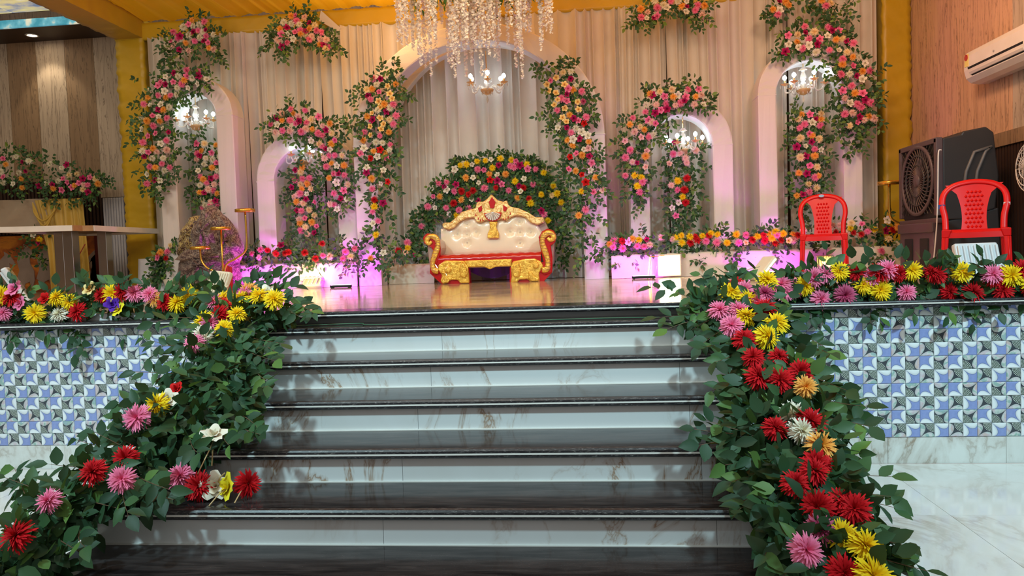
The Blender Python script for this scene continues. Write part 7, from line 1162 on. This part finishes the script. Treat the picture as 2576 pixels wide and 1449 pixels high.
def orient(n, roll):
    n = Vector(n).normalized(); a = Vector((0, 0, 1)) if abs(n.z) < 0.9 else Vector((0, 1, 0))
    x = a.cross(n).normalized(); y = n.cross(x)
    q = Matrix((x, y, n)).transposed().to_quaternion()
    return q @ Quaternion((0, 0, 1), roll)
def leaf_basis(d, n):
    d = d.normalized(); n = (n - d * n.dot(d))
    n = n.normalized() if n.length > 1e-4 else Vector((0, -1, 0))
    x = d.cross(n)
    return x, d, n
TOTAL = [0, 0]
def garland(name, key, label, cat, facing, leaf=0.055, lmat='leaf_green', seed=1, extra=None, spread=0.05, group='flower garlands of the stage decoration'):
    fs, per, cap, fstr, blobs, sprigs = GDATA[key]
    r_ = random.Random(seed); face = Vector(facing)
    F_ = []
    for t_ in fstr.split():
        c = t_[-1]; x, y, z = (int(q) / 1000 for q in t_[:-1].split(',')); F_.append((Vector((x, y, z)), c))
    allp = [p for p, c in F_] + [Vector(b[:3]) for b in blobs]
    base = Vector((sum(p.x for p in allp) / len(allp), sum(p.y for p in allp) / len(allp), min(p.z for p in allp)))
    g = thing(name, label, cat, base, 0, group)
    # flowers
    for p, c in F_:
        kind, colr, _, _ = FC[c]
        o = bpy.data.objects.new(kind, FM[c][2] if (fs > 0.1 and kind == 'chrysanthemum') else r_.choice(FM[c][:2])); link(o, g)
        o.location = p - base + Vector((r_.uniform(-.004, .004), r_.uniform(-.012, .012), 0)); s = fs * r_.uniform(0.86, 1.14) * (0.92 if kind == 'rose' else 1.0); o.scale = (s, s, s)
        n = face + Vector((r_.uniform(-.45, .45), r_.uniform(-.2, .2), r_.uniform(-.4, .4)))
        o.rotation_mode = 'QUATERNION'; o.rotation_quaternion = orient(n, r_.uniform(0, 6.28)); o['label'] = colr + ' artificial ' + kind
    parts = []; mass = []; stems = MB()
    def rleaf(p, d, s, to):
        n = face * 1.0 + Vector((r_.uniform(-.9, .9), r_.uniform(-.7, .7), r_.uniform(-.6, .9)))
        to.append((p, *leaf_basis(d, n), s * r_.uniform(0.75, 1.2), r_.randrange(3)))
    # sprigs: a bending stem with alternate leaves
    for sg in sprigs:
        a, b = Vector(sg[:3]), Vector(sg[3:]); L = (b - a).length
        if L < 0.02: continue
        mid = (a + b) / 2 + Vector((r_.uniform(-.12, .12), -r_.uniform(0, .15), r_.uniform(0.05, .22) if leaf < 0.07 else r_.uniform(-0.04, 0.10))) * L
        pth = [a * (1 - u) ** 2 + mid * 2 * u * (1 - u) + b * u * u for u in (0, .2, .4, .6, .8, 1)]
        stems.tube(pth, [0.0022, 0.002, 0.0018, 0.0015, 0.0012, 0.0009], 3, cap=False)
        nl = max(3, int(L / leaf * 1.9) + 2)
        for k in range(nl):
            u = 0.12 + 0.88 * k / (nl - 1); p = a * (1 - u) ** 2 + mid * 2 * u * (1 - u) + b * u * u
            t_ = ((mid - a) * (1 - u) + (b - mid) * u).normalized(); sd_ = t_.cross(face).normalized() * (1 if k % 2 else -1)
            d = t_ * 0.6 + sd_ * (0.9 if k < nl - 1 else 0.1) + Vector((r_.uniform(-.3, .3), r_.uniform(-.3, .1), r_.uniform(-.45, .15)))
            rleaf(p, d, leaf, parts)
    # leaf cushion round every flower, then the leafy stretches without flowers
    for p, c in F_:
        for k in range(per):
            a = r_.uniform(0, 6.28); rad = r_.uniform(0.2, 1.0) * fs * 1.05
            q = p + Vector((math.cos(a) * rad, 0, math.sin(a) * rad)) - face * r_.uniform(0.02, spread + 0.03)
            d = Vector((math.cos(a), r_.uniform(-.5, .1), math.sin(a) - 0.3))
            rleaf(q, d, leaf, mass)
    for x, y, z, rad, cnt in blobs:
        for k in range(cnt):
            a = r_.uniform(0, 6.28); q = math.sqrt(r_.random()) * rad
            p = Vector((x + math.cos(a) * q, y, z + math.sin(a) * q)) + face * r_.uniform(-spread, spread * 0.9)
            d = Vector((math.cos(a) * 0.8 + r_.uniform(-.6, .6), r_.uniform(-.7, .2), math.sin(a) * 0.6 + r_.uniform(-.8, .3)))
            rleaf(p, d, leaf, parts if (k < cnt * 0.12) else mass)
    r_.shuffle(parts)
    if len(parts) < cap:
        r_.shuffle(mass); k = min(cap - len(parts), len(mass) // 3); parts += mass[:k]; mass = mass[k:]
    mass += parts[cap:]; parts = parts[:cap]
    for p, x, d, n, s, v in parts:
        o = bpy.data.objects.new('leaf', LM[lmat][v]); link(o, g)
        o.matrix_local = Matrix.Translation(p - base) @ Matrix((x, d, n)).transposed().to_4x4() @ Matrix.Scale(s, 4)
    if mass:
        V = []; Fc = []; off = 0
        for p, x, d, n, s, v in mass:
            a, f = LVA[v]; R_ = np.array([x, d, n]) * s
            V.append(a @ R_ + np.array(p - base)); Fc += [tuple(i + off for i in q) for q in f]; off += len(a)
        m = me('foliage', np.concatenate(V), Fc, lmat, True)
        tag(link(bpy.data.objects.new('foliage', m), g), kind='stuff')
    if stems.v:
        tag(link(bpy.data.objects.new('stems', me('stems', [Vector(p) - base for p in stems.v], stems.f, 'stem_brown')), g), kind='stuff')
    TOTAL[0] += len(parts); TOTAL[1] += len(mass)
    return g
FR = (0, -1, 0.0)
GL = [
 ('flower_spray', 'beam_spray_a', 'fan of flowers on the gold beam above the tall arch by the gold post', 'flower spray', FR),
 ('flower_garland', 'arch_garland_a', 'curving flower garland on the tall arch beside the gold post', 'garland', FR),
 ('flower_garland', 'hanging_garland_a', 'straight flower garland hanging above the brocade heap', 'garland', FR),
 ('flower_spray', 'beam_spray_b', 'fan of flowers with a bare white strip on the gold beam', 'flower spray', FR),
 ('flower_garland', 'arch_garland_b', 'curving flower garland on the low arch above the LED bars', 'garland', FR),
 ('flower_garland', 'hanging_garland_b', 'straight flower garland hanging above the yellow lit flower bed', 'garland', FR),
 ('flower_garland', 'arch_leg_garland_a', 'cream rose garland on the big arch leg near the LED bars', 'garland', FR),
 ('flower_spray', 'floor_flowers_sofa', 'little cluster of red and cream flowers on the ledge beside the sofa arm', 'flower spray', FR),
 ('flower_hedge', 'sofa_foliage', 'bushy flowered leaf mound arching up behind the sofa', 'flower hedge', FR),
 ('flower_garland', 'arch_leg_garland_b', 'cream rose garland on the big arch leg nearest the glowing floodlight', 'garland', FR),
 ('flower_garland', 'arch_garland_c', 'curving flower garland on the low arch above the glowing floodlight', 'garland', FR),
 ('flower_garland', 'hanging_garland_c', 'leafy garland with red and yellow flowers hanging under the low arch chandelier', 'garland', FR),
 ('flower_garland', 'arch_garland_d', 'curving flower garland on the tall arch near the air cooler', 'garland', FR),
 ('flower_garland', 'hanging_garland_d', 'straight flower garland hanging above the red chair', 'garland', FR),
 ('flower_spray', 'beam_spray_c', 'fan of flowers at the top above the low arch with the glowing floodlight', 'flower spray', FR),
 ('flower_spray', 'beam_spray_d', 'fan of flowers at the top above the tall arch near the cooler', 'flower spray', FR),
 ('bed_flowers', 'bed_flowers_right', 'row of bright flowers along the cloth ledge behind the red chair', 'flowers', (0, -0.9, 0.4)),
 ('bed_flowers', 'bed_flowers_left', 'pink and yellow lit flowers along the ledge beside the gold stand', 'flowers', (0, -0.9, 0.4)),
 ('vase_flowers', 'vase_flowers', 'leafy bouquet in the pot beside the brocade heap', 'flowers', (0, -0.9, 0.4)),
 ('flower_garland', 'booth_garland', 'drooping flower garland on top of the mustard draped column', 'garland', FR),
 ('flower_spray', 'booth_sprig', 'small leafy sprig against the horse mural', 'flower spray', FR),
]
for i, (nm, key, lb, cat, fc) in enumerate(GL): garland(nm, key, lb, cat, fc, seed=100 + i, lmat='leaf_green')
garland('flower_garland', 'edge_garland_left', 'flower garland along the stage edge before the steel table', 'garland', (0, -0.9, 0.45), 0.075, 'leaf_deep', 201, spread=0.07)
garland('flower_garland', 'stair_garland_left', 'leafy garland trailing down the stairs past the loose flowers', 'garland', (0, -0.75, 0.65), 0.078, 'leaf_deep', 202, spread=0.08)
garland('flower_garland', 'edge_garland_right', 'flower garland along the stage edge before the air cooler', 'garland', (0, -0.9, 0.45), 0.075, 'leaf_deep', 203, spread=0.07)
garland('flower_garland', 'stair_garland_right', 'leafy garland with red flowers down the stair side near the cooler', 'garland', (0, -0.75, 0.65), 0.078, 'leaf_deep', 204, spread=0.08)
# bare white strip beside the spray on the beam
tag(MB().hexa([(-3.06, 8.72, 4.10), (-2.83, 8.72, 3.96), (-2.80, 8.72, 4.0), (-3.03, 8.72, 4.22)], [(-3.06, 8.75, 4.10), (-2.83, 8.75, 3.96), (-2.80, 8.75, 4.0), (-3.03, 8.75, 4.22)]).ob('white_strip', 'arch_cloth'), 'bare white backing strip beside the flower fan on the gold beam', 'strip')

# loose flowers dropped on the steps
def loose(c, loc, n, label, size=0.11, stem=None, roll=0.3):
    kind, colr, _, _ = FC[c]; t_ = thing('loose_' + kind, label, 'flower', loc, 0, 'loose flowers dropped on the steps')
    o = bpy.data.objects.new('bloom', FM[c][-1 if kind == 'chrysanthemum' else 0]); link(o, t_); o.scale = (size,) * 3; o.rotation_mode = 'QUATERNION'; o.rotation_quaternion = orient(n, roll); o.location = Vector((0, 0, 0.04))
    if stem:
        q = MB().tube([Vector((0, 0, 0.04)), Vector(stem) * 0.5 + Vector((0, 0, 0.03)), Vector(stem)], 0.0028, 5); ORG[t_] = Vector((0, 0, 0)); q.ob('stem', 'stick_bamboo', t_)
    return t_
T5 = Z2 - 4 * Rs
loose('P', (-1.645, 2.80, T5 + 0.055), (0.2, -0.6, 0.7), 'loose pink chrysanthemum lying on the step beside the red one', 0.115, (-0.09, -0.06, -0.05))
loose('R', (-1.555, 2.78, T5 + 0.02), (0.1, -0.8, 0.5), 'loose red chrysanthemum on the step between the pink and white blooms', 0.125)
loose('w', (-1.495, 2.80, T5 + 0.012), (0.3, -0.8, 0.45), 'loose white rose lying next to the red chrysanthemum on the step', 0.125, (0.05, -0.02, 0.10))
loose('Z', (-1.435, 2.79, T5 + 0.012), (-0.6, -0.8, 0.3), 'loose bright yellow rose lying on the black step', 0.12, (-0.05, -0.07, -0.012))
loose('R', (-1.365, 2.81, T5 + 0.02), (0.8, -0.4, 0.4), 'loose red chrysanthemum touching the yellow rose on the step', 0.115, (-0.02, -0.08, -0.012))
T4 = Z2 - 3 * Rs
wrs = loose('w', (-1.545, 2.90, T4 + 0.05), (0.1, -0.45, 0.9), 'upturned white rose on bamboo sticks at the garland edge', 0.115, (0.0, -0.03, -0.077))
MB().tube([(0.01, 0, 0.04), (-0.03, -0.10, -0.10)], 0.0028, 5).ob('stem', 'stick_bamboo', wrs)

# ------------------------------------------------------------------ hanging wisteria
wi = thing('wisteria_cluster', 'hanging cluster of white wisteria strands in front of the big arch', 'flower spray', (-1.0, 7.2, 4.2))
def strand(seed, L):
    r_ = random.Random(seed); v = []; f = []
    n = int(L / 0.012)
    for k in range(n):
        t_ = k / n; z = -L * t_; rad = 0.010 + 0.026 * (1 - t_) ** 0.7 * (0.6 + 0.4 * math.sin(t_ * 30 + seed))
        for q in range(3):
            a = r_.uniform(0, 6.28); c = Vector((math.cos(a) * rad * r_.uniform(0.3, 1), math.sin(a) * rad * r_.uniform(0.3, 1), z + r_.uniform(-.01, .01)))
            s = r_.uniform(0.012, 0.021) * (1 - 0.35 * t_); d1 = Vector((r_.uniform(-1, 1), r_.uniform(-1, 1), r_.uniform(-1, 1))).normalized(); d2 = d1.cross(Vector((r_.uniform(-1, 1), r_.uniform(-1, 1), r_.uniform(-1, 1)))).normalized()
            m = len(v); v += [c - d1 * s, c + d2 * s * 0.8, c + d1 * s, c - d2 * s * 0.8]; f.append((m, m + 1, m + 2, m + 3))
    return me('wisteria_strand', v, f, 'wisteria_petal', False)
SM = [strand(k, L) for k, L in enumerate((0.45, 0.55, 0.65, 0.75, 0.6))]
r_ = random.Random(77)
for k in range(92):
    a = r_.uniform(0, 6.28); q = math.sqrt(r_.random()); x = -1.0 + 0.80 * q * math.cos(a); y = 7.2 + 0.45 * q * math.sin(a)
    o = bpy.data.objects.new('wisteria_strand', r_.choice(SM)); link(o, wi); o['kind'] = 'stuff'
    edge_ = abs(x + 1.0) / 0.8
    bot = 3.36 + 0.10 * edge_ + r_.uniform(-0.22, 0.28); L = 0.6
    o.scale = (1.15, 1.15, r_.uniform(0.9, 1.25)); o.location = Vector((x, y, bot + 0.6)) - Vector((-1.0, 7.2, 4.2)); o.rotation_euler = (0, 0, r_.uniform(0, 6.28))
V = []; Fc = []; off = 0
for k in range(420):
    a = r_.uniform(0, 6.28); q = math.sqrt(r_.random()); p = Vector((0.76 * q * math.cos(a), 0.42 * q * math.sin(a), r_.uniform(-0.50, -0.05)))
    d = Vector((r_.uniform(-.4, .4), r_.uniform(-.4, .2), -1)); x_, d_, n_ = leaf_basis(d, Vector((r_.uniform(-1, 1), -1, 0.2)))
    a_, f_ = LVA[k % 3]; V.append((a_ * np.array([0.4, 1, 1])) @ (np.array([x_, d_, n_]) * r_.uniform(0.07, 0.13)) + np.array(p)); Fc += [tuple(i + off for i in q_) for q_ in f_]; off += len(a_)
tag(link(bpy.data.objects.new('foliage', me('foliage', np.concatenate(V), Fc, 'leaf_bright', True)), wi), kind='stuff')
print('leaf parts', TOTAL, 'objects', len(bpy.data.objects))
